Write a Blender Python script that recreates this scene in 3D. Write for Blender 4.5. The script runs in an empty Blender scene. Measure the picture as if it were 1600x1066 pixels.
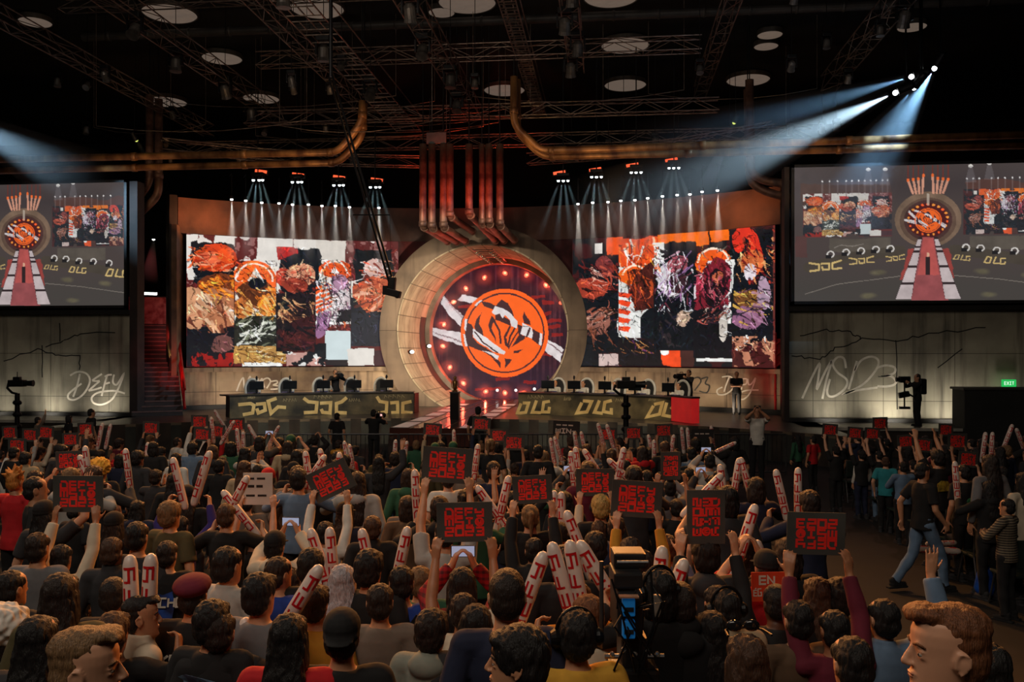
import bpy, bmesh, math, random
import numpy as np
from mathutils import Vector, Matrix, Euler
random.seed(7)
RNG = np.random.default_rng(11)
SC = bpy.context.scene
COL = SC.collection
PI = math.pi

# ------------------------------------------------------------------ camera, world, exposure
YAW = math.radians(6.2)
CAMZ = 3.3
FPX = 1390.0                                   # focal length in pixels of the 1600 px wide frame
HORIZON = 548.0
FWD = Vector((-math.sin(YAW), math.cos(YAW), 0))
RGT = Vector((math.cos(YAW), math.sin(YAW), 0))
UP = Vector((0, 0, 1))
EYE = Vector((0, 0, CAMZ))
cd = bpy.data.cameras.new('camera')
cd.lens = 36.0 * FPX / 1600.0
cd.sensor_width = 36.0
cd.shift_y = (HORIZON - 533.0) / 1600.0
cd.clip_start, cd.clip_end = 0.1, 200
cam = bpy.data.objects.new('camera', cd)
cam.location = EYE
cam.rotation_euler = (PI / 2, 0, YAW)
COL.objects.link(cam)
SC.camera = cam
w = bpy.data.worlds.new('hall_dark')
SC.world = w
w.use_nodes = True
w.node_tree.nodes['Background'].inputs[0].default_value = (0.5, 0.6, 0.8, 1)
w.node_tree.nodes['Background'].inputs[1].default_value = 0.0012
SC.view_settings.view_transform = 'Standard'
SC.view_settings.look = 'None'
SC.view_settings.gamma = 1
SC.view_settings.exposure = 0.0
SC.view_settings.use_curve_mapping = False
SC.cycles.max_bounces = 5
SC.cycles.diffuse_bounces = 2
SC.cycles.glossy_bounces = 3
SC.cycles.transmission_bounces = 2
SC.cycles.volume_bounces = 0
SC.cycles.sample_clamp_indirect = 3.0
SC.cycles.caustics_reflective = False
SC.cycles.caustics_refractive = False

def P(px, py, D):
    """point seen at pixel (px, py) at depth D along the view axis"""
    return EYE + FWD * D + RGT * ((px - 800) * D / FPX) + UP * ((HORIZON - py) * D / FPX)
def RAY(px, py):
    return FWD + RGT * ((px - 800) / FPX) + UP * ((HORIZON - py) / FPX)
def PY(px, py, y):
    d = RAY(px, py); return EYE + d * (y / d.y)
def PZ(px, py, z):
    d = RAY(px, py); return EYE + d * ((z - CAMZ) / d.z)
def PC(px, py, c, R, z=None):
    """ray meets the far side of the vertical cylinder (c, R)"""
    d = RAY(px, py)
    ox, oy = EYE.x - c[0], EYE.y - c[1]
    A = d.x * d.x + d.y * d.y; B = 2 * (ox * d.x + oy * d.y); Cc = ox * ox + oy * oy - R * R
    t = (-B + math.sqrt(max(0, B * B - 4 * A * Cc))) / (2 * A)
    return EYE + d * t
def PIX(p):
    v = Vector(p) - EYE
    D = v.dot(FWD)
    return 800 + v.dot(RGT) * FPX / D, HORIZON - v.z * FPX / D, D

# ------------------------------------------------------------------ lights
def spot(name, loc, target, energy, color, angle, blend=0.5, size=0.1):
    l = bpy.data.lights.new(name, 'SPOT')
    l.energy, l.color, l.spot_size, l.spot_blend, l.shadow_soft_size = energy, color, math.radians(angle), blend, size
    o = bpy.data.objects.new(name, l)
    o.location = loc
    o.rotation_euler = (Vector(target) - Vector(loc)).to_track_quat('-Z', 'Y').to_euler()
    COL.objects.link(o); return o
def area(name, loc, target, energy, color, sx, sy, spread=180):
    l = bpy.data.lights.new(name, 'AREA')
    l.energy, l.color, l.shape, l.size, l.size_y = energy, color, 'RECTANGLE', sx, sy
    l.spread = math.radians(spread)
    o = bpy.data.objects.new(name, l)
    o.location = loc
    o.rotation_euler = (Vector(target) - Vector(loc)).to_track_quat('-Z', 'Y').to_euler()
    COL.objects.link(o); return o

SX = -5.38                                      # stage axis
ARC = (SX, 18.74)                               # centre of the curved back walls
STZ = 0.9                                       # stage floor
WARM = (1.0, 0.80, 0.58)
ORANGE = (1.0, 0.42, 0.12)
# weak unseen fill added above the crowd and the warm front truss light
area('crowd_fill', (-3, -3, 12.5), (-2, 10, 1), 560, (1.0, 0.86, 0.70), 9, 4)
area('crowd_fill', (-9, 8, 13.5), (-6, 16, 1), 430, (1.0, 0.85, 0.70), 8, 4)
for (x, e) in ((-14, 1500), (-7, 1700), (-1.5, 1500)):
    spot('audience_light', (x, 26.5, 11.2), (x * 0.55 + 0.3, 8.5, 1.2), e * 3.6, ORANGE, 62, 0.8, 0.35)
spot('audience_light', (3.5, 19, 10.0), (-0.5, 4.5, 1.8), 5200, (1.0, 0.34, 0.07), 55, 0.8, 0.3)
spot('audience_light', (-12, 16, 10.0), (-2.5, 4.5, 1.8), 4200, (1.0, 0.36, 0.09), 55, 0.8, 0.3)
spot('aisle_light', (7, 26, 10.5), (8.5, 15, 1.0), 420, (1.0, 0.45, 0.3), 60, 0.8, 0.3)
# concrete wing walls washed from the foot of the wall
for (x, e) in ((7.4, 40), (9.4, 62), (11.2, 44), (13.0, 22), (-18.6, 50), (-20.6, 46), (-22.6, 26), (-24.6, 16)):
    spot('wall_wash', (x, 30.2, 0.95), (x, 31.1, 1.35), e * 2.0, (1.0, 0.93, 0.78), 116, 1.0, 0.15)
# stage
spot('tunnel_key', (SX + 6.5, 29.5, 3.4), (SX - 3.4, 40.2, 4.4), 8000, (1.0, 0.84, 0.62), 40, 0.8, 0.3)
spot('portal_key', (SX - 6, 19, 9.5), (SX, 38, 4.3), 8800, (1.0, 0.86, 0.64), 26, 0.6, 0.3)
spot('portal_key', (SX + 7, 20, 9.5), (SX - 2.5, 39, 4.0), 7200, (1.0, 0.84, 0.62), 26, 0.6, 0.3)
spot('desk_key', (SX - 8, 18, 10.5), (SX - 5, 32, 1.2), 6500, (1.0, 0.84, 0.60), 28, 0.8, 0.3)
spot('desk_key', (SX + 8, 18, 10.5), (SX + 5, 32, 1.2), 7000, (1.0, 0.84, 0.60), 28, 0.8, 0.3)
for s in (-1, 1):
    for dx in (4.6, 6.6, 8.6, 10.6):
        th = math.asin(dx / 19.5)
        c = Vector((SX + s * 18.0 * math.sin(th), ARC[1] + 18.0 * math.cos(th), STZ + 0.08))
        t = Vector((SX + s * 19.6 * math.sin(th), ARC[1] + 19.6 * math.cos(th), STZ + 1.3))
        spot('footlight', c, t, 110, (1.0, 0.80, 0.58), 120, 1.0, 0.1)
# ------------------------------------------------------------------ materials
MATS = {}
def lin(c):
    return tuple((x / 12.92 if x <= 0.04045 else ((x + 0.055) / 1.055) ** 2.4) for x in c)
def s255(r, g, b):
    return lin((r / 255, g / 255, b / 255))
def M(name, c1, c2=None, scale=4.0, rough=0.6, metal=0.0, bump=0.0, emit=None, estr=0.0, detail=4, stretch=None):
    """procedural principled material: two tones mixed by noise in object space"""
    if name in MATS: return MATS[name]
    m = bpy.data.materials.new(name); m.use_nodes = True
    nt = m.node_tree; b = nt.nodes['Principled BSDF']
    b.inputs['Roughness'].default_value = rough
    b.inputs['Metallic'].default_value = metal
    c2 = c2 or tuple(x * 0.72 for x in c1)
    tc = nt.nodes.new('ShaderNodeTexCoord'); no = nt.nodes.new('ShaderNodeTexNoise'); mp = nt.nodes.new('ShaderNodeMapping')
    if stretch: mp.inputs['Scale'].default_value = stretch
    no.inputs['Scale'].default_value = scale; no.inputs['Detail'].default_value = detail
    rp = nt.nodes.new('ShaderNodeValToRGB')
    rp.color_ramp.elements[0].position, rp.color_ramp.elements[1].position = 0.35, 0.68
    rp.color_ramp.elements[0].color = (*c2, 1); rp.color_ramp.elements[1].color = (*c1, 1)
    nt.links.new(tc.outputs['Object'], mp.inputs[0]); nt.links.new(mp.outputs[0], no.inputs['Vector'])
    nt.links.new(no.outputs['Fac'], rp.inputs[0]); nt.links.new(rp.outputs[0], b.inputs['Base Color'])
    if bump:
        bu = nt.nodes.new('ShaderNodeBump'); bu.inputs['Strength'].default_value = bump; bu.inputs['Distance'].default_value = 0.02
        nt.links.new(no.outputs['Fac'], bu.inputs['Height']); nt.links.new(bu.outputs[0], b.inputs['Normal'])
    if emit:
        b.inputs['Emission Color'].default_value = (*emit, 1); b.inputs['Emission Strength'].default_value = estr
    MATS[name] = m; return m
def glow(name, col, strength):
    return M(name, (0.2, 0.2, 0.2), emit=col, estr=strength, rough=0.4)
def concrete(name, c1, c2, stain, scale=0.5, mode='wall'):
    """weathered cast panels: blotches, vertical run marks and panel joints"""
    m = bpy.data.materials.new(name); m.use_nodes = True
    nt = m.node_tree; L = nt.links.new; N = nt.nodes.new; b = nt.nodes['Principled BSDF']
    b.inputs['Roughness'].default_value = 0.85
    tc = N('ShaderNodeTexCoord')
    n1 = N('ShaderNodeTexNoise'); n1.inputs['Scale'].default_value = scale; n1.inputs['Detail'].default_value = 6
    mp = N('ShaderNodeMapping'); mp.inputs['Scale'].default_value = (3.0, 3.0, 0.25)
    n2 = N('ShaderNodeTexNoise'); n2.inputs['Scale'].default_value = 1.3; n2.inputs['Detail'].default_value = 5
    L(tc.outputs['Object'], n1.inputs['Vector']); L(tc.outputs['Object'], mp.inputs[0]); L(mp.outputs[0], n2.inputs['Vector'])
    r1 = N('ShaderNodeValToRGB'); r1.color_ramp.elements[0].position = 0.34; r1.color_ramp.elements[1].position = 0.66
    r1.color_ramp.elements[0].color = (*c2, 1); r1.color_ramp.elements[1].color = (*c1, 1)
    L(n1.outputs['Fac'], r1.inputs[0])
    r2 = N('ShaderNodeValToRGB'); r2.color_ramp.elements[0].position = 0.50; r2.color_ramp.elements[1].position = 0.75
    r2.color_ramp.elements[0].color = (0, 0, 0, 1); r2.color_ramp.elements[1].color = (0.75, 0.75, 0.75, 1)
    L(n2.outputs['Fac'], r2.inputs[0])
    mx = N('ShaderNodeMix'); mx.data_type = 'RGBA'
    L(r2.outputs[0], mx.inputs[0]); L(r1.outputs[0], mx.inputs[6]); mx.inputs[7].default_value = (*stain, 1)
    br = N('ShaderNodeTexBrick')
    br.inputs['Color1'].default_value = (1, 1, 1, 1); br.inputs['Color2'].default_value = (0.86, 0.86, 0.86, 1); br.inputs['Mortar'].default_value = (0.35, 0.35, 0.35, 1)
    br.inputs['Scale'].default_value = 1.0; br.inputs['Mortar Size'].default_value = 0.012
    sp = N('ShaderNodeSeparateXYZ'); cb = N('ShaderNodeCombineXYZ'); L(tc.outputs['Object'], sp.inputs[0])
    if mode == 'wall':
        br.inputs['Brick Width'].default_value = 2.3; br.inputs['Row Height'].default_value = 1.6; br.offset = 0.0
        L(sp.outputs[0], cb.inputs[0]); L(sp.outputs[2], cb.inputs[1])
    elif mode == 'tunnel':
        br.inputs['Brick Width'].default_value = 1.05; br.inputs['Row Height'].default_value = 0.72; br.offset = 0.0; br.inputs['Mortar Size'].default_value = 0.022
        at = N('ShaderNodeMath'); at.operation = 'ARCTAN2'; L(sp.outputs[0], at.inputs[0]); L(sp.outputs[2], at.inputs[1])
        mu = N('ShaderNodeMath'); mu.operation = 'MULTIPLY'; mu.inputs[1].default_value = 3.64; L(at.outputs[0], mu.inputs[0])
        L(mu.outputs[0], cb.inputs[1]); L(sp.outputs[1], cb.inputs[0])
    else:
        br.inputs['Brick Width'].default_value = 40; br.inputs['Row Height'].default_value = 40
        L(sp.outputs[0], cb.inputs[0]); L(sp.outputs[2], cb.inputs[1])
    L(cb.outputs[0], br.inputs['Vector'])
    ml = N('ShaderNodeMix'); ml.data_type = 'RGBA'; ml.blend_type = 'MULTIPLY'; ml.inputs[0].default_value = 1
    L(mx.outputs[2], ml.inputs[6]); L(br.outputs['Color'], ml.inputs[7]); L(ml.outputs[2], b.inputs['Base Color'])
    bu = N('ShaderNodeBump'); bu.inputs['Strength'].default_value = 0.3; bu.inputs['Distance'].default_value = 0.03
    L(n1.outputs['Fac'], bu.inputs['Height']); L(bu.outputs[0], b.inputs['Normal'])
    return m
def painted(name, strength=1.0, base=0.02):
    """a screen: every light-emitting pixel takes its own colour from the picture it shows"""
    m = bpy.data.materials.new(name); m.use_nodes = True
    nt = m.node_tree; b = nt.nodes['Principled BSDF']
    b.inputs['Base Color'].default_value = (base, base, base, 1); b.inputs['Roughness'].default_value = 0.7; b.inputs['Specular IOR Level'].default_value = 0.05
    a = nt.nodes.new('ShaderNodeVertexColor'); a.layer_name = 'picture'
    nt.links.new(a.outputs['Color'], b.inputs['Emission Color']); b.inputs['Emission Strength'].default_value = strength
    return m
def plaid(name, c1, c2, c3, scale=14):
    m = bpy.data.materials.new(name); m.use_nodes = True
    nt = m.node_tree; L = nt.links.new; N = nt.nodes.new; b = nt.nodes['Principled BSDF']; b.inputs['Roughness'].default_value = 0.9
    tc = N('ShaderNodeTexCoord'); out = None
    ws = []
    for d in ('X', 'Z'):
        wv = N('ShaderNodeTexWave'); wv.bands_direction = d; wv.inputs['Scale'].default_value = scale; wv.wave_profile = 'SIN'
        L(tc.outputs['Object'], wv.inputs['Vector']); ws.append(wv)
    r = [N('ShaderNodeValToRGB') for _ in ws]
    for q, rr in enumerate(r):
        rr.color_ramp.interpolation = 'CONSTANT'; rr.color_ramp.elements[0].color = (*c1, 1); rr.color_ramp.elements[1].color = (*(c2 if q else c3), 1); rr.color_ramp.elements[1].position = 0.6
        L(ws[q].outputs['Fac'], rr.inputs[0])
    mx = N('ShaderNodeMix'); mx.data_type = 'RGBA'; mx.inputs[0].default_value = 0.5
    L(r[0].outputs[0], mx.inputs[6]); L(r[1].outputs[0], mx.inputs[7]); L(mx.outputs[2], b.inputs['Base Color'])
    MATS[name] = m; return m

# ------------------------------------------------------------------ mesh builder
def abs_loc(o):
    v = Vector((0, 0, 0))
    while o is not None:
        v = v + o.location; o = o.parent
    return v
def tag(o, label=None, cat=None, group=None, kind=None):
    if label: o['label'] = label
    if cat: o['category'] = cat
    if group: o['group'] = group
    if kind: o['kind'] = kind
    return o
def thing(name, loc, label, cat, group=None):
    o = bpy.data.objects.new(name, None); o.empty_display_size = 0.1
    o.location = loc; COL.objects.link(o); return tag(o, label, cat, group)
def frame_of(d):
    d = d.normalized(); a = Vector((0, 0, 1)) if abs(d.z) < 0.92 else Vector((0, 1, 0))
    x = a.cross(d).normalized(); return x, d.cross(x)
class MB:
    def __init__(self): self.v, self.f = [], []
    def add(self, vs, fs):
        n = len(self.v); self.v += [tuple(x) for x in vs]; self.f += [tuple(i + n for i in f) for f in fs]; return self
    def box(self, c, s, rot=None, bev=0.0):
        c = Vector(c); hx, hy, hz = s[0] / 2, s[1] / 2, s[2] / 2
        R = Euler(rot).to_matrix() if rot is not None and not isinstance(rot, Matrix) else (rot or Matrix.Identity(3))
        b = min(bev, hx * .9, hy * .9, hz * .9)
        if b <= 0:
            vs = [c + R @ Vector((x * hx, y * hy, z * hz)) for x in (-1, 1) for y in (-1, 1) for z in (-1, 1)]
            return self.add(vs, [(0, 1, 3, 2), (4, 6, 7, 5), (0, 4, 5, 1), (2, 3, 7, 6), (0, 2, 6, 4), (1, 5, 7, 3)])
        bm = bmesh.new(); bmesh.ops.create_cube(bm, size=1)
        for v in bm.verts: v.co = Vector((v.co.x * 2 * hx, v.co.y * 2 * hy, v.co.z * 2 * hz))
        bmesh.ops.bevel(bm, geom=bm.edges[:], offset=b, segments=2, affect='EDGES', profile=0.6)
        bm.verts.index_update()
        self.add([c + R @ v.co for v in bm.verts], [[v.index for v in f.verts] for f in bm.faces]); bm.free(); return self
    def tube(self, pts, r, n=10, caps=True, closed=False):
        pts = [Vector(p) for p in pts]; m = len(pts)
        rs = r if isinstance(r, (list, tuple)) else [r] * m
        vs, fs, px = [], [], None
        for i, p in enumerate(pts):
            if closed: d = pts[(i + 1) % m] - pts[i - 1]
            else: d = (pts[min(i + 1, m - 1)] - pts[max(i - 1, 0)])
            if d.length < 1e-9: d = Vector((0, 0, 1))
            d.normalize()
            if px is None: x, y = frame_of(d)
            else:
                x = (px - d * px.dot(d))
                x = x.normalized() if x.length > 1e-6 else frame_of(d)[0]
                y = d.cross(x)
            px = x
            k = 1.0
            if 0 < i < m - 1:
                a = (pts[i] - pts[i - 1]).normalized(); cs = max(0.5, a.dot(d)); k = 1.0 / cs if False else 1.0
            for j in range(n):
                t = 2 * PI * j / n; vs.append(p + (x * math.cos(t) + y * math.sin(t)) * rs[i] * k)
        mm = m if closed else m - 1
        for i in range(mm):
            for j in range(n):
                a, b2 = i * n, ((i + 1) % m) * n
                fs.append((a + j, a + (j + 1) % n, b2 + (j + 1) % n, b2 + j))
        if caps and not closed:
            fs.append(tuple(reversed(range(n)))); fs.append(tuple(range((m - 1) * n, m * n)))
        return self.add(vs, fs)
    def bar(self, a, b, r, n=6): return self.tube([a, b], r, n)
    def lathe(self, c, prof, n=24, axis=None):
        """prof: (radius, height) pairs turned about the axis through c"""
        c = Vector(c); ax = Vector(axis).normalized() if axis else Vector((0, 0, 1)); x, y = frame_of(ax)
        vs, fs = [], []
        for (r, h) in prof:
            for j in range(n):
                t = 2 * PI * j / n; vs.append(c + ax * h + (x * math.cos(t) + y * math.sin(t)) * max(r, 1e-5))
        for i in range(len(prof) - 1):
            for j in range(n): fs.append((i * n + j, i * n + (j + 1) % n, (i + 1) * n + (j + 1) % n, (i + 1) * n + j))
        fs.append(tuple(reversed(range(n)))); fs.append(tuple(range((len(prof) - 1) * n, len(prof) * n)))
        return self.add(vs, fs)
    def ell(self, c, r, rot=None, nu=16, nv=10):
        c = Vector(c); R = Euler(rot).to_matrix() if rot else Matrix.Identity(3); vs, fs = [], []
        for i in range(1, nv):
            p = PI * i / nv
            for j in range(nu):
                t = 2 * PI * j / nu
                vs.append(c + R @ Vector((r[0] * math.sin(p) * math.cos(t), r[1] * math.sin(p) * math.sin(t), r[2] * math.cos(p))))
        top, bot = len(vs), len(vs) + 1
        vs += [c + R @ Vector((0, 0, r[2])), c - R @ Vector((0, 0, r[2]))]
        for i in range(nv - 2):
            for j in range(nu): fs.append((i * nu + j, (i + 1) * nu + j, (i + 1) * nu + (j + 1) % nu, i * nu + (j + 1) % nu))
        for j in range(nu):
            fs.append((top, j, (j + 1) % nu)); fs.append((bot, (nv - 2) * nu + (j + 1) % nu, (nv - 2) * nu + j))
        return self.add(vs, fs)
    def cap(self, a, b, ra, rb, n=12):
        """limb segment: tapered tube with rounded ends"""
        a, b = Vector(a), Vector(b); d = (b - a); L = d.length; d = d.normalized() if L > 1e-6 else Vector((0, 0, 1))
        ps, rs = [], []
        for t in (-0.98, -0.75, -0.4): ps.append(a + d * ra * t); rs.append(ra * math.sqrt(1 - t * t))
        ps += [a, b]; rs += [ra, rb]
        for t in (0.4, 0.75, 0.98): ps.append(b + d * rb * t); rs.append(rb * math.sqrt(1 - t * t))
        return self.tube(ps, rs, n)
    def loft(self, secs, n=20):
        """secs: (centre, rx, ry) ellipses stacked in z"""
        vs, fs = [], []
        for (c, rx, ry) in secs:
            for j in range(n):
                t = 2 * PI * j / n; vs.append((c[0] + rx * math.cos(t), c[1] + ry * math.sin(t), c[2]))
        for i in range(len(secs) - 1):
            for j in range(n): fs.append((i * n + j, i * n + (j + 1) % n, (i + 1) * n + (j + 1) % n, (i + 1) * n + j))
        fs.append(tuple(reversed(range(n)))); fs.append(tuple(range((len(secs) - 1) * n, len(secs) * n)))
        return self.add(vs, fs)
    def prism(self, pts, fn, depth):
        """flat outline pts (u, v); fn maps (u, v, w) to space; w from 0 to depth"""
        n = len(pts); A = sum(pts[i][0] * pts[(i + 1) % n][1] - pts[(i + 1) % n][0] * pts[i][1] for i in range(n))
        if A < 0: pts = pts[::-1]
        vs = [fn(u, v, 0) for u, v in pts] + [fn(u, v, depth) for u, v in pts]
        fs = [tuple(reversed(range(n))), tuple(range(n, 2 * n))] + [(i, (i + 1) % n, (i + 1) % n + n, i + n) for i in range(n)]
        return self.add(vs, fs)
    def stroke(self, pts, wd, fn, depth=0.01, miter=True):
        """flat band of width wd along the (u, v) polyline"""
        pts = [Vector((p[0], p[1], 0)) for p in pts]; m = len(pts); Lf, Rt = [], []
        for i in range(m):
            a = (pts[i] - pts[i - 1]).normalized() if i > 0 else (pts[1] - pts[0]).normalized()
            b = (pts[i + 1] - pts[i]).normalized() if i < m - 1 else a
            t = a + b
            t = t.normalized() if t.length > 1e-6 else a
            nn = Vector((-t.y, t.x, 0)); k = 1 / max(0.45, nn.dot(Vector((-a.y, a.x, 0))))
            e = Vector((0, 0, 0))
            Lf.append(pts[i] + nn * wd / 2 * k + e); Rt.append(pts[i] - nn * wd / 2 * k + e)
        vs = []
        for i in range(m):
            vs += [fn(Lf[i].x, Lf[i].y, 0), fn(Rt[i].x, Rt[i].y, 0), fn(Lf[i].x, Lf[i].y, depth), fn(Rt[i].x, Rt[i].y, depth)]
        fs = []
        for i in range(m - 1):
            q, r = 4 * i, 4 * i + 4
            fs += [(q + 2, q + 3, r + 3, r + 2), (q, r, r + 1, q + 1), (q, q + 2, r + 2, r), (q + 1, r + 1, r + 3, q + 3)]
        fs += [(0, 1, 3, 2), (4 * m - 4, 4 * m - 2, 4 * m - 1, 4 * m - 3)]
        return self.add(vs, fs)
    def build(self, name, mat, parent=None, smooth=False, local=False, flip=False):
        off = Vector((0, 0, 0)) if local or parent is None else abs_loc(parent)
        me = bpy.data.meshes.new(name)
        me.from_pydata([(x[0] - off.x, x[1] - off.y, x[2] - off.z) for x in self.v], [], self.f)
        me.validate(); me.update()
        bm = bmesh.new(); bm.from_mesh(me); bmesh.ops.recalc_face_normals(bm, faces=bm.faces[:]); bm.to_mesh(me); bm.free()
        if smooth: me.shade_smooth()
        for mm in (mat if isinstance(mat, (list, tuple)) else [mat]): me.materials.append(mm)
        o = bpy.data.objects.new(name, me); o.parent = parent; COL.objects.link(o); return o
def smooth_path(pts, n=6):
    """Catmull-Rom through the (u, v) points"""
    out = []; m = len(pts)
    for i in range(m - 1):
        p0, p1, p2, p3 = pts[max(i - 1, 0)], pts[i], pts[i + 1], pts[min(i + 2, m - 1)]
        for k in range(n):
            t = k / n
            out.append(tuple(0.5 * (2 * p1[q] + (p2[q] - p0[q]) * t + (2 * p0[q] - 5 * p1[q] + 4 * p2[q] - p3[q]) * t * t + (3 * p1[q] - p0[q] - 3 * p2[q] + p3[q]) * t ** 3) for q in range(len(p1))))
    out.append(tuple(pts[-1])); return out

# block letters on a unit cell (u right, v up), drawn as strokes
GLY = {
 'A': [[(0, 0), (0, 1), (1, 1), (1, 0)], [(0, .48), (1, .48)]], 'B': [[(0, 0), (0, 1), (.85, 1), (.85, .52), (1, .45), (1, 0), (0, 0)], [(0, .5), (.85, .5)]],
 'C': [[(1, 1), (0, 1), (0, 0), (1, 0)]], 'D': [[(0, 1), (.7, 1), (1, .7), (1, 0), (0, 0), (0, .75)]], 'E': [[(1, 1), (0, 1), (0, 0), (1, 0)], [(0, .5), (1, .5)]],
 'F': [[(1, 1), (0, 1), (0, 0)], [(0, .5), (.9, .5)]], 'G': [[(1, 1), (0, 1), (0, 0), (1, 0), (1, .5), (.55, .5)]], 'H': [[(0, 0), (0, 1)], [(1, 0), (1, 1)], [(0, .5), (1, .5)]],
 'I': [[(.5, 0), (.5, 1)], [(0, 1), (1, 1)], [(0, 0), (1, 0)]], 'K': [[(0, 0), (0, 1)], [(1, 1), (.1, .5), (1, 0)]], 'L': [[(0, 1), (0, 0), (1, 0)]],
 'M': [[(0, 0), (0, 1), (1, 1), (1, 0)], [(.5, 1), (.5, 0)]], 'N': [[(0, 0), (0, 1), (1, 0), (1, 1)]], 'O': [[(.5, 1), (1, 1), (1, 0), (0, 0), (0, 1), (.5, 1)]],
 'P': [[(0, 0), (0, 1), (1, 1), (1, .45), (0, .45)]], 'R': [[(0, 0), (0, 1), (1, 1), (1, .5), (0, .5)], [(.4, .5), (1, 0)]], 'S': [[(1, 1), (0, 1), (0, .5), (1, .5), (1, 0), (0, 0)]],
 'T': [[(0, 1), (1, 1)], [(.5, 1), (.5, 0)]], 'W': [[(0, 1), (0, 0), (1, 0), (1, 1)], [(.5, 0), (.5, .9)]], 'X': [[(0, 0), (1, 1)], [(0, 1), (1, 0)]],
 'Y': [[(0, 1), (0, .5), (1, .5)], [(1, 1), (1, 0), (.1, 0)]], '0': [[(.5, 1), (1, 1), (1, 0), (0, 0), (0, 1), (.5, 1)]], '2': [[(0, 1), (1, 1), (1, .5), (0, .5), (0, 0), (1, 0)]],
 '3': [[(0, 1), (1, 1), (1, 0), (0, 0)], [(.15, .5), (1, .5)]], '*': [[(.5 + .5 * math.sin(a * PI / 6), .5 + .5 * math.cos(a * PI / 6)) for a in range(13)], [(.28, .72), (.28, .42), (.5, .25), (.72, .42), (.72, .72)]],
 '-': [[(0, .5), (1, .5)]], 'É': [[(1, .8), (0, .8), (0, 0), (1, 0)], [(0, .42), (.9, .42)], [(.4, .95), (.8, 1.12)]],
}
def letters(mb, text, u0, v0, cw, ch, gap, wd, fn, depth=0.004, slant=0.0):
    for i, c in enumerate(text):
        for st in GLY.get(c, []):
            mb.stroke([(u0 + i * (cw + gap) + (p[0] + slant * p[1]) * cw, v0 + p[1] * ch) for p in st], wd, fn, depth)
def ordi(i): return '%d%s' % (i, 'th' if 10 <= i % 100 <= 20 else {1: 'st', 2: 'nd', 3: 'rd'}.get(i % 10, 'th'))
def haze_mat(name, dens, ball=False):
    """smoke that thins out along a beam, or away from the middle of a puff"""
    m = bpy.data.materials.new(name); m.use_nodes = True; nt = m.node_tree; L = nt.links.new; N = nt.nodes.new
    nt.nodes.remove(nt.nodes['Principled BSDF'])
    v = N('ShaderNodeVolumeScatter'); v.inputs['Anisotropy'].default_value = .2; v.inputs['Color'].default_value = (1, 1, 1, 1)
    tc = N('ShaderNodeTexCoord'); mr = N('ShaderNodeMapRange'); mr.interpolation_type = 'SMOOTHSTEP'
    if ball:
        sb = N('ShaderNodeVectorMath'); sb.operation = 'DISTANCE'; sb.inputs[1].default_value = (.5, .5, .5); L(tc.outputs['Generated'], sb.inputs[0]); L(sb.outputs['Value'], mr.inputs[0])
        mr.inputs[1].default_value, mr.inputs[2].default_value = 0.0, .5
    else:
        sp = N('ShaderNodeSeparateXYZ'); L(tc.outputs['Generated'], sp.inputs[0]); L(sp.outputs[2], mr.inputs[0]); mr.inputs[1].default_value, mr.inputs[2].default_value = .35, 1.0
    mr.inputs[3].default_value, mr.inputs[4].default_value = dens, 0.0
    L(mr.outputs[0], v.inputs['Density']); L(v.outputs[0], nt.nodes['Material Output'].inputs['Volume']); MATS[name] = m; return m
# ------------------------------------------------------------------ pictures shown on the screens
def vnoise(H, W, cells, seed, octs=4):
    """smooth value noise in -1..1"""
    g = np.random.default_rng(seed); out = np.zeros((H, W)); amp, tot = 1.0, 0.0
    for o in range(octs):
        n = max(2, int(cells * 2 ** o)); m = max(2, int(n * H / W) + 1)
        a = g.uniform(-1, 1, (m + 2, n + 2))
        y = np.linspace(0, m - 0.001, H)[:, None]; x = np.linspace(0, n - 0.001, W)[None, :]
        yi, xi = y.astype(int), x.astype(int); fy, fx = y - yi, x - xi
        fy, fx = fy * fy * (3 - 2 * fy), fx * fx * (3 - 2 * fx)
        v = (a[yi, xi] * (1 - fx) + a[yi, xi + 1] * fx) * (1 - fy) + (a[yi + 1, xi] * (1 - fx) + a[yi + 1, xi + 1] * fx) * fy
        out += v * amp; tot += amp; amp *= 0.55
    return out / tot
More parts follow.
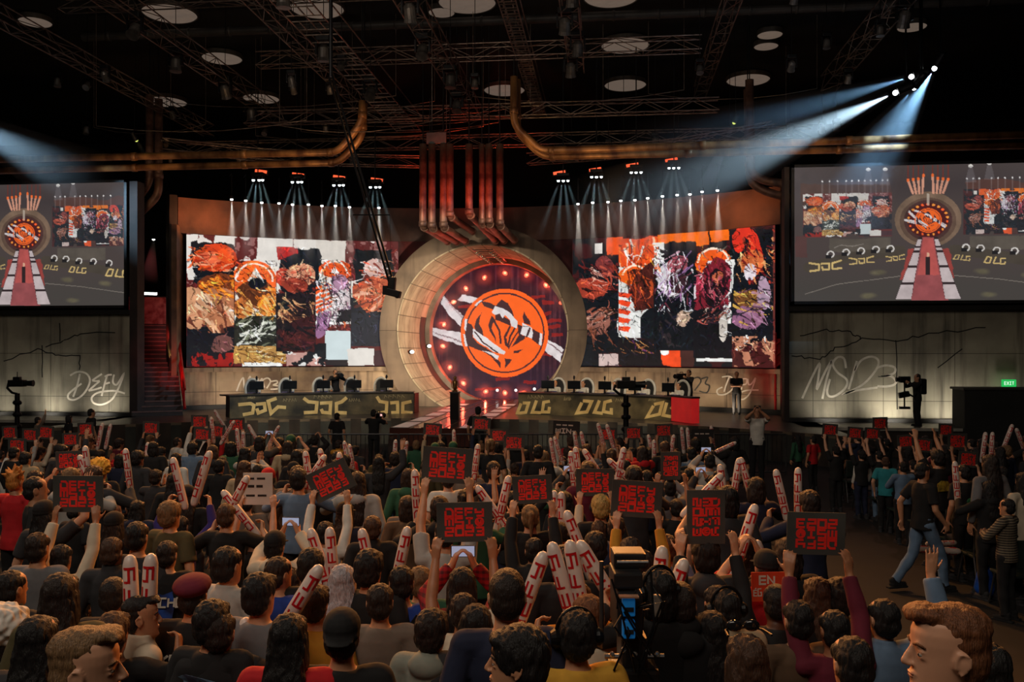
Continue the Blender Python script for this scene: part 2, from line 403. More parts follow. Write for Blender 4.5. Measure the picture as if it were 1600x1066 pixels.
class Paint:
    def __init__(s, W, H, x0, y0, x1, y1, bg, seed=1):
        s.W, s.H = W, H
        s.X, s.Y = np.meshgrid(np.linspace(x0, x1, W), np.linspace(y0, y1, H))
        s.A = np.zeros((H, W, 3)) + np.array(bg, float)
        s.n1, s.n2, s.n3 = vnoise(H, W, 9, seed), vnoise(H, W, 9, seed + 1), vnoise(H, W, 26, seed + 2)
        s.n4 = vnoise(H, W, 5, seed + 3); s.g = np.random.default_rng(seed + 9)
    def put(s, m, col, a=1.0, tone=0.0):
        m = m * a if m.dtype != bool else m.astype(float) * a
        c = np.array(col, float) * (1 + tone * s.n3[..., None])
        s.A = s.A * (1 - m[..., None]) + c * m[..., None]
    def w(s, rag): return s.X + rag * (s.n1 + 0.5 * s.n3), s.Y + rag * (s.n2 + 0.5 * np.roll(s.n3, 17, 1))
    def rect(s, x0, y0, x1, y1, col, rag=0, a=1, tone=0.15):
        X, Y = s.w(rag); s.put((X > x0) & (X < x1) & (Y > y0) & (Y < y1), col, a, tone)
    def clip(s, x0, y0, x1, y1):
        return (s.X > x0) & (s.X < x1) & (s.Y > y0) & (s.Y < y1)
    def ell(s, cx, cy, rx, ry, col, rag=0, a=1, ang=0, soft=0, tone=0.2, within=None):
        X, Y = s.w(rag); dx, dy = X - cx, Y - cy; c, q = math.cos(ang), math.sin(ang)
        d = np.sqrt(((dx * c + dy * q) / rx) ** 2 + ((-dx * q + dy * c) / ry) ** 2)
        m = (d < 1).astype(float) if soft == 0 else np.clip((1 - d) / soft, 0, 1)
        if within is not None: m = m * within
        s.put(m, col, a, tone)
    def poly(s, pts, col, rag=0, a=1, tone=0.15, within=None):
        X, Y = s.w(rag); m = np.zeros(X.shape, bool); n = len(pts)
        for i in range(n):
            (xa, ya), (xb, yb) = pts[i], pts[(i + 1) % n]
            if ya == yb: continue
            m ^= ((ya > Y) != (yb > Y)) & (X < (xb - xa) * (Y - ya) / (yb - ya) + xa)
        if within is not None: m &= within
        s.put(m, col, a, tone)
    def line(s, pts, wd, col, rag=0, a=1, tone=0.1, within=None, taper=False):
        X, Y = s.w(rag); best = np.full(X.shape, 1e9); n = len(pts)
        for i in range(n - 1):
            (xa, ya), (xb, yb) = pts[i], pts[i + 1]; L2 = (xb - xa) ** 2 + (yb - ya) ** 2 + 1e-9
            t = np.clip(((X - xa) * (xb - xa) + (Y - ya) * (yb - ya)) / L2, 0, 1)
            d = np.hypot(X - xa - t * (xb - xa), Y - ya - t * (yb - ya))
            if taper: d = d / np.maximum(0.12, 1 - (i + t) / (n - 1))
            best = np.minimum(best, d)
        m = best < wd / 2
        if within is not None: m &= within
        s.put(m, col, a, tone)
    def ring(s, cx, cy, r0, r1, col, rag=0, a=1, within=None):
        X, Y = s.w(rag); d = np.hypot(X - cx, Y - cy); m = (d > r0) & (d < r1)
        if within is not None: m &= within
        s.put(m, col, a, 0.05)
    def strokes(s, x0, y0, x1, y1, n, pal, ln, wd, ang, spread=0.5, a=0.85):
        """short brush strokes of a palette, all inside one panel"""
        k = s.clip(x0, y0, x1, y1)
        for _ in range(n):
            x, y = s.g.uniform(x0, x1), s.g.uniform(y0, y1); t = ang + s.g.uniform(-spread, spread); L = ln * s.g.uniform(.5, 1.4)
            b = s.g.uniform(-.5, .5)
            pts = [(x + L * q * math.cos(t + b * q), y + L * q * math.sin(t + b * q)) for q in (0, .25, .5, .75, 1)]
            s.line(pts, wd * s.g.uniform(.5, 1.5), pal[s.g.integers(len(pal))], 6, a, 0.2, k, taper=True)
    def specks(s, x0, y0, x1, y1, col, thr=0.25, seed=3, cells=30):
        n = vnoise(s.H, s.W, cells, seed, 3); s.put((n > thr) & s.clip(x0, y0, x1, y1), col, 0.95, 0.1)
CREAM, BLK, MAR = (226, 220, 212), (18, 22, 28), (92, 34, 34)
ORG, RED, DRED = (240, 84, 30), (214, 44, 24), (120, 24, 22)
TAN, BRN, WHT = (196, 140, 104), (92, 54, 38), (236, 236, 232)
def detail(p, panels, n, seed):
    """finer marks that follow the tones already there"""
    g = np.random.default_rng(seed); H, W = p.H, p.W; B = p.A.copy()
    for (x0, y0, x1, y1, ang) in panels:
        k = p.clip(x0, y0, x1, y1)
        for _ in range(n):
            x, y = g.uniform(x0, x1), g.uniform(y0, y1); i = min(H - 1, int((y - p.Y[0, 0]) / (p.Y[-1, 0] - p.Y[0, 0]) * H)); j = min(W - 1, int((x - p.X[0, 0]) / (p.X[0, -1] - p.X[0, 0]) * W)); i, j = max(i, 0), max(j, 0)
            c = B[i, j] * g.choice([.3, .45, .6, 1.35, 1.7]); c = np.clip(c + g.uniform(-8, 10, 3), 0, 246); t = ang + g.normal(0, .8); L = g.uniform(18, 70); b = g.uniform(-1.2, 1.2); wd = g.uniform(4, 13)
            P_ = [(x + L * q * math.cos(t + b * q), y + L * q * math.sin(t + b * q)) for q in (0, .35, .7, 1)]
            ax, bx = sorted((min(q[0] for q in P_) - 20, max(q[0] for q in P_) + 20)); ay, by = min(q[1] for q in P_) - 20, max(q[1] for q in P_) + 20
            sx, sy = (W - 1) / (p.X[0, -1] - p.X[0, 0]), (H - 1) / (p.Y[-1, 0] - p.Y[0, 0]); j0, j1 = max(0, int((ax - p.X[0, 0]) * sx)), min(W, int((bx - p.X[0, 0]) * sx) + 2); i0, i1 = max(0, int((ay - p.Y[0, 0]) * sy)), min(H, int((by - p.Y[0, 0]) * sy) + 2)
            if i1 - i0 < 2 or j1 - j0 < 2: continue
            S = Paint.__new__(Paint); S.X, S.Y, S.A, S.n1, S.n2, S.n3 = p.X[i0:i1, j0:j1], p.Y[i0:i1, j0:j1], p.A[i0:i1, j0:j1], p.n1[i0:i1, j0:j1], p.n2[i0:i1, j0:j1], p.n3[i0:i1, j0:j1]
            S.line(P_, wd, c, 5, .8, .2, k[i0:i1, j0:j1], taper=True); p.A[i0:i1, j0:j1] = S.A
def left_wall_picture(W, H):
    p = Paint(W, H, 35, 95, 1480, 990, MAR, 21)
    p.specks(35, 95, 1480, 480, (150, 100, 96), 0.2, 5); p.specks(35, 95, 1480, 260, CREAM, 0.33, 8, 16)
    # torn poster background
    for r in ((36, 95, 110, 400, CREAM), (220, 80, 350, 160, CREAM), (500, 95, 740, 470, CREAM), (745, 95, 905, 190, CREAM), (905, 100, 1105, 380, (216, 208, 198)), (350, 300, 640, 640, (232, 222, 208)), (895, 380, 1150, 700, CREAM)): p.rect(*r[:4], r[4], 16, 1, .06)
    p.rect(70, 140, 350, 420, BLK, 34); p.rect(655, 165, 930, 480, BLK, 26); p.rect(1165, 155, 1440, 480, BLK, 26)
    # first panel: orange and tan paint masses over black
    k = p.clip(35, 95, 345, 990); p.rect(35, 720, 345, 990, BLK)
    p.ell(225, 245, 135, 95, (206, 64, 30), 26, within=p.clip(35, 95, 372, 990)); p.ell(190, 250, 70, 55, (230, 110, 74), 20, .8, within=k); p.ell(300, 230, 60, 50, (236, 84, 34), 20, .8, within=k)
    p.ell(230, 430, 130, 80, (110, 52, 28), 30, within=k); p.ell(240, 600, 150, 150, (176, 112, 78), 26, within=k); p.ell(80, 600, 90, 150, (206, 148, 110), 30, within=k)
    p.strokes(110, 360, 345, 520, 40, [(236, 120, 30), (250, 150, 50), (90, 40, 24), (200, 80, 24)], 110, 16, .5)
    p.strokes(35, 180, 345, 340, 26, [(250, 120, 70), (150, 40, 24), (246, 90, 30), (240, 170, 130)], 90, 14, -.4)
    p.strokes(35, 480, 345, 760, 34, [(222, 170, 132), (150, 84, 58), (236, 196, 160), (180, 110, 76), (90, 44, 34)], 130, 22, .9)
    p.rect(35, 770, 345, 990, BLK, 20, 1); p.ell(270, 840, 60, 60, (110, 70, 66), 30, within=k); p.rect(60, 905, 345, 990, (150, 28, 24), 26); p.specks(35, 890, 345, 990, BLK, .1, 31)
    # second panel: orange sign with a pale wedge, then gold, then dark green and straw
    k = p.clip(345, 95, 627, 990); p.rect(345, 640, 627, 860, (40, 40, 34)); p.ell(480, 400, 150, 150, (240, 98, 40), 10, within=k)
    p.poly([(430, 400), (490, 300), (550, 400)], (236, 226, 214), 8, within=k); p.ring(480, 400, 118, 130, (250, 226, 206), 8, within=p.clip(345, 240, 627, 400))
    p.ell(490, 480, 130, 90, (88, 46, 28), 24, within=k); p.ell(500, 410, 60, 45, BLK, 30, within=k); p.ell(570, 560, 70, 80, (226, 132, 50), 24, within=k); p.ell(400, 590, 70, 70, (196, 110, 54), 24, within=k)
    p.strokes(350, 430, 625, 640, 44, [(246, 170, 74), (232, 120, 36), (120, 60, 30), (250, 206, 130), (70, 36, 26)], 110, 16, .7)
    p.strokes(345, 640, 640, 850, 34, [(210, 214, 196), (70, 74, 60), (28, 30, 28), (120, 124, 100), (232, 232, 220)], 130, 16, -.6)
    p.rect(345, 850, 690, 965, (188, 140, 76), 14); p.strokes(345, 845, 690, 965, 46, [(240, 214, 150), (120, 80, 40), (206, 150, 70), (90, 56, 30)], 170, 8, .1, .2)
    p.rect(400, 965, 660, 990, WHT, 14); p.rect(690, 890, 960, 990, (196, 150, 140), 22); p.specks(660, 880, 960, 990, BLK, .12, 44); p.specks(660, 880, 960, 990, WHT, .25, 47)
    # third panel
    k = p.clip(627, 95, 895, 885); p.rect(627, 480, 895, 885, (34, 24, 26)); p.poly([(628, 155), (745, 152), (780, 190), (640, 250)], (176, 30, 28), 10)
    p.ell(680, 370, 60, 60, (186, 60, 40), 22, within=k); p.ell(800, 350, 100, 80, (206, 138, 106), 26, within=k); p.ell(760, 420, 90, 50, (150, 56, 38), 24, within=k); p.ell(690, 560, 60, 40, (24, 30, 34), 14, within=k)
    p.strokes(630, 300, 895, 480, 34, [(232, 150, 120), (120, 36, 28), (200, 90, 66), (60, 26, 24)], 80, 14, .3); p.strokes(640, 500, 895, 690, 40, [(196, 130, 84), (110, 58, 40), (28, 20, 22), (226, 170, 120), (70, 40, 32)], 120, 16, .7)
    p.poly([(627, 740), (760, 660), (895, 620), (895, 885), (627, 880)], (58, 26, 28), 18); p.strokes(630, 690, 895, 880, 18, [(80, 34, 34), (24, 22, 26)], 150, 30, .5)
    # fourth panel
    k = p.clip(895, 240, 1145, 950); p.ell(1040, 300, 120, 70, (240, 86, 32), 14, within=k); p.poly([(1000, 330), (1030, 280), (1065, 330)], WHT, 6); p.ring(1030, 330, 80, 92, (250, 230, 214), 6, within=p.clip(895, 235, 1145, 330))
    for q in range(6): p.poly([(900, 430 + q * 34), (1010, 400 + q * 30), (1010, 416 + q * 30), (900, 452 + q * 34)], (238, 92, 38), 12, within=k)
    p.ell(1060, 420, 60, 90, (166, 126, 150), 26, within=k); p.ell(1080, 560, 66, 120, (206, 190, 192), 26, within=k); p.ell(950, 690, 50, 100, (150, 104, 140), 26, ang=.4, within=k)
    p.strokes(900, 340, 1145, 720, 60, [(236, 226, 230), (110, 76, 110), (50, 36, 50), (206, 150, 170), (236, 110, 60), (26, 24, 30)], 90, 14, 1.2); p.rect(1050, 590, 1145, 690, (30, 26, 34), 22)
    p.rect(965, 740, 1142, 950, (206, 220, 222), 14, 1, .03); p.specks(890, 830, 970, 960, BLK, -.1, 51); p.rect(965, 945, 1115, 990, (40, 34, 38), 14)
    # fifth panel
    k = p.clip(1145, 95, 1480, 850); p.rect(1145, 500, 1480, 850, (30, 32, 40)); p.ell(1310, 300, 70, 70, (214, 176, 166), 26, within=k); p.poly([(1150, 420), (1300, 340), (1450, 400), (1400, 560), (1250, 610), (1150, 500)], (186, 84, 54), 20, within=k)
    p.strokes(1150, 230, 1450, 430, 34, [(236, 80, 50), (240, 220, 210), (130, 40, 32), (226, 150, 120)], 80, 12, .2); p.strokes(1150, 420, 1440, 600, 36, [(226, 140, 100), (140, 66, 48), (90, 44, 40), (240, 180, 150)], 130, 18, -.3)
    p.rect(1145, 610, 1372, 850, (38, 40, 50), 4); p.rect(1118, 862, 1310, 990, CREAM, 12, 1, .05); p.rect(1310, 880, 1480, 990, (60, 34, 40), 6)
    detail(p, [(35, 150, 345, 990, .4), (345, 240, 627, 980, .6), (627, 150, 895, 890, -.5), (895, 230, 1145, 740, 1.2), (1145, 150, 1480, 850, .5)], 240, 5)
    for x in (345, 627, 895, 1145): p.rect(x - 2, 380, x + 2, 870, (30, 26, 28), 0, .7)
    return np.clip(p.A, 0, 255)
def right_wall_picture(W, H):
    p = Paint(W, H, 20, 95, 1362, 990, (60, 24, 26), 61)
    p.specks(20, 95, 1362, 990, (20, 24, 28), .0, 63, 14)
    p.rect(255, 95, 360, 215, ORG, 14); p.rect(340, 110, 600, 330, (220, 74, 30), 20); p.rect(600, 95, 940, 190, (248, 110, 24), 16); p.rect(950, 90, 1070, 170, (248, 110, 24), 16); p.rect(170, 135, 225, 205, CREAM, 8)
    p.strokes(340, 110, 600, 320, 34, [(250, 200, 170), (150, 40, 24), (246, 120, 40), WHT], 120, 14, 1.5, .25)
    p.rect(70, 225, 340, 900, BLK, 18); p.rect(600, 160, 860, 480, BLK, 26); p.rect(1075, 110, 1350, 800, BLK, 26); p.specks(560, 150, 640, 300, WHT, .0, 71)
    # first panel: red and rust over black
    k = p.clip(20, 200, 333, 905); p.ell(240, 290, 60, 70, (120, 50, 50), 26, within=k); p.ell(150, 440, 110, 70, (156, 58, 42), 24, within=k); p.ell(200, 680, 90, 80, (150, 96, 82), 28, within=k)
    p.strokes(60, 240, 333, 480, 40, [(206, 90, 70), (110, 34, 32), (230, 160, 140), (40, 22, 24), (170, 60, 40)], 110, 14, .6); p.strokes(100, 580, 333, 780, 36, [(206, 160, 140), (90, 50, 44), (20, 18, 20), (150, 80, 60)], 90, 14, -.5); p.strokes(120, 700, 333, 880, 12, [(130, 70, 50), (20, 20, 24)], 150, 10, 1.0)
    p.rect(200, 905, 332, 985, (200, 176, 170), 6); p.rect(60, 900, 200, 990, BLK, 8)
    # second panel: white and orange graffiti, dark rust mass
    k = p.clip(333, 250, 620, 985); p.rect(333, 300, 572, 790, (226, 226, 222), 10); p.ell(440, 360, 110, 70, (244, 96, 30), 12, within=k); p.ring(440, 380, 78, 90, (252, 226, 200), 8, within=p.clip(333, 280, 560, 360))
    p.poly([(430, 400), (520, 300), (572, 260), (572, 600), (440, 600), (400, 500)], (74, 30, 26), 22, within=k); p.strokes(390, 320, 572, 590, 44, [(150, 50, 30), (40, 20, 20), (206, 84, 40), (90, 34, 26)], 110, 16, 1.1)
    for q in range(5): p.poly([(336, 480 + q * 56), (420, 500 + q * 56), (400, 530 + q * 56), (336, 512 + q * 56)], (236, 70, 34), 14, within=k)
    p.ell(560, 700, 90, 110, BLK, 26, within=p.clip(480, 590, 572, 800)); p.rect(333, 800, 618, 985, (24, 20, 24), 10); p.strokes(340, 780, 615, 900, 26, [(150, 90, 50), (60, 34, 30), (206, 150, 90), (110, 50, 110)], 110, 8, .5)
    p.rect(622, 850, 740, 985, (244, 78, 34), 18); p.ell(645, 885, 26, 26, WHT, 10); p.rect(740, 880, 835, 985, (70, 40, 36), 12)
    # third panel: pale lilac scribbles on black
    k = p.clip(572, 170, 835, 880); p.rect(572, 480, 835, 880, (16, 20, 26)); p.ell(680, 400, 100, 120, (206, 200, 206), 34, within=k); p.ell(730, 310, 70, 60, (150, 74, 84), 26, within=k); p.ell(740, 420, 60, 80, (60, 36, 44), 26, within=k)
    p.strokes(575, 180, 835, 620, 70, [(226, 222, 230), (120, 50, 64), (40, 28, 36), (196, 150, 166), (150, 110, 160), (236, 236, 240)], 130, 9, 1.8, .9); p.ell(770, 660, 40, 60, (180, 150, 130), 20, within=k); p.strokes(600, 600, 835, 860, 12, [(50, 40, 44), (16, 20, 26)], 140, 18, 1.0)
    # fourth panel: crimson mass with a white beam
    k = p.clip(835, 180, 1085, 930); p.rect(835, 620, 1085, 930, (18, 18, 24)); p.ell(960, 300, 110, 90, (242, 92, 30), 14, within=k); p.ring(960, 310, 92, 104, (252, 230, 206), 8, within=p.clip(835, 200, 1085, 300))
    p.poly([(835, 470), (930, 290), (960, 290), (860, 520), (835, 540)], (226, 216, 220), 8, within=k); p.rect(1030, 300, 1085, 700, WHT, 26); p.poly([(900, 330), (980, 270), (1060, 340), (1070, 600), (840, 600), (850, 450)], (130, 34, 48), 24, within=k); p.ell(970, 470, 70, 130, (26, 18, 24), 26, within=k); p.ell(985, 400, 34, 40, (190, 96, 66), 18, within=k)
    p.strokes(840, 300, 1080, 620, 44, [(180, 60, 80), (70, 20, 30), (28, 18, 24), (206, 110, 120)], 110, 16, 1.3); p.strokes(850, 600, 1080, 720, 24, [(206, 170, 160), (60, 36, 40), (150, 70, 60)], 90, 10, -.6); p.ell(1030, 740, 30, 90, (206, 196, 186), 14, within=k); p.rect(850, 930, 1090, 950, WHT, 10)
    # fifth panel: red curl, gold band, mauve
    k = p.clip(1085, 60, 1362, 990); p.line([(1130, 220), (1115, 160), (1160, 100), (1215, 160), (1250, 270)], 62, (220, 50, 34), 10, within=k); p.ell(1215, 330, 80, 90, (220, 110, 60), 26, within=k); p.ell(1205, 380, 46, 56, (226, 214, 222), 16, within=k)
    p.strokes(1110, 120, 1360, 460, 40, [(240, 110, 50), (110, 24, 28), (250, 170, 110), (60, 24, 34), (206, 60, 40)], 90, 12, 1.0); p.ell(1210, 560, 100, 70, (120, 76, 40), 26, within=k); p.ell(1190, 670, 100, 70, (150, 100, 130), 26, within=k); p.ell(1290, 520, 40, 100, (176, 146, 166), 22, within=k)
    p.strokes(1090, 480, 1350, 720, 44, [(226, 176, 80), (60, 36, 34), (176, 130, 156), (26, 22, 30), (110, 70, 100)], 110, 13, .4); p.rect(1085, 740, 1362, 820, BLK, 22); p.rect(1090, 850, 1362, 990, (70, 28, 28), 16); p.specks(1085, 790, 1362, 985, (196, 130, 100), .08, 83, 22); p.specks(1070, 780, 1300, 880, WHT, .28, 87)
    p.rect(1350, 95, 1362, 990, (150, 60, 50), 6, .6)
    detail(p, [(20, 200, 333, 990, .6), (333, 110, 620, 985, 1.1), (572, 170, 835, 880, 1.6), (835, 180, 1085, 930, 1.2), (1085, 80, 1362, 990, .6)], 240, 6)
    for x in (333, 572, 835, 1085): p.rect(x - 2, 380, x + 2, 850, (24, 20, 24), 0, .7)
    return np.clip(p.A, 0, 255)
def emblem(p, cx, cy, r, back=True):
    """round orange badge with dark ribs crossed by white brush bands; drawn for a badge of radius 70 px"""
    k = r / 70.0; T = lambda pts: [(cx + (x - 148) * k, cy + (y - 100) * k) for x, y in pts]
    DK, OR = (66, 40, 44), (250, 100, 34)
    W0 = (222, 214, 214)
    disc = np.hypot(p.X - cx, p.Y - cy) < r
    Q = lambda pts: T([(x / 4.1, y / 4.1 - 40) for x, y in pts])
    inner = np.hypot(p.X - cx, p.Y - cy) < r * .885
    for b in ([[(200, 320), (335, 460), (322, 530), (260, 470), (185, 370)], [(330, 318), (432, 348), (410, 388), (298, 352)], [(104, 532), (322, 568), (328, 654), (180, 612), (102, 572)], [(866, 596), (992, 680), (966, 764), (858, 682)]] if back else []):
        p.poly(Q(b), W0, 3 * k, .96, .12, ~disc)
    for q in (range(26) if back else ()):
        t = q / 26; x, y = (200 + 130 * t, 330 + 150 * t) if q % 3 == 0 else ((130 + 180 * t, 560 + 60 * t) if q % 3 == 1 else (870 + 110 * t, 620 + 90 * t)); p.line(Q([(x, y), (x + 40, y + 24)]), .9 * k, (110, 80, 86), 2 * k, .8, .1, ~disc)
    p.put(disc, OR, 1, .03)
    for h in ([(460, 440), (426, 480), (408, 532), (414, 556), (450, 594), (474, 620), (464, 560), (440, 512), (448, 470)], [(352, 502), (388, 516), (404, 548), (396, 602), (430, 640), (522, 694), (566, 726), (540, 744), (468, 694), (418, 676), (372, 662), (340, 640)], [(545, 400), (590, 358), (630, 384), (656, 430), (668, 466), (640, 462), (600, 425)],
        [(545, 450), (580, 450), (640, 492), (648, 530), (600, 506), (545, 490)], [(546, 492), (522, 462), (498, 522), (508, 560), (540, 612), (552, 644), (546, 600), (520, 545), (530, 510)], [(735, 436), (772, 500), (774, 524), (735, 508), (726, 470)], [(690, 515), (724, 530), (712, 580), (744, 612), (690, 640), (650, 668), (700, 590)],
        [(640, 672), (700, 624), (744, 574), (752, 592), (694, 642)], [(664, 690), (728, 680), (692, 706), (666, 706)], [(788, 548), (842, 574), (838, 658), (786, 616)], [(452, 366), (504, 378), (564, 402), (530, 422), (476, 400)], [(528, 742), (566, 748), (582, 770), (582, 802), (560, 776)], [(608, 738), (654, 744), (640, 770), (610, 806), (614, 770)]): p.poly(Q(h), DK, .7 * k, 1, .04, disc)
    for L, wd in (([(540, 500), (574, 560), (582, 640)], 3.2), ([(640, 536), (610, 600), (618, 654)], 3.4), ([(676, 540), (642, 600), (626, 664)], 3.0), ([(700, 556), (660, 620), (632, 672)], 2.2)): p.line(Q(L), wd * k, DK, .6 * k, 1, .03, inner)
    for h in ([(398, 543), (430, 568), (612, 694), (604, 714), (530, 692), (450, 642), (398, 602)], [(456, 686), (530, 700), (568, 722), (560, 748), (520, 716)], [(545, 398), (600, 418), (652, 450), (692, 500), (686, 544), (650, 530), (640, 490), (612, 456), (595, 480), (578, 448), (545, 458), (524, 442)], [(724, 503), (782, 540), (792, 572), (786, 614), (758, 602), (708, 580), (722, 540)]): p.poly(Q(h), W0, 1.2 * k, 1, .08, disc)
    p.line(Q([(410, 566), (470, 640), (560, 700)]), 2.2 * k, DK, .6 * k, 1, .03, inner); p.line(Q([(770, 545), (752, 600)]), 3 * k, DK, .6 * k, 1, .03, inner); p.line(Q([(726, 530), (764, 534)]), 1 * k, DK, .6 * k, 1, .03, inner)
    p.ring(cx, cy, r * .875, r * .91, DK)
    for h in ([(346, 480), (362, 486), (352, 560), (340, 552)], [(334, 580), (346, 580), (362, 660), (346, 660)], [(408, 392), (420, 398), (462, 362), (448, 360)], [(840, 574), (854, 580), (848, 660), (830, 650)]): p.poly(Q(h), W0, .6 * k, 1, .03)
def portal_picture(W, H):
    """zoom units: 1 px of the frame = 1 unit, origin (640, 420)"""
    p = Paint(W, H, 26, -15, 258, 225, (46, 22, 36), 91)
    n = vnoise(H, W, 60, 5, 2); n[:, :] = n[H // 2:H // 2 + 1, :]
    p.put((n > .18), (96, 52, 58), .45, .5); p.put((n < -.3), (30, 18, 28), .5, .2)
    p.ell(148, 190, 120, 60, (40, 34, 52), 0, .7, soft=.6)
    for (x, y, w) in ((216, 54, 10), (212, 71, 8), (222, 82, 14), (225, 91, 10), (231, 103, 9), (200, 45, 12), (212, 134, 12), (186, 178, 10), (122, 188, 20), (85, 57, 10), (145, 172, 12)): p.rect(x - w, y - 2.5, x + w, y + 2.5, (150, 30, 28), 4, .8)
    emblem(p, 148, 100, 69)
    return np.clip(p.A, 0, 255)
def feed_picture(W, H, la, ra):
    """the live view of this stage from the hall's middle"""
    p = Paint(W, H, 30, 65, 1640, 995, (72, 62, 60), 131)
    p.put(np.clip(1 - np.abs(p.Y - 200) / 160, 0, 1), (58, 50, 52), .7); p.put(np.clip((p.Y - 700) / 200, 0, 1), (66, 62, 58), .8)
    p.ell(60, 200, 300, 260, (96, 90, 92), 0, .35, soft=.8); p.ell(1560, 160, 260, 240, (84, 78, 78), 0, .25, soft=.8)
    p.rect(80, 180, 640, 330, (84, 58, 50), 30, .6); p.rect(1100, 180, 1640, 300, (96, 56, 46), 30, .6)
    p.rect(250, 560, 640, 660, (92, 84, 74), 10, .8); p.rect(1130, 560, 1500, 650, (92, 84, 74), 10, .8)
    for (img, x0, y0, x1, y1) in ((la, 85, 250, 650, 550), (ra, 1095, 235, 1640, 545)):
        m = p.clip(x0, y0, x1, y1); u = np.clip((p.X - x0) / (x1 - x0), 0, .999); v = np.clip((p.Y - y0) / (y1 - y0), 0, .999)
        c = img[(v * img.shape[0]).astype(int), (u * img.shape[1]).astype(int)]
        rg = (p.n3 > -.35) | p.clip(x0 + 25, y0 + 20, x1 - 20, y1 - 20)
        mm = (m & rg)[..., None]; p.A = np.where(mm, c * 0.84 + 22, p.A)
    for x in (208, 255, 305, 360, 397, 440, 478, 515, 550, 590, 622, 1116, 1155, 1192, 1268, 1308, 1350, 1396, 1440, 1486, 1540): p.line([(x, 155 if x < 700 else 170), (x, 260)], 9, (150, 140, 140), 0, .3); p.ell(x, 165, 5, 6, (230, 226, 224))
    for x, y in ((500, 90), (605, 90), (1140, 80), (1255, 65)): p.ell(x, y, 14, 12, (250, 244, 236), 3); p.poly([(x - 10, y), (x + 10, y), (x + 34, y + 110), (x - 34, y + 110)], (130, 124, 128), 4, .35)
    p.ell(875, 440, 208, 190, (120, 96, 78), 3); p.ell(875, 450, 176, 160, (92, 70, 58), 3); p.ell(875, 445, 150, 140, (70, 44, 42), 3); p.ell(875, 445, 128, 118, (74, 24, 26), 3)
    for a in range(22):
        t = 2 * PI * a / 22; c = (250, 150, 60) if a % 3 else (250, 90, 40); p.ell(875 + 122 * math.sin(t), 440 - 104 * math.cos(t), 10 if a < 6 or a > 17 else 7, 8, c, 4)
    emblem(p, 876, 446, 84)
    for i in range(4):
        for s in (-1, 1):
            x = 875 + s * (125 - i * 32); y = 168 - (30 if i == 3 else 4 * i); p.line([(x, 70), (x, y)], 9, (120, 40, 32), 1, .7); p.line([(x, y), (875 + s * (95 - i * 20), 258)], 15, (214, 150, 124), 2); p.ell(x, y, 9, 12, (250, 110, 50))
    p.line([(875, 270), (875, 335)], 16, (190, 176, 160), 3, .8)
    p.poly([(740, 640), (1010, 640), (1040, 850), (700, 850)], (170, 60, 54), 20, .8); p.poly([(835, 560), (915, 560), (985, 880), (1000, 995), (770, 995), (780, 880)], (150, 74, 76), 4); p.poly([(845, 565), (905, 565), (945, 820), (810, 820)], (196, 84, 78), 4, .8)
    for s in (-1, 1):
        X = lambda x: 875 + s * x
        p.poly([(X(35), 560), (X(60), 560), (X(205), 985), (X(105), 985)], (46, 34, 36), 2)
        for (a, b) in ((575, 620), (632, 650), (665, 752), (768, 868), (884, 985)): p.poly([(X(38 + (a - 560) * .16), a), (X(58 + (a - 560) * .34), a), (X(58 + (b - 560) * .34), b), (X(38 + (b - 560) * .16), b)], (206, 190, 190), 3, .95, .12)
    p.rect(860, 695, 888, 818, (44, 30, 32)); p.ell(875, 680, 10, 16, (226, 170, 140), 2)
    p.line([(120, 760), (400, 690), (700, 650)], 70, (70, 62, 52), 4, .8); p.line([(1040, 650), (1300, 690), (1640, 760)], 70, (70, 62, 52), 4, .8)
    GLD = (206, 176, 112)
    for (x, y, k) in ((230, 760, 1.5), (460, 722, 1.15), (670, 706, .85)):
        for q, L_ in enumerate(([(-70, -20), (-28, -12), (-30, 14), (-66, 18)], [(-18, -12), (14, -14), (14, 14), (-12, 16), (-16, 2)], [(64, -24), (28, -12), (28, 14), (66, 12)])): p.line([(x + a * k, y + b * k - q * 4) for a, b in L_], 8.5 * k, GLD, 3)
    for (x, y, k) in ((1085, 700, .85), (1290, 722, 1.1), (1590, 750, 1.4)):
        for q, L_ in enumerate(([(-44, -20), (-20, -18), (-30, 16), (-62, 14), (-46, -18)], [(4, -20), (-10, 16), (22, 20)], [(58, -14), (32, -14), (28, 18), (54, 20), (56, 6)])): p.line([(x + a * k, y + b * k + q * 3) for a, b in L_], 7.5 * k, GLD, 3)
    for (x, y) in ((260, 672), (360, 658), (455, 650), (548, 640), (640, 636), (1110, 634), (1200, 640), (1300, 656), (1410, 662), (1530, 676)): p.ring(x, y, 16, 25, (226, 220, 214), 2, .95); p.rect(x - 30, y + 2, x + 6, y + 26, (28, 26, 28), 1)
    p.line([(100, 945), (300, 880), (700, 826)], 4, (150, 140, 128), 2, .8); p.line([(1040, 826), (1300, 850), (1640, 900)], 4, (150, 140, 128), 2, .8)
    for (x, y) in ((560, 800), (1210, 800), (500, 965), (1250, 960), (1500, 830)): p.ell(x, y, 60, 26, (110, 102, 74), 14, .7, soft=.6)
    p.line([(470, 600), (400, 615), (330, 605), (280, 630)], 5, (170, 160, 150), 8, .6)
    p.rect(35, 540, 110, 690, (96, 50, 48), 4, .5)
    A = p.A * .86 + 10
    return np.clip(A, 0, 255)
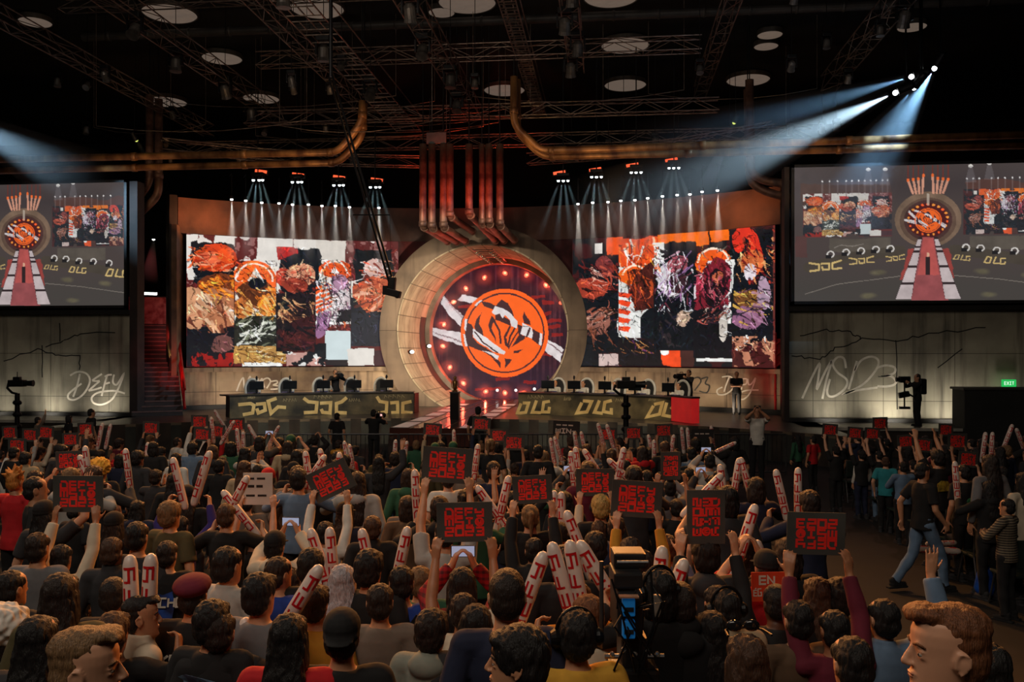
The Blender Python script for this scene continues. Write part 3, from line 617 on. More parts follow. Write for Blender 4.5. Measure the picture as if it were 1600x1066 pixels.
def screen_mesh(name, fn, img, mat, parent, mask=None):
    """grid with one vertex per picture dot; fn(u, v) gives the point, v downwards"""
    H, W = img.shape[:2]; off = abs_loc(parent) if parent else Vector()
    u = np.linspace(0, 1, W); v = np.linspace(0, 1, H)
    co = np.zeros((H, W, 3))
    for i in range(W):
        a, b = fn(u[i], 0.0) - off, fn(u[i], 1.0) - off
        co[:, i, :] = np.array(a)[None, :] * (1 - v[:, None]) + np.array(b)[None, :] * v[:, None]
    idx = np.arange(H * W).reshape(H, W)
    q = np.stack([idx[:-1, :-1], idx[1:, :-1], idx[1:, 1:], idx[:-1, 1:]], -1).reshape(-1, 4)
    cols = img.reshape(-1, 3) / 255.0; cols = np.where(cols <= .04045, cols / 12.92, ((cols + .055) / 1.055) ** 2.4)
    co = co.reshape(-1, 3)
    if mask is not None:
        keep = mask.reshape(-1); q = q[keep[q].all(1)]; used = np.unique(q); rm = np.full(len(co), -1); rm[used] = np.arange(len(used)); q = rm[q]; co, cols = co[used], cols[used]
    me = bpy.data.meshes.new(name)
    me.vertices.add(len(co)); me.vertices.foreach_set('co', co.astype(np.float32).ravel())
    me.loops.add(len(q) * 4); me.loops.foreach_set('vertex_index', q.astype(np.int32).ravel())
    me.polygons.add(len(q)); me.polygons.foreach_set('loop_start', np.arange(0, len(q) * 4, 4, dtype=np.int32))
    me.update(calc_edges=True)
    at = me.color_attributes.new('picture', 'FLOAT_COLOR', 'POINT')
    at.data.foreach_set('color', np.concatenate([cols, np.ones((len(cols), 1))], 1).astype(np.float32).ravel())
    me.materials.append(mat); me.shade_smooth()
    o = bpy.data.objects.new(name, me); o.parent = parent; COL.objects.link(o); return o
# ------------------------------------------------------------------ the hall
FLOOR_M = M('dark_carpet', s255(25, 20, 19), s255(16, 13, 13), 1.2, 0.85, bump=0.2)
BLACKWALL = M('black_wall', s255(9, 9, 12), s255(6, 6, 8), 0.6, 0.95)
BLACKSTEEL = M('black_steel', s255(30, 30, 32), s255(20, 20, 22), 6, 0.45, 0.6)
TRUSS_M = M('truss_metal', s255(88, 76, 66), s255(52, 44, 40), 5, 0.42, 0.8)
GREYSTEEL = M('grey_steel', s255(120, 120, 122), s255(84, 84, 86), 6, 0.4, 0.8)
CONC = concrete('cast_concrete', s255(176, 168, 148), s255(112, 106, 94), s255(66, 62, 56))
CONC2 = concrete('stage_concrete', s255(172, 148, 120), s255(112, 92, 76), s255(60, 48, 42), 0.8)
RINGC = concrete('ring_concrete', s255(146, 124, 104), s255(108, 92, 78), s255(94, 80, 68), 0.7, 'ring')
TUNC = concrete('tunnel_concrete', s255(210, 190, 160), s255(168, 148, 122), s255(136, 112, 90), 0.9, 'tunnel')
RUST = M('rust_fascia', s255(124, 86, 70), s255(72, 52, 46), 0.7, 0.8, bump=0.2, detail=6)
STAGE_M = M('stage_floor', s255(70, 62, 56), s255(44, 40, 38), 1.5, 0.32)
FASCIA = M('stage_fascia', s255(66, 66, 60), s255(42, 42, 40), 1.2, 0.8)
WHITEP = M('white_paint', s255(226, 218, 204), s255(200, 192, 178), 5, 0.7)
GREYP = M('grey_paint', s255(70, 66, 60), s255(46, 42, 40), 5, 0.7)
def structure(name, mb, m, smooth=False, label=None):
    o = mb.build(name, m, None, smooth); o['kind'] = 'structure'
    if label: o['label'] = label
    return o
structure('floor', MB().box((0, 22, -0.05), (90, 60, 0.1)), FLOOR_M)
structure('ceiling', MB().box((0, 22, 15.75), (90, 62, 0.3)), BLACKWALL)
structure('wall_back', MB().box((0, 50, 8), (90, 0.3, 16)), BLACKWALL)
structure('wall_left', MB().box((-42, 22, 8), (0.3, 60, 16)), BLACKWALL)
structure('wall_right', MB().box((38, 22, 8), (0.3, 60, 16)), BLACKWALL)
def arcp(dx, R, z, c=ARC):
    t = math.asin(dx / R); return Vector((c[0] + R * math.sin(t), c[1] + R * math.cos(t), z))
def arc_slab(dx0, dx1, R, z0, z1, th, n=40, c=ARC):
    """upright curved slab, its hollow side facing the hall"""
    mb = MB(); vs, fs = [], []
    t0, t1 = math.asin(dx0 / R), math.asin(dx1 / R)
    for i in range(n + 1):
        t = t0 + (t1 - t0) * i / n; s, k = math.sin(t), math.cos(t)
        for (r, z) in ((R, z0), (R + th, z0), (R + th, z1), (R, z1)): vs.append((c[0] + r * s, c[1] + r * k, z))
    for i in range(n):
        a, b = 4 * i, 4 * i + 4
        for j in range(4): fs.append((a + j, a + (j + 1) % 4, b + (j + 1) % 4, b + j))
    fs += [(0, 1, 2, 3), (4 * n + 3, 4 * n + 2, 4 * n + 1, 4 * n)]
    return mb.add(vs, fs)
# stage floor slab with its bowed front edge, wings and audience risers
FR = (SX, 15.0)
out = [(FR[0] + 16 * math.sin(t), FR[1] + 16 * math.cos(t)) for t in np.linspace(-math.asin(12.2 / 16), math.asin(12.2 / 16), 40)]
out += [(SX + 12.3, 34.4)] + [(ARC[0] + 19.6 * math.sin(t), ARC[1] + 19.6 * math.cos(t)) for t in np.linspace(math.asin(12.0 / 19.6), -math.asin(12.0 / 19.6), 40)] + [(SX - 12.3, 34.4)]
ident = lambda u, v, w: Vector((u, v, w))
st = structure('floor_stage', MB().prism(out, ident, STZ), STAGE_M)
structure('trim_1', arc_slab(-12.2, 12.2, 16.0, 0.0, STZ - 0.08, 0.02, 40, FR), FASCIA)
structure('trim_2', arc_slab(-12.2, 12.2, 16.0, STZ - 0.09, STZ + 0.004, 0.05, 40, FR), M('stage_nosing', s255(120, 104, 84), s255(90, 78, 64), 3, 0.5))
structure('floor_right_wing', MB().box((12.5, 29.95, STZ / 2), (12.8, 2.7, STZ)), STAGE_M)
structure('floor_left_wing', MB().box((-23.4, 29.95, STZ / 2), (12.6, 2.7, STZ)), STAGE_M)
structure('trim_3', MB().box((12.5, 28.57, STZ - 0.03), (12.8, 0.06, 0.09)), M('wing_nosing', s255(190, 184, 172), s255(150, 146, 138), 3, 0.5))
structure('trim_4', MB().box((-23.4, 28.57, STZ - 0.03), (12.6, 0.06, 0.09)), MATS['wing_nosing'])
for (y0, y1, h) in ((-6, 3.2, 0.75), (3.2, 4.6, 0.55), (4.6, 6.6, 0.35), (6.6, 9.0, 0.2)):
    structure('floor_riser', MB().box((-5.0, (y0 + y1) / 2, h / 2), (15.0, y1 - y0, h)), FLOOR_M)
# curved wall behind the stage
structure('wall_stage_left', arc_slab(-11.9, -3.6, 19.6, STZ, 2.50, 0.3), CONC2)
structure('wall_stage_right', arc_slab(3.6, 11.9, 19.6, STZ, 2.50, 0.3), CONC2)
structure('trim_5', arc_slab(-11.9, -3.9, 19.42, 2.42, 2.60, 0.4), CONC2)
structure('trim_6', arc_slab(3.9, 11.9, 19.42, 2.42, 2.60, 0.4), CONC2)
structure('trim_7', arc_slab(-11.9, -3.9, 19.4, STZ, STZ + 0.16, 0.2), M('dark_skirting', s255(36, 32, 30), s255(24, 22, 20), 3, 0.7))
structure('trim_8', arc_slab(3.9, 11.9, 19.4, STZ, STZ + 0.16, 0.2), MATS['dark_skirting'])
for s in (-1, 1):
    for (a0, a1, z0) in ((2.9, 3.95, 6.35), (2.0, 2.95, 7.35)):
        structure('wall_shoulder', arc_slab(min(s * a0, s * a1), max(s * a0, s * a1), 19.6, z0, 8.1, .2, 6), M('maroon_panel', s255(110, 44, 42), s255(60, 28, 30), 1.4, .8, emit=None))
structure('wall_fascia', arc_slab(-11.9, 11.9, 19.55, 8.06, 9.5, 0.3, 60), RUST)
# upright piers that end the curved screens
for s in (-1, 1):
    p0 = arcp(s * 11.95, 19.5, 0)
    structure('trim_9' if s < 0 else 'trim_10', MB().box((p0.x + s * 0.12, p0.y - 0.1, 5.2), (0.30, 0.9, 8.6), (0, 0, -s * 0.62)), M('pier', s255(62, 48, 44), s255(40, 32, 30), 1.5, 0.7))
# concrete wing walls under the side screens
structure('wall_wing_right', MB().box((9.85, 31.3, 2.85), (7.7, 0.3, 3.9)), CONC)
structure('wall_wing_left', MB().box((-23.2, 31.3, 2.85), (11.6, 0.3, 3.9)), CONC)
structure('wall_wing_far_right', MB().box((17.2, 31.0, 5.0), (7.0, 0.3, 10)), M('far_wall', s255(40, 40, 40), s255(26, 26, 28), 1, 0.9))
structure('trim_11', MB().box((5.98, 31.1, 5.2), (0.16, 0.5, 8.6)), MATS['pier'])
structure('trim_12', MB().box((-17.28, 31.1, 5.2), (0.30, 0.5, 8.6)), MATS['pier'])
for (x0, x1, nm) in ((6.06, 14.4, 'trim_13'), (-29, -17.4, 'trim_14')):
    structure(nm, MB().box(((x0 + x1) / 2, 31.05, 4.72), (x1 - x0, 0.34, 0.16)).box(((x0 + x1) / 2, 31.05, STZ + 0.06), (x1 - x0, 0.4, 0.12)), MATS['dark_skirting'])
# graffiti, brushed straight onto the walls
def on_plane(y):
    return lambda u, v, w: PY(u, v, y) + Vector((0, -w, 0))
def on_arc(R, c=ARC):
    def fn(u, v, w):
        p = PC(u, v, c, R - 0.004); r = Vector((c[0] - p.x, c[1] - p.y, 0)).normalized(); return p + r * w
    return fn
def graffiti(name, lines, fn, wd, m, label, cat='graffiti'):
    mb = MB()
    for ln in lines: mb.stroke(smooth_path(ln, 6), wd, fn, 0.006)
    o = mb.build(name, m); tag(o, label, cat); return o
Z4 = lambda L, x0=1180, y0=540, k=3.81: [[(x0 + x / k, y0 + y / k) for x, y in l] for l in L]
graffiti('graffiti_lettering', Z4([[(280, 315), (330, 205), (382, 108), (376, 190), (368, 258), (415, 160), (455, 92), (425, 200), (400, 318)], [(540, 135), (528, 78), (490, 70), (462, 110), (490, 160), (545, 205), (535, 255), (480, 298), (440, 302), (428, 270), (445, 200)],
    [(605, 92), (580, 180), (556, 262)], [(592, 150), (630, 90), (690, 66), (732, 88), (722, 140), (660, 215), (590, 262), (525, 290), (600, 268), (728, 250)], [(728, 132), (780, 118), (830, 132), (826, 165), (770, 182), (745, 184), (805, 182), (838, 212), (822, 236), (770, 244), (728, 242)]]),
    on_plane(31.149), 3.4, WHITEP, 'big white brushed letters MSI23 on the concrete wall under the right-hand screen')
Z5 = lambda L: Z4(L, 0, 470, 4.633)
graffiti('graffiti_lettering', Z5([[(578, 530), (560, 610), (530, 696)], [(508, 542), (560, 516), (620, 524), (650, 565), (640, 620), (600, 680), (545, 716), (500, 712), (494, 680), (530, 645), (590, 600)],
    [(738, 530), (704, 552), (668, 578)], [(668, 578), (694, 582), (722, 580)], [(722, 582), (682, 616), (642, 652)], [(642, 652), (690, 642), (736, 628)], [(776, 538), (756, 610), (736, 690)], [(758, 550), (784, 538), (810, 536)], [(756, 604), (776, 598), (796, 592)],
    [(826, 535), (818, 590), (848, 606), (896, 530), (860, 630), (810, 715), (740, 752), (680, 742), (664, 705), (700, 670), (770, 655), (840, 654), (904, 672)]]),
    on_plane(31.149), 2.8, WHITEP, 'big white brushed letters DEFY on the concrete wall under the left-hand screen')
Z3 = lambda L: Z4(L, 280, 550, 4.21)
graffiti('graffiti_lettering', Z3([[(378, 258), (400, 200), (422, 172), (428, 235), (450, 190), (468, 165), (468, 245)], [(470, 240), (488, 195), (520, 180), (520, 215)], [(530, 200), (545, 178), (560, 235)], [(540, 190), (580, 172), (600, 195), (575, 240)], [(604, 195), (640, 190), (645, 205), (620, 218), (655, 225), (650, 242), (600, 246)]]),
    on_arc(19.598), 2.4, WHITEP, 'white brushed letters on the stage back wall behind the left-hand desk')
Z34 = lambda L: Z4(L, 790, 550, 3.556)
graffiti('graffiti_lettering', Z34([[(1243, 140), (1225, 185), (1214, 222)], [(1202, 140), (1245, 136), (1272, 165), (1262, 205), (1222, 235), (1182, 236), (1176, 212), (1205, 196)], [(1318, 150), (1310, 210)], [(1318, 150), (1340, 152), (1336, 178), (1316, 182)],
    [(1345, 150), (1350, 180), (1366, 178), (1388, 148), (1360, 225), (1325, 262), (1296, 258), (1300, 232), (1340, 214), (1406, 212)]]), on_arc(19.598), 2.2, WHITEP, 'white brushed letters DEFY on the stage back wall beside the red panel')
graffiti('graffiti_lettering', Z34([[(930, 195), (950, 150), (975, 130), (962, 180), (985, 150), (985, 196)], [(1040, 150), (1070, 142), (1085, 165), (1050, 215)], [(1088, 150), (1122, 142), (1110, 175), (1132, 190), (1118, 226), (1076, 218)]]), on_arc(19.598), 2.2, GREYP, 'dark grey brushed letters on the stage back wall by the red panel')
graffiti('graffiti_lettering', Z34([[(548, 190), (556, 140), (572, 188), (590, 135)], [(590, 140), (608, 190)], [(608, 150), (645, 128)], [(630, 140), (640, 185)]]), on_arc(19.598), 1.8, M('beige_paint', s255(170, 150, 124), s255(130, 114, 96), 5, 0.7), 'faint beige brushed letters behind the right-hand desk and remote camera')
def crack(lines, y, wd, label):
    mb = MB()
    for ln in lines: mb.stroke(ln, wd, on_plane(y), 0.003)
    o = mb.build('wall_crack', M('crack_dark', s255(22, 22, 24), s255(14, 14, 16), 6, 0.9)); tag(o, label, 'crack')
rr = random.Random(3)
def ragged(pts, k=6, j=2.2):
    o = []
    for a, b in zip(pts, pts[1:]):
        for q in range(k): t = q / k; o.append((a[0] + (b[0] - a[0]) * t + rr.uniform(-j, j), a[1] + (b[1] - a[1]) * t + rr.uniform(-j, j)))
    return o + [pts[-1]]
crack([ragged([(1238, 556), (1280, 562), (1305, 545), (1345, 530), (1400, 532), (1450, 522), (1540, 512)]), ragged([(1345, 530), (1330, 520), (1290, 515), (1250, 525)]), ragged([(1400, 532), (1402, 640)], 4, .8), ragged([(1505, 545), (1465, 575)], 3, 1.5)], 31.149, 1.6, 'dark crack branching across the concrete wall above the letters MSI23')
crack([ragged([(5, 565), (60, 545), (75, 552), (98, 557), (124, 556), (124, 578)], 4, 1.6), ragged([(66, 540), (66, 590)], 4, .6), ragged([(70, 542), (95, 536), (105, 528), (125, 522), (180, 520)], 4, 2), ragged([(93, 535), (93, 505)], 3, 1)], 31.149, 1.6, 'dark crack stepping across the concrete wall above the letters DEFY')

# ------------------------------------------------------------------ screens
la, ra = left_wall_picture(340, 214), right_wall_picture(340, 226)
def led_wall(dx0, dx1, img, label):
    p0 = arcp((dx0 + dx1) / 2, 19.5, 2.6); t = thing('led_wall', p0, label, 'video wall')
    a0, a1 = math.asin(dx0 / 19.5), math.asin(dx1 / 19.5)
    fn = lambda u, v: Vector((ARC[0] + 19.5 * math.sin(a0 + (a1 - a0) * u), ARC[1] + 19.5 * math.cos(a0 + (a1 - a0) * u), 8.04 - 5.40 * v))
    screen_mesh('display', fn, img, painted('led_picture_' + ('l' if dx0 < 0 else 'r'), 1.0), t)
    arc_slab(dx0, dx1, 19.56, 2.62, 8.05, 0.22, 24).build('cabinet', BLACKSTEEL, t)
led_wall(-11.62, -3.7, la, 'curved video wall of cream, gold and orange paint panels, left of the portal')
led_wall(3.85, 11.62, ra, 'curved video wall of black, crimson and orange paint panels, right of the portal')
feed = feed_picture(400, 226, la, ra)
FEEDM = painted('feed_picture', 1.0)
def side_screen(x0, x1, label):
    t = thing('video_screen', ((x0 + x1) / 2, 30.9, 4.96), label, 'screen')
    fn = lambda u, v: Vector((x0 + (x1 - x0) * u, 30.8, 9.46 - 4.5 * v))
    screen_mesh('display', fn, feed, FEEDM, t)
    f = MB()
    for (c, s) in ((((x0 + x1) / 2, 30.87, 9.51), (x1 - x0 + .2, .14, .1)), (((x0 + x1) / 2, 30.87, 4.91), (x1 - x0 + .2, .14, .1)), ((x0 - .05, 30.87, 7.21), (.1, .14, 4.7)), ((x1 + .05, 30.87, 7.21), (.1, .14, 4.7))): f.box(c, s)
    f.build('frame', M('screen_frame', s255(40, 40, 42), s255(28, 28, 30), 4, .5), t)
    MB().box(((x0 + x1) / 2, 30.92, 7.21), (x1 - x0, .12, 4.5)).build('cabinet', BLACKSTEEL, t)
side_screen(6.22, 14.42, 'big flat screen with the live stage picture above the letters MSI23')
side_screen(-25.85, -17.62, 'big flat screen with the live stage picture above the letters DEFY')

# ------------------------------------------------------------------ round portal
RC = Vector((SX, 37.64, 4.17))
portal = thing('portal', RC, 'huge round concrete portal ring in the middle of the stage', 'portal')
def annulus(r0, r1, y0, y1, n=96):
    mb = MB(); vs, fs = [], []
    for i in range(n):
        t = 2 * PI * i / n
        for (r, y) in ((r0, y0), (r1, y0), (r1, y1), (r0, y1)): vs.append((RC.x + r * math.sin(t), RC.y + y, RC.z + r * math.cos(t)))
    for i in range(n):
        a, b = 4 * i, 4 * ((i + 1) % n)
        for j in range(4): fs.append((a + j, a + (j + 1) % 4, b + (j + 1) % 4, b + j))
    return mb.add(vs, fs)
annulus(3.68, 4.48, 0.0, 1.0).build('front_ring', RINGC, portal)
annulus(3.64, 3.70, -0.03, 6.5).build('tunnel', TUNC, portal, False)
inner = annulus(3.40, 3.66, 5.5, 6.3)
inner.build('inner_rim', M('inner_rim', s255(150, 132, 116), s255(110, 96, 84), 1.5, .6), portal)
# dark recess let into the tunnel, near its end
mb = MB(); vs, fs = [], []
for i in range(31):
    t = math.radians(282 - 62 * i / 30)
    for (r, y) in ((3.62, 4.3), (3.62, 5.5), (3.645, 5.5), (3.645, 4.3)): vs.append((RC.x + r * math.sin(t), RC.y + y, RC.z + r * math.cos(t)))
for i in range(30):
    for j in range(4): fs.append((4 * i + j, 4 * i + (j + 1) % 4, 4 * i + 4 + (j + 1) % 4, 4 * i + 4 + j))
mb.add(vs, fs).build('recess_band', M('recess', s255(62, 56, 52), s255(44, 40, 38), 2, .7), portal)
PSY = RC.y + 6.4
pp = portal_picture(300, 300)
def portal_fn(u, v):
    return Vector((RC.x - 3.62 + 7.24 * u, PSY, RC.z + 3.62 - 7.24 * v))
# picture is drawn in frame units; resample it onto the square the disc fills
uu, vv = np.meshgrid(np.linspace(0, 1, 300), np.linspace(0, 1, 300))
D0 = (Vector((RC.x, PSY, RC.z)) - EYE).dot(FWD)
cx, cy, _ = PIX((RC.x, PSY, RC.z)); hw = 3.62 * FPX / D0
fx = (cx + (uu - .5) * 2 * hw - 640 - 26) / 232; fy = (cy + (vv - .5) * 2 * hw - 420 + 15) / 240
ix, iy = np.clip(fx * 299, 0, 299).astype(int), np.clip(fy * 299, 0, 299).astype(int)
dm = np.hypot(uu - .5, vv - .5) < 0.498
screen_mesh('display', portal_fn, pp[iy, ix], painted('portal_picture', 1.0, 0.02), portal, dm)
structure('floor_portal', MB().box((SX, 41.0, STZ / 2), (5.0, 6.4, STZ)), STAGE_M)
structure('wall_portal_back', MB().box((SX, PSY + 0.3, 4.2), (8, 0.2, 7.6)), BLACKWALL)
# crown fitting: a ladder of small lamps that hangs under the top of the tunnel
cf = thing('crown_light', (SX, RC.y + 2.6, RC.z + 3.5), 'ladder of small chrome lamps under the top of the portal tunnel', 'light fixture')
fr = MB()
for s in (-1, 1): fr.bar((SX + s * .42, RC.y + .2, RC.z + 3.48), (SX + s * .42, RC.y + 5.6, RC.z + 3.48), .03)
for i in range(8): fr.bar((SX - .42, RC.y + .4 + i * .7, RC.z + 3.48), (SX + .42, RC.y + .4 + i * .7, RC.z + 3.48), .02)
fr.build('frame', GREYSTEEL, cf)
for i in range(7):
    for s in (-1, 1):
        MB().ell((SX + s * .3, RC.y + .6 + i * .75, RC.z + 3.38), (.09, .09, .07)).build('lamp', M('chrome', s255(220, 216, 206), s255(190, 186, 176), 4, .15, .9), cf, True)
for (px, py) in ((642, 550), (669, 541)):
    p = P(px, py, 42 if px > 650 else 39.6); t = thing('portal_lamp', p, 'small white lamp on the portal tunnel side, ' + ('the one nearer the hall' if px < 650 else 'the one further in'), 'lamp')
    MB().lathe(p, [(.05, -.1), (.1, -.05), (.1, .05)], 14, (1, -1, 0)).build('housing', BLACKSTEEL, t)
    MB().ell(p + Vector((.07, -.07, 0)), (.10, .10, .08)).build('lens', glow('lamp_white', (1, 1, .96), 2), t, True)
RHZ = haze_mat('glow_puff', .9, True)  # puffs added round the lamps to spread their red glow
lamps = [(757, 434), (789, 427), (823, 430), (853, 446), (877, 473), (728, 451), (709, 472), (694, 507), (692, 541), (703, 574), (724, 599), (759, 612), (789, 614), (819, 614)]
for i, (px, py) in enumerate(lamps):
    p = PY(px, py, PSY - .35); t = thing('stage_lamp', p, 'red stage lamp, %s clockwise from the top of the portal disc' % (['topmost', '2nd', '3rd', '4th', '5th', '14th', '13th', '12th', '11th', '10th', '9th', '8th', '7th', '6th'][i]), 'lamp', 'red lamps round the portal disc')
    MB().lathe(p, [(.10, .22), (.15, .1), (.15, 0)], 14, (0, 1, 0)).build('housing', BLACKSTEEL, t)
    MB().ell(p, (.13, .05, .10), (0, (i * 1.7) % 3 - 1.2, 0)).build('lens', glow('lamp_red', (1, .10, .05), 1.5), t, True)
    MB().ell(p + Vector((.02, -.05, .01)), (.05, .03, .04)).build('bulb', glow('lamp_core', (1, .32, .16), 2.4), t, True)
    tag(MB().ell(p + Vector((0, -.1, 0)), (.6, .3, .6)).build('haze', RHZ), 'added haze puff for red glow round a portal lamp, lamp %s of the circle' % ordi(i + 1), 'haze', None, 'stuff')
    l = bpy.data.lights.new('stage_lamp_light', 'POINT'); l.energy, l.color, l.shadow_soft_size = 26, (1, .06, .03), .05
    lo = bpy.data.objects.new('stage_lamp_light', l); lo.location = p + Vector((0, -.16, 0)); COL.objects.link(lo)
for (px, py) in ((777, 610), (806, 610), (835, 608)):
    p = PY(px, py, PSY - .3); t = thing('floor_lamp', p, 'tiny white lamp at the foot of the portal disc, ' + {777: 'leftmost of three', 806: 'middle of three', 835: 'rightmost of three'}[px], 'lamp', 'white lamps at the foot of the portal disc')
    MB().lathe(p, [(.05, .15), (.09, .05), (.09, 0)], 12, (0, 1, 0)).build('housing', BLACKSTEEL, t); MB().ell(p, (.07, .04, .07)).build('lens', MATS['lamp_white'], t, True)

# ------------------------------------------------------------------ runway
RWZ = STZ + 0.012
rw = thing('runway', (SX, 35, STZ), 'glossy runway that leads out of the portal towards the crowd', 'runway')
MB().box((SX, 35.0, STZ - .27), (2.7, 16.2, .56)).build('deck', M('runway_deck', s255(96, 58, 50), s255(70, 42, 38), 1.0, .16), rw)
g = MB()
for s in (-1, 1): g.box((SX + s * .36, 34, RWZ + .002), (.05, 14, .006))
g.build('groove', M('groove', s255(40, 28, 28), s255(30, 22, 22), 3, .5), rw)
for s in (-1, 1):
    MB().box((SX + s * 1.05, 35, RWZ), (.62, 16.0, .008)).build('border', M('border_dark', s255(30, 26, 26), s255(22, 20, 20), 3, .4), rw)
    y = 27.1
    for (a, L) in ((0, 1.9), (2.5, 1.7), (5.0, 1.4), (7.2, 1.2), (9.2, 1.0), (11.2, 1.0)):
        MB().box((SX + s * 1.05, y + a + L / 2, RWZ + .008), (.5, L, .008)).build('light_panel', M('light_panel', s255(232, 214, 206), s255(206, 186, 178), 3, .35, emit=(1, .82, .76), estr=.10), rw)
MB().box((SX, 26.93, STZ - .06), (2.72, .05, .14)).build('edge_strip', M('edge_strip', s255(210, 186, 176), s255(180, 150, 140), 3, .4), rw)

# ------------------------------------------------------------------ side stairs
def staircase(a, b, wid, n, label):
    t = thing('staircase', a, label, 'stairs')
    a, b = Vector(a), Vector(b); d = Vector((b.x - a.x, b.y - a.y, 0)); L = d.length; d.normalize(); s = Vector((d.y, -d.x, 0))
    R = Matrix((s, d, UP)).transposed(); h = (b.z - a.z) / n; run = L / n
    mb, ns = MB(), MB()
    for i in range(n):
        z = a.z + h * (i + 1); c = a + d * (run * (i + .5)); mb.box((c.x, c.y, (z + a.z) / 2), (wid, run, z - a.z), R)
        e = a + d * (run * i); ns.box((e.x, e.y, z - .02), (wid, .05, .05), R)
    mb.build('steps', M('stair_dark', s255(58, 42, 40), s255(40, 30, 30), 3, .6), t)
    ns.build('step_edging', M('stair_edge', s255(124, 84, 76), s255(90, 62, 58), 3, .5), t)
    c = b + d * .8; MB().box((c.x, c.y, (a.z + b.z) / 2), (wid, 1.6, b.z - a.z), R).build('landing', MATS['stair_dark'], t)
    return t, d, s, R
sa, sb = P(246, 651, 32.8), P(236, 508, 38.2); sa.z = STZ; sb.z = 4.4
st1, sd, ss, sR = staircase(sa, sb, 1.75, 20, 'dim steep staircase with a red railing, left of the curved video wall')
def rail_line(off, z0, z1):
    return sa + ss * off + Vector((0, 0, z0)), sb + ss * off + Vector((0, 0, z1))
REDM = M('red_railing', s255(200, 24, 28), s255(150, 14, 18), 3, .35)
rl = thing('stair_railing', sa + ss * .95, 'red tube railing up the side of the staircase', 'railing')
m1 = MB()
for h in (.25, .95): p, q = rail_line(.95, h, h); m1.tube([p, q], .055, 8)
for i in range(9):
    p, q = rail_line(.95, 0, 0); c = p.lerp(q, (i + .5) / 9); m1.bar(c, c + Vector((0, 0, 1.0)), .035)
m1.build('rail', REDM, rl)
for (t0, t1) in ((.62, .78), (.84, .99)):
    p, q = rail_line(.95, .75, .75); MB().tube([p.lerp(q, t0), p.lerp(q, t1)], .05, 8).build('light_tube', glow('tube_light', (.95, 1, 1), 3.0), rl)
for i in range(2):
    p, q = rail_line(1.08, .1, .1); spot('rail_light', p.lerp(q, .25 + .4 * i) + Vector((.1, -1.6, .6)), p.lerp(q, .35 + .4 * i) + Vector((0, 0, .4)), 60, (1, .04, .04), 80, .9, .1)
bc = sb + sd * .05
bn = thing('parapet_banner', bc + Vector((0, 0, .1)), 'red and white printed banner along the top of the staircase', 'banner')
pb = Paint(60, 36, 0, 0, 60, 36, (150, 60, 54), 201); pb.strokes(0, 0, 60, 36, 60, [(230, 210, 196), (120, 24, 30), (200, 90, 80), (90, 40, 40)], 14, 4, 1.3, .8)
mm = M('banner_print', s255(190, 120, 110), s255(120, 36, 36), 3.2, .8, detail=8)
MB().box(bc + Vector((0, 0, .62)), (1.75, .05, 1.15), sR).build('cloth', mm, bn)
MB().box(bc + Vector((0, .06, 1.22)), (1.8, .06, .06), sR).build('top_bar', BLACKSTEEL, bn)
tl = P(235, 459, 39.5); t = thing('tube_light', tl, 'bright white tube light over the staircase banner', 'light')
MB().box(tl + Vector((0, .06, 0)), (.62, .06, .12), sR).bar(tl + Vector((0, .06, 0)), tl + Vector((0, .06, -1.6)), .02).build('housing', BLACKSTEEL, t); MB().tube([tl - ss * .27, tl + ss * .27], .05, 8).build('tube', glow('tube_bright', (.9, 1, .98), 9), t, True)
spot('stair_red', P(225, 380, 37), P(240, 500, 39), 60, (1, .12, .14), 90, .9, .2)
spot('stair_red', P(240, 560, 31.5), P(245, 560, 35), 16, (1, .10, .10), 90, .9, .2)
# tall side panel between the stairs and the curved screen, lit amber
structure('wall_stair', MB().box((P(275, 500, 37.4).x + .35, P(275, 500, 37.4).y, 4.6), (.2, 4.6, 7.4), (0, 0, .30)), M('stair_side', s255(150, 110, 80), s255(90, 66, 52), 1.2, .8))
spot('amber_wash', P(262, 560, 35.2), P(272, 440, 37.4), 70, (1, .62, .18), 50, .9, .1)
# right-hand counterpart: red lattice seen almost edge on
rt = P(1221, 648, 33.6); rt.z = STZ
rg = thing('stair_railing', rt, 'red lit lattice frame beside the right end of the curved video wall', 'railing')
m2 = MB()
for s in (-.22, .22): m2.bar(rt + Vector((s, 0, 0)), rt + Vector((s, 0, 3.1)), .05)
for i in range(7): z = .1 + i * .42; m2.bar(rt + Vector((-.22, 0, z)), rt + Vector((.22, 0, z + .34)), .04)
m2.build('rail', REDM, rg)
MB().box(rt + Vector((0, .1, 2.35)), (.42, .06, 1.0)).build('panel', REDM, rg)
spot('rail_light', rt + Vector((0, -2.0, .6)), rt + Vector((0, 0, 1.6)), 120, (1, .04, .04), 80, .9, .1)
# exit sign and the dark booth below it
ep = PY(1577, 599, 30.8)
t = thing('exit_sign', ep, 'green lit EXIT sign on the dark wall', 'sign')
MB().box(ep + Vector((0, .04, 0)), (.44, .08, .24), None, .01).build('housing', M('exit_green', s255(30, 150, 70), s255(24, 130, 60), 4, .5, emit=s255(40, 190, 90), estr=.9), t)
lt = MB(); letters(lt, 'EXIT', -.15, -.05, .055, .1, .025, .016, lambda u, v, w: ep + Vector((u, -w - .001, v)), .004); lt.build('lettering', glow('exit_white', (.8, 1, .85), 1.0), t)
bx = PY(1556, 655, 28.4)
t = thing('control_booth', (bx.x, 28.4, 0), 'tall dark boxed booth below the green exit sign', 'booth')
MB().box((bx.x + .6, 28.9, 1.05), (3.0, 1.0, 2.1), None, .02).build('body', M('booth', s255(40, 40, 38), s255(28, 28, 28), 1, .8), t)
MB().box((bx.x + .6, 28.9, 2.13), (3.1, 1.1, .07), None, .01).build('top', M('booth_top', s255(60, 58, 54), s255(44, 42, 40), 1, .6), t)
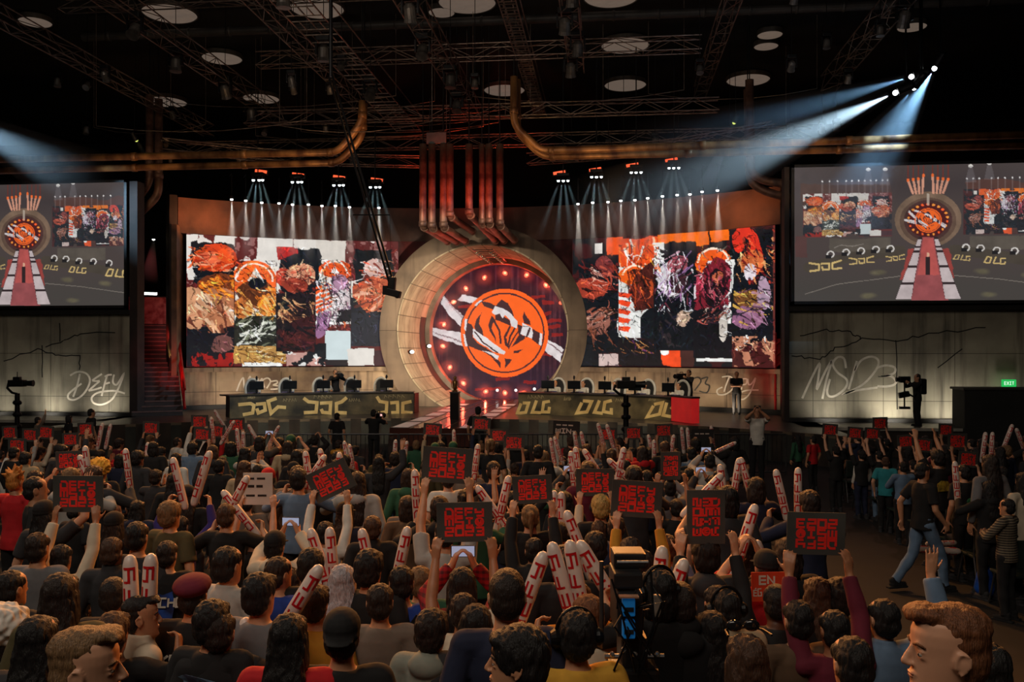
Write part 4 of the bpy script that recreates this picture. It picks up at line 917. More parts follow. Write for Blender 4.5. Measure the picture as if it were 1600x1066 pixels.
# ------------------------------------------------------------------ ceiling rig
SKY = M('skylight_pane', s255(150, 134, 118), s255(128, 112, 98), 2, .8, emit=s255(150, 132, 118), estr=.33)
discs = [(265, 20, 1.0), (495, 12, 1.0), (730, 3, 1.05), (955, -6, 1.0), (347, 90, .85), (977, 70, 1.0), (408, 153, .9), (788, 140, 1.0), (977, 132, 1.0), (260, 158, 1.0), (1169, 124, 1.0), (1203, 53, .5), (1197, 71, .5), (1425, 41, .55), (55, 33, .6), (690, 18, .5)]
for i, (px, py, k) in enumerate(sorted(discs)):
    p = PZ(px, py, 15.4); t = thing('ceiling_disc', p, 'pale round ceiling disc, %s from the left among the discs' % ordi(i + 1), 'skylight', 'round ceiling discs')
    MB().lathe(p, [(.96 * k, .14), (1.0 * k, .1), (1.0 * k, -.02), (.94 * k, -.06), (.94 * k, 0)], 40).build('rim', M('disc_rim', s255(70, 64, 58), s255(50, 46, 42), 4, .6), t)
    MB().lathe(p + Vector((0, 0, -.03)), [(.94 * k, .02), (.9 * k, -.02), (.3 * k, -.05)], 40).build('pane', SKY, t)
ALU = M('truss_aluminium', s255(150, 134, 122), s255(104, 92, 84), 5, .4, .75)
def truss(name, a, b, wd, ht, label, step=.9, r=.022, m=None, ladder=False):
    a, b = Vector(a), Vector(b); t = thing(name, (a + b) / 2, label, 'truss', 'lighting trusses under the ceiling'); d = (b - a); L = d.length; d.normalize()
    s = d.cross(UP).normalized() * (wd / 2); u = UP * (ht / 2); m = m or ALU
    for i in (-1, 1):
        for j in (-1, 1): MB().bar(a + s * i + u * j, b + s * i + u * j, r, 8).build('chord', m, t)
    br = MB(); n = max(2, int(L / step))
    if ladder:
        for k in range(n):
            for f in (.15, .75): p = a + d * (L * (k + f) / n); br.bar(p - s - u, p + s - u, r * .9, 5)
            p, q = a + d * (L * (k + .15) / n), a + d * (L * (k + .75) / n)
            for i in (-.55, .55): br.bar(p + s * i - u, q + s * i - u, r * .9, 5)
        n = 0
    for k in range(n):
        p, q = a + d * (L * k / n), a + d * (L * (k + 1) / n); f = 1 if k % 2 else -1
        br.bar(p + s * f - u, q - s * f - u, r * .6, 5); br.bar(p + s * f + u, q - s * f + u, r * .6, 5)
        for i in (-1, 1): br.bar(p + s * i + u * f, q + s * i - u * f, r * .6, 5)
        br.bar(p - s - u, p + s - u, r * .6, 5)
    br.build('lacing', m, t); return t
def alongY(x, z, y0, y1, wd, ht, label, **k): return truss('lighting_truss', (x, y0, z), (x, y1, z), wd, ht, label, **k)
alongY(-13.55, 13.0, 17, 35.5, .55, .55, 'long dark truss running towards the stage, outermost on the left')
alongY(-16.8, 12.6, 20, 36, .45, .45, 'dark truss running towards the stage far out over the left-hand screen')
alongY(-8.05, 12.5, 18, 35.5, 1.0, .6, 'wide ladder truss running towards the stage, left of centre', step=1.0, ladder=True)
alongY(-9.6, 12.9, 19, 34.5, .4, .4, 'slim truss close beside the wide ladder truss')
alongY(-5.35, 12.8, 18, 36, .6, .5, 'truss running towards the stage above the portal pipes')
alongY(-2.85, 13.4, 20, 37, .5, .5, 'ladder truss running towards the stage beside the right bent pipe pair', step=.45, ladder=True)
alongY(-1.1, 13.2, 16, 31, .5, .5, 'truss hung with moving heads to the right of centre')
alongY(8.1, 13.2, 14, 34, .55, .55, 'long dark truss running towards the stage, outermost on the right')
alongY(3.6, 13.6, 18, 36, .45, .45, 'dark truss running towards the stage between the two rightmost discs')
def acrossX(y, z, x0, x1, wd, ht, label, **k): return truss('lighting_truss', (x0, y, z), (x1, y, z), wd, ht, label, **k)
acrossX(24.6, 13.5, -16, 10, .4, .4, 'cross truss nearest the crowd, under the front row of discs')
acrossX(29.5, 13.3, -12, 3, .45, .45, 'short cross truss over the ladder truss')
acrossX(33.2, 12.3, -14, 4, .45, .45, 'cross truss above the tops of the portal pipes')
acrossX(36.2, 11.9, -18, 8, .45, .45, 'rear cross truss that carries the stage moving heads')
for s in (-1, 1):
    pts = [arcp(s * dx, 16.6, 10.9) for dx in (2.2, 5.2, 8.2, 11.0)]
    for i in range(3): truss('lighting_truss', pts[i], pts[i + 1], .4, .4, 'curved truss section over the stage %s of the portal, %s from the middle' % ('left' if s < 0 else 'right', ordi(i + 1)))
pz = PZ(730, 34, 14.6)
t = thing('air_duct', pz, 'long grey air duct running straight across under the ceiling', 'duct')
MB().tube([(pz.x - 14, pz.y, 14.6), (pz.x + 22, pz.y, 14.6)], .15, 14).build('pipe', M('duct_grey', s255(56, 52, 50), s255(38, 36, 34), 2, .6, .2), t)
for i in range(24): MB().lathe((pz.x - 13 + i * 1.5, pz.y, 14.6), [(.16, -.05), (.18, 0), (.16, .05)], 14, (1, 0, 0)).build('joint_ring', MATS['duct_grey'], t)
p = P(682, 216, 33.2)
t = thing('hanging_screen', p, 'small grey monitor hung under the wide ladder truss', 'monitor')
MB().box(p, (.75, .12, .42), None, .015).build('body', M('monitor_grey', s255(92, 100, 96), s255(70, 76, 74), 3, .5), t)
MB().bar(p + Vector((-.25, 0, .2)), p + Vector((-.25, 0, 1.5)), .02).bar(p + Vector((.25, 0, .2)), p + Vector((.25, 0, 1.5)), .02).build('bracket', BLACKSTEEL, t)

# ------------------------------------------------------------------ pipes
COPPER = M('copper_pipe', s255(190, 132, 78), s255(96, 58, 36), 2.2, .45, .35, bump=.15, detail=7, stretch=(1, 1, .5))
IRON = M('rusty_pipe', s255(150, 112, 92), s255(74, 48, 40), 2.0, .5, .35, bump=.15, detail=7)
def rounded(pts, rad=.35, n=5):
    pts = [Vector(p) for p in pts]; out = [pts[0]]
    for i in range(1, len(pts) - 1):
        a, b, c = pts[i - 1], pts[i], pts[i + 1]; r = min(rad, (a - b).length * .45, (c - b).length * .45)
        p, q = b + (a - b).normalized() * r, b + (c - b).normalized() * r
        for k in range(n + 1): t = k / n; out.append(p * (1 - t) ** 2 + b * 2 * t * (1 - t) + q * t * t)
    return out + [pts[-1]]
def pipe(pts, r, m, label, flanges=(), rad=.35, group=None, name='pipe'):
    pts = [Vector(p) for p in pts]; t = thing(name, pts[0], label, 'pipe', group)
    MB().tube(rounded(pts, rad), r, 16).build('tube', m, t, True)
    if pts[0].z < 15: MB().bar(pts[0] - UP * .02, (pts[0].x, pts[0].y, 15.6), .02).build('hanger_rod', BLACKSTEEL, t)
    for (i, k) in flanges:
        a, b = pts[i], pts[i + 1]; d = (b - a).normalized(); MB().lathe(a.lerp(b, k), [(r * 1.0, -.10), (r * 1.18, -.09), (r * 1.18, .09), (r * 1.0, .10)], 16, d).build('flange_ring', m, t, True)
    return t
Yp = 29.5
def yp(px, py, dy=0): return PY(px, py, Yp + dy)
top = yp(803, 120); a = yp(803, 196); b = yp(846, 236); c = yp(1640, 209)
pipe([top, a, b, c], .125, COPPER, 'upper of the paired copper pipes crossing to the right of the portal', [(0, .7), (2, .02), (2, .33), (2, .62)])
top = yp(808, 125, .5); a = yp(808, 206, .5); b = yp(848, 245, .5); c = yp(1640, 226, .5)
pipe([top, a, b, c], .125, COPPER, 'lower of the paired copper pipes crossing to the right of the portal', [(0, .7), (2, .02), (2, .3), (2, .6)])
top = yp(566, 158); a = yp(566, 190); b = yp(528, 238); c = yp(-40, 250)
pipe([top, a, b, c], .125, COPPER, 'upper of the paired copper pipes crossing to the left of the portal', [(0, .7), (2, .02), (2, .25), (2, .55)])
top = yp(569, 162, .5); a = yp(566, 214, .5); b = yp(530, 254, .5); c = yp(-40, 268, .5)
pipe([top, a, b, c], .125, COPPER, 'lower of the paired copper pipes crossing to the left of the portal', [(0, .7), (2, .02), (2, .25), (2, .55)])
for (i, L) in enumerate([[(234, 150), (234, 285), (214, 312)], [(248, 155), (248, 305), (214, 338)]]):
    pipe([PY(x, y, 32.4) for x, y in L], .15, IRON, 'dark bent pipe beside the left-hand screen, ' + ('the shorter one' if i == 0 else 'the longer one nearer the staircase'), [(0, .8)])
for (i, L) in enumerate([[(1171, 125), (1173, 270), (1192, 282), (1245, 290)], [(1168, 140), (1172, 285), (1196, 300), (1245, 312)]]):
    pipe([PY(x, y, 32.4 + .5 * i) for x, y in L], .15, IRON, 'dark bent pipe above the left edge of the right-hand screen, ' + ('upper run' if i == 0 else 'lower run'), [(0, .8)])
vp = [(661, 354, 700, 378, 38), (675, 356, 714, 378, 38), (693, 355, 728, 377, 38), (703, 338, 739, 362, 38), (733, 334, 775, 377, 39), (753, 350, 781, 370, 38), (764, 349, 788, 376, 37.6), (781, 352, 804, 376, 37.6)]
for i, (x0, y0, x1, y1, D1) in enumerate(vp):
    a = P(x0, y0, 33.2); e = P(x1, y1, min(D1, 37.55)); t0 = Vector((a.x, a.y, 11.0))
    pipe([t0, a, e], .14 if i != 5 else .11, IRON, 'rusty pipe lit red that bends back onto the portal ring, %s from the left' % ordi(i + 1), [(0, .97), (1, .06), (1, .96)], .22, 'upright rusty pipes above the portal')
for (x, y, e) in ((640, 300, 260), (720, 300, 330), (800, 300, 300)):
    spot('pipe_red', P(x, y + 40, 30.5), P(720 + (x - 720) * .6, y - 15, 33.2), e * 1.5, (1, .07, .02), 60, .9, .15)
for (x0, x1) in ((100, 300), (420, 470), (940, 960), (1250, 1300)):
    spot('pipe_uplight', PY((x0 + x1) / 2, 320, 27.6), PY((x0 + x1) / 2, 245, 29.6), 110, (1, .62, .30), 95, .9, .15)
spot('pipe_uplight', PY(590, 275, 27.8), PY(556, 215, 29.6), 150, (1, .55, .25), 50, .9, .15); spot('pipe_uplight', PY(800, 280, 27.8), PY(822, 215, 29.6), 130, (1, .62, .25), 50, .9, .15)
for (x, e) in ((300, 800), (345, 500), (1170, 560), (1110, 420), (960, 80), (480, 120)):
    q = PC(x, 335, ARC, 19.5); inn = Vector((SX - q.x, ARC[1] - q.y, 0)).normalized()
    spot('fascia_glow', Vector((q.x, q.y, 8.2)) + inn * 1.6, Vector((q.x, q.y, 9.0)), e * .17, (1, .38, .14), 110, .9, .15)

# ------------------------------------------------------------------ lamps and the haze they light
HZ = haze_mat('stage_haze', .5); HZ2 = haze_mat('thin_haze', .10)
def beam(o, d, L, ang, energy, color, label, dens=None, r0=.04, n=20, blend=.6, cut=None):
    """a spot lamp and the smoke that hangs in its path"""
    d = Vector(d).normalized(); o = Vector(o)
    s = spot('beam_light', o, o + d, energy, color, ang, blend, .02)
    r1 = r0 + math.tan(math.radians(ang / 2)) * L
    h = MB().lathe((0, 0, 0), [(r0, .02), (r1, L)], n).build('haze', dens or HZ); h.location = o; h.rotation_euler = d.to_track_quat('Z', 'Y').to_euler()
    tag(h, label, 'haze', None, 'stuff'); return s
hl = [362, 384, 409, 436, 457, 482, 503, 524, 546, 592, 903, 926, 950, 970, 992, 1012, 1035, 1058, 1078, 1097, 1121]
hy = [313, 315, 318, 319, 321, 321, 323, 323, 325, 326, 320, 318, 317, 315, 314, 311, 308, 306, 305, 301, 299]
hs = [1, .5, 1, .4, .9, .6, .5, .6, .8, .9, 1, .5, .8, .3, .8, .4, .9, .4, .9, .4, 1]
BEAMC = (1, .92, .80)
for i, (x, y, k) in enumerate(zip(hl, hy, hs)):
    p = PC(x, y, ARC, 19.0); t = thing('beam_lamp', p, 'small white beam lamp over the curved screens, %s from the left in the row' % ordi(i + 1), 'lamp', 'row of beam lamps over the curved screens')
    MB().lathe(p + UP * .05, [(.05, .16), (.075, .1), (.075, 0)], 12).build('housing', BLACKSTEEL, t)
    MB().ell(p + UP * .03, (.06, .06, .045)).build('lens', glow('lens_white', (1, .97, .92), 6 ), t, True)
    MB().bar(p + UP * .2, p + UP * 1.1, .015).bar(p + UP * 1.1, p + UP * 1.1 + Vector((p.x - ARC[0], p.y - ARC[1], 0)).normalized() * .6, .015).build('bracket', BLACKSTEEL, t)
    beam(p - UP * .03, (0.02, 0, -1), 2.6, 13, 900 * k, BEAMC, 'thin white smoke lit under a small beam lamp, %s of the row' % ordi(i + 1), r0=.05)
mv = [(403, 281, 408, 268), (464, 284, 466, 273), (529, 289, 530, 277), (586, 292, 589, 281), (880, 282, 874, 270), (932, 276, 930, 265), (994, 269, 988, 258), (1053, 262, 1049, 250)]
TEAL = (.55, .95, 1.0)
for i, (x, y, x2, y2) in enumerate(mv):
    p = P(x, y, 35.2); q = P(x2, y2, 35.4); w8 = '%s from the left' % ordi(i + 1)
    t = thing('moving_head', p, 'cluster of white moving-head lamps over the stage, ' + w8, 'lamp', 'white moving-head clusters over the stage')
    MB().box(p + UP * .22, (.5, .3, .12), None, .02).build('base', BLACKSTEEL, t)
    MB().bar(p + UP * .25, (p.x, p.y, 15.6), .025).build('hanger', BLACKSTEEL, t)
    for k in range(3):
        c = p + Vector(((k - 1) * .19, (k % 2) * .12, .02 * (k % 2))); MB().lathe(c, [(.06, .16), (.085, .1), (.085, 0)], 12).build('head', BLACKSTEEL, t)
        MB().ell(c - UP * .01, (.055, .055, .05)).build('lens', glow('lens_teal', (.86, 1, 1), 7), t, True)
    t = thing('led_bar', q, 'short orange-red glowing LED lamp above a moving-head cluster, ' + w8, 'lamp', 'orange LED lamps over the stage')
    MB().box(q + Vector((0, .06, 0)), (.58, .12, .2), (0, .15 if i < 4 else -.15, 0), .02).build('housing', BLACKSTEEL, t)
    MB().box(q + Vector((0, -.02, 0)), (.48, .05, .11), (0, .15 if i < 4 else -.15, 0), .01).build('lens', glow('lens_orange', (1, .10, .03), 1.4), t)
    for k, (ax, e) in enumerate(((-.36, 130), (-.08, 210), (.12, 160), (.34, 115))):
        beam(p + Vector(((k - 1.5) * .12, 0, -.11)), (ax, -.05, -1), 2.6 + .3 * (k % 2), 8, e * 1.3, TEAL, 'teal smoke beam from the moving-head cluster %s, beam %s' % (w8, ordi(k + 1)), r0=.035, n=14)
sp_ = [(1399, 145, 940, 350, 20, 3000, 26), (1424, 120, 1000, 245, 15, 800, 27), (1460, 107, 1300, 370, 31, 1500, 27.5), (1428, 137, 1330, 260, 19, 300, 26.5)]
for i, (x, y, tx, ty, ang, e, D) in enumerate(sp_):
    p, q = P(x, y, D), P(tx, ty, D + 3.0); d = (q - p).normalized(); L = (q - p).length * 1.08
    w8 = ['lowest on the left', 'second from the left', 'highest on the right', 'third from the left'][i]
    t = thing('follow_spot', p, 'bright spotlight hung high on the right, %s of the four' % w8, 'spotlight', 'four spotlights high on the right')
    MB().lathe(p - d * .05, [(.07, -.5), (.12, -.42), (.12, -.1), (.13, -.02)], 16, d).build('body', BLACKSTEEL, t)
    MB().ell(p, (.075, .075, .075)).build('lens', glow('lens_spot', (.95, .98, 1), 8), t, True)
    MB().bar(p - d * .3, p - d * .3 + UP * 4.6, .03).build('hanger', BLACKSTEEL, t)
    beam(p + d * .16, d, L, ang, e * 4.0, (.30, .62, 1.0) if i else (.55, .80, 1.0), 'blue-white smoke shaft from the high spotlight %s' % w8, HZ2, .12, 28, 1.0)
p, q = P(-90, 170, 27), P(150, 300, 31); d = (q - p).normalized()
beam(p, d, (q - p).length * 1.0, 27, 5200, (.45, .74, 1.0), 'blue-white smoke shaft entering over the left-hand screen', HZ2, .2, 28, 1.0)
for (x, y, tx, ty, lab) in ((213, 219, 232, 252, 'left'), (1147, 192, 1110, 275, 'right')):
    p, q = P(x, y, 31), P(tx, ty, 31.5); d = (q - p).normalized()
    t = thing('profile_spot', p, 'small yellow-green lamp above the %s' % ('left-hand screen' if lab == 'left' else 'paired pipes on the right'), 'lamp')
    MB().lathe(p, [(.06, -.3), (.09, -.05), (.09, 0)], 12, d).bar(p - d * .15, (p.x, p.y, 15.6), .012).build('body', BLACKSTEEL, t); MB().ell(p, (.06, .06, .06)).build('lens', glow('lens_lime', (.7, .8, .15), 1.2), t, True)
    beam(p + d * .05, d, (q - p).length * 1.4, 12, 120, (.75, .85, .2), 'faint yellow-green smoke beam on the %s' % lab, HZ, .05, 14)
p = P(240, 374, 37.5); t = thing('stair_lamp', p, 'small white lamp high over the staircase', 'lamp'); MB().lathe(p, [(.05, .14), (.07, 0)], 12).bar(p + UP * .1, (p.x, p.y, 15.6), .012).build('housing', BLACKSTEEL, t); MB().ell(p, (.06, .06, .05)).build('lens', MATS['lens_white'], t, True)
beam(p - UP * .04, (-.12, 0, -1), 1.9, 22, 90, (1, .8, .8), 'pale smoke cone under the lamp over the staircase', r0=.05)
p = P(221, 371, 37); t = thing('stair_lamp', p, 'small amber lamp over the staircase, left of the white one', 'lamp'); MB().lathe(p, [(.06, .14), (.09, 0)], 12).bar(p + UP * .1, (p.x, p.y, 15.6), .012).build('housing', BLACKSTEEL, t); MB().ell(p, (.09, .06, .06)).build('lens', glow('lens_amber', (1, .6, .1), 3), t, True)
# unlit moving heads on the trusses
rr = random.Random(5)
def dark_head(p, label, k=1.0, tilt=0):
    t = thing('moving_head', p, label, 'lamp'); R = Euler((tilt, 0, 0)).to_matrix()
    MB().box(p + UP * .34 * k, (.32 * k, .26 * k, .14 * k), None, .02).bar(p + UP * .38 * k, (p.x, p.y, 15.6), .012).build('base', BLACKSTEEL, t)
    y = MB()
    for s in (-1, 1): y.box(p + Vector((s * .17 * k, 0, .14 * k)), (.04 * k, .1 * k, .34 * k))
    y.box(p + UP * .29 * k, (.38 * k, .1 * k, .04 * k)); y.build('yoke', BLACKSTEEL, t)
    MB().lathe(p, [(.07 * k, .2 * k), (.13 * k, .12 * k), (.13 * k, -.1 * k), (.15 * k, -.18 * k)], 14, R @ UP).build('head', M('head_grey', s255(104, 98, 92), s255(60, 56, 54), 4, .4, .3), t)
i = 0
for (x, z, ys, nm) in ((-1.1, 12.6, (19.5, 21.5, 23.5, 25.5, 27.5, 29.5), 'truss right of centre'), (-13.55, 12.4, (24, 27, 30, 33), 'outermost left truss'), (-5.35, 12.2, (23, 26, 29, 32), 'truss above the portal pipes'), (-8.05, 11.9, (21, 25, 29), 'wide ladder truss'), (8.1, 12.6, (20, 23, 26), 'outermost right truss')):
    for k, y in enumerate(ys): dark_head(Vector((x + .15 * (-1) ** k, y, z)), 'unlit grey moving head under the %s, %s from the crowd side' % (nm, ordi(k + 1)), 1.25, rr.uniform(-.7, .7))
for k, x in enumerate((-15.5, -13.0, -10.6, -1.5, .6, 2.8, 4.8)):
    dark_head(Vector((x, 36.2, 11.3)), 'unlit grey moving head under the rear cross truss, %s from the left' % ordi(k + 1), 1.2, rr.uniform(-.6, .6))
scat = []
for k in range(26): scat.append((rr.uniform(-20, 9), rr.uniform(24, 36), rr.uniform(11.2, 12.8)))
for k, q in enumerate(sorted(scat, key=lambda q: PIX(q)[0])):
    dark_head(Vector(q), 'small unlit moving head among the scattered rig lamps, %s from the left' % ordi(k + 1), .8, rr.uniform(-.9, .9))
for k in range(14):
    y, x = rr.uniform(26, 37), rr.uniform(-20, 2); t = thing('rig_cable', (x, y, 11.5), 'thin dark cable slung across the rig, %s of the slung cables' % ordi(k + 1), 'cable', 'slung cables in the rig')
    z, L_ = rr.uniform(10.6, 13), rr.uniform(3, 9); MB().tube([(x + L_ * q, y, z - 1.2 * q * (1 - q)) for q in (0, .2, .4, .6, .8, 1)], .014, 6).bar((x, y, z), (x, y, 15.6), .01).bar((x + L_, y, z), (x + L_, y, 15.6), .01).build('cable', ALU, t)
spot('rig_fill', (-5, 18, 8.0), (-5, 28, 13), 330, (1, .8, .62), 120, 1, .3)  # unseen spots added below the trusses to brighten them
spot('rig_fill', (4, 20, 8.5), (4, 28, 13.5), 150, (.8, .85, 1), 110, 1, .3)
# camera crane hanging in from above
a, b = P(517, 120, 22.5), P(611, 440, 20.0)
t = thing('crane_camera', b, 'slender black crane arm with a camera at its tip, hanging before the left curved screen', 'camera crane')
d = (b - a).normalized(); s = d.cross(FWD).normalized()
for o in (-.045, .045): MB().bar(a + s * o, b + s * o, .028, 8).build('arm', BLACKSTEEL, t)
MB().bar(a, (a.x, a.y, 15.6), .05, 10).build('mast', BLACKSTEEL, t)
c = a.lerp(b, .70); MB().bar(c - RGT * .43, c + RGT * .43, .016).build('crossbar', BLACKSTEEL, t)
st_ = MB(); 
for s2 in (-1, 1): st_.bar(c + RGT * .43 * s2, b, .004, 4)
st_.build('stay_wire', BLACKSTEEL, t)
MB().box(b + Vector((.02, 0, -.05)), (.16, .16, .3), (0, .1, 0), .02).build('remote_head', BLACKSTEEL, t)
MB().box(b + Vector((.05, 0, -.26)), (.34, .2, .16), (0, .25, 0), .02).box(b + Vector((-.12, -.05, -.2)), (.1, .1, .2)).build('camera', BLACKSTEEL, t)
MB().lathe(b + Vector((.05, .05, -.27)), [(.05, 0), (.07, .18), (.08, .2)], 14, (.2, 1, -.1)).build('lens', BLACKSTEEL, t)
# ------------------------------------------------------------------ players' desks
DC, DR, DZ = (SX, 22.2), 11.3, 1.72
DESK_M = M('desk_front', s255(112, 98, 70), s255(40, 36, 28), 1.3, .55, detail=7, bump=.1)
GOLD = M('gold_paint', s255(232, 204, 140), s255(206, 172, 110), 3, .5)
SCRIB = M('scribble_paint', s255(176, 160, 120), s255(140, 126, 96), 5, .6)
def desk(dx0, dx1, label, logos, scribbles):
    t = thing('players_desk', arcp((dx0 + dx1) / 2, DR, STZ, DC), label, 'desk')
    arc_slab(dx0, dx1, DR, STZ, DZ - .05, .06, 30, DC).build('front_panel', DESK_M, t)
    arc_slab(dx0, dx1, DR - .03, DZ - .05, DZ, .95, 30, DC).build('desktop', M('desk_top', s255(44, 42, 38), s255(30, 28, 26), 3, .4), t)
    for e in (dx0 + .02, (dx0 + dx1) / 2, dx1 - .02):
        a, b = arcp(e, DR + .06, 0, DC), arcp(e * 1.06 if abs(e) > 3 else e, DR + .85, 0, DC); c = (a + b) / 2; d = b - a
        MB().box((c.x, c.y, (STZ + DZ - .05) / 2), (.05, d.length, DZ - STZ - .05), (0, 0, math.atan2(-d.x, d.y))).build('support', BLACKSTEEL, t)
    fn = on_arc(DR, DC)
    for L in logos:
        mb = MB()
        for (pts, wd) in L: mb.stroke(pts, wd, fn, .012)
        mb.build('logo', GOLD, t)
    mb = MB(); g = random.Random(len(label))
    for (x, y, wd) in scribbles:
        for k in range(5):
            x0 = x - wd / 2 + wd * k / 5; mb.stroke([(x0, y + 2.2), (x0 + g.uniform(.3, 1.6), y - 2 - g.uniform(0, 1.5)), (x0 + wd * .14, y + g.uniform(-1, 2.5))], .7, fn, .008)
    mb.build('scribble', SCRIB, t); return t
q3 = lambda L: [[(280 + x / 4.21, 550 + y / 4.21) for x, y in l] for l in L]
q4 = lambda L: [[(790 + x / 3.556, 550 + y / 3.556) for x, y in l] for l in L]
W5 = lambda L, w_: [(l, w_) for l in L]
jd = [W5(q3([[(388, 348), (470, 340), (492, 352), (482, 402), (418, 414)], [(505, 345), (560, 340), (566, 384), (520, 402), (510, 372)], [(640, 305), (585, 325), (604, 404), (650, 362), (702, 366)]]), 5.2),
      W5(q3([[(818, 304), (850, 328), (906, 334), (900, 396), (820, 400)], [(926, 338), (996, 334), (992, 402), (944, 398), (934, 376)], [(1102, 300), (1070, 328), (1034, 340), (1034, 398), (1102, 402)]]), 5.2),
      W5(q3([[(1300, 294), (1320, 326), (1366, 334), (1362, 396), (1306, 402)], [(1388, 336), (1436, 332), (1438, 398), (1394, 400)], [(1528, 326), (1472, 338), (1470, 396), (1536, 402)]]), 5.0)]
bl = [W5(q4([[(96, 284), (128, 284), (112, 336), (64, 342), (86, 286)], [(172, 270), (148, 336), (196, 338)], [(246, 274), (212, 280), (204, 334), (240, 334), (244, 306)]]), 4.6),
      W5(q4([[(430, 272), (478, 276), (452, 334), (396, 340), (424, 282)], [(522, 270), (494, 336), (540, 342)], [(590, 270), (552, 280), (544, 332), (588, 340), (588, 312)]]), 4.8),
      W5(q4([[(826, 292), (872, 282), (856, 346), (786, 362), (822, 300)], [(896, 282), (876, 352), (930, 362)], [(918, 306), (942, 330), (930, 352)]]), 4.8)]
lw = [([(925 - 20 + i * 12, 650.5), (925 - 14 + i * 12, 650.2)], 1.4) for i in range(8)]
desk(-7.95, -2.0, 'long curved desk with gold block logos, left of the runway', jd, [(280 + 475 / 4.21, 550 + 300 / 4.21, 12), (280 + 730 / 4.21, 550 + 318 / 4.21, 22), (280 + 950 / 4.21, 550 + 298 / 4.21, 30), (280 + 1155 / 4.21, 550 + 318 / 4.21, 18), (280 + 1420 / 4.21, 550 + 296 / 4.21, 34)])
desk(2.0, 7.7, 'long curved desk with gold block logos, right of the runway', bl, [(790 + 170 / 3.556, 550 + 252 / 3.556, 26), (790 + 345 / 3.556, 550 + 262 / 3.556, 12), (790 + 640 / 3.556, 550 + 270 / 3.556, 16), (790 + 815 / 3.556, 550 + 266 / 3.556, 12)])
p = PC(1055, 640, DC, DR - .05); q = PC(1087, 640, DC, DR - .4)
t = thing('red_panel', (p.x, p.y, STZ), 'plain red lit panel box at the right-hand end of the right desk', 'panel')
c = (p + q) / 2; d = q - p
MB().box((c.x, c.y + .1, (STZ + DZ) / 2 + .02), (d.length, .3, DZ - STZ), (0, 0, math.atan2(d.y, d.x)), .01).build('body', M('red_panel', s255(190, 26, 26), s255(160, 18, 20), 2, .5, emit=(.55, .02, .02), estr=.35), t)
MB().box((c.x, c.y + .1, DZ + .04), (d.length + .04, .34, .05), (0, 0, math.atan2(d.y, d.x)), .01).build('top', BLACKSTEEL, t)
def radial(px, off):
    p = PC(px, 610, DC, DR + off); r = Vector((p.x - DC[0], p.y - DC[1], 0)).normalized(); return p, r
def monitor(px, label):
    p, r = radial(px, .5); p.z = DZ; s = Vector((r.y, -r.x, 0)); R = Matrix((s, r, UP)).transposed()
    t = thing('monitor', p, label, 'monitor', "players' monitors on the desks")
    MB().box(p + UP * .30, (.52, .035, .31), R, .008).build('screen', M('monitor_black', s255(20, 24, 28), s255(14, 16, 20), 4, .3), t)
    MB().box(p + UP * .10, (.06, .04, .2), R).box(p + UP * .01 + r * .04, (.26, .2, .02), R, .005).build('stand', BLACKSTEEL, t)
    k = p + r * .35 + UP * .02; tag(MB().box(k, (.44, .15, .03), R, .006).build('keyboard', M('keyboard', s255(120, 116, 170), s255(70, 66, 110), 9, .5)), 'keyboard behind ' + label, 'keyboard', "players' keyboards")
    c = p + UP * .5; tag(MB().lathe(c + UP * .0, [(.02, 0), (.035, .03), (.04, .1), (.02, .15)], 10).bar(c - UP * .06, c, .012).build('desk_camera', BLACKSTEEL), 'small black camera over ' + label, 'camera', 'small cameras on the monitors')
def game_chair(px, label):
    p, r = radial(px, 1.75); p.z = STZ; s = Vector((r.y, -r.x, 0)); R = Matrix((s, r, UP)).transposed()
    t = thing('gaming_chair', p, label, 'chair', "players' white chairs")
    WC = M('white_shell', s255(226, 222, 214), s255(200, 196, 188), 3, .4)
    rim = []
    for k in range(17):
        a = PI * k / 16; rim.append(p + s * (.27 * math.cos(a)) + UP * (.95 + .36 * math.sin(a)) + r * .22)
    rim = [p + s * .24 + UP * .5 + r * .16] + rim + [p - s * .24 + UP * .5 + r * .16]
    MB().tube(rim, .05, 8).build('back_frame', WC, t, True)
    MB().box(p + UP * .88 + r * .24, (.42, .07, .8), R, .03).build('backrest', M('chair_black', s255(40, 40, 42), s255(28, 28, 30), 4, .6), t)
    MB().box(p + UP * .47, (.52, .5, .1), R, .04).build('seat', MATS['chair_black'], t)
    MB().bar(p + UP * .05, p + UP * .44, .035).build('column', GREYSTEEL, t)
    bs = MB()
    for k in range(5): a = 2 * PI * k / 5; bs.bar(p + UP * .06, p + UP * .04 + Vector((math.cos(a), math.sin(a), 0)) * .3, .025)
    bs.build('base', BLACKSTEEL, t)
    for q in (-1, 1): MB().box(p + s * .29 * q + UP * .68, (.07, .26, .04), R, .01).build('armrest', WC, t)
for i, x in enumerate((401, 453, 505, 554, 604)):
    w8 = ['nearest the staircase', '2nd from the staircase', '3rd from the staircase', '4th from the staircase', 'nearest the runway'][i]
    monitor(x, 'black monitor on the left desk, ' + w8); game_chair(x + (-4 if i != 4 else -8), 'white framed chair behind the left desk, ' + w8)
for i, (x, cx_) in enumerate(((856, 870), (897, 914), (945, 963), (992, 1009), (1044, 1062))):
    w8 = ['nearest the runway', '2nd from the runway', '3rd from the runway', '4th from the runway', 'nearest the red panel'][i]
    monitor(x, 'black monitor on the right desk, ' + w8); game_chair(cx_, 'white framed chair behind the right desk, ' + w8)
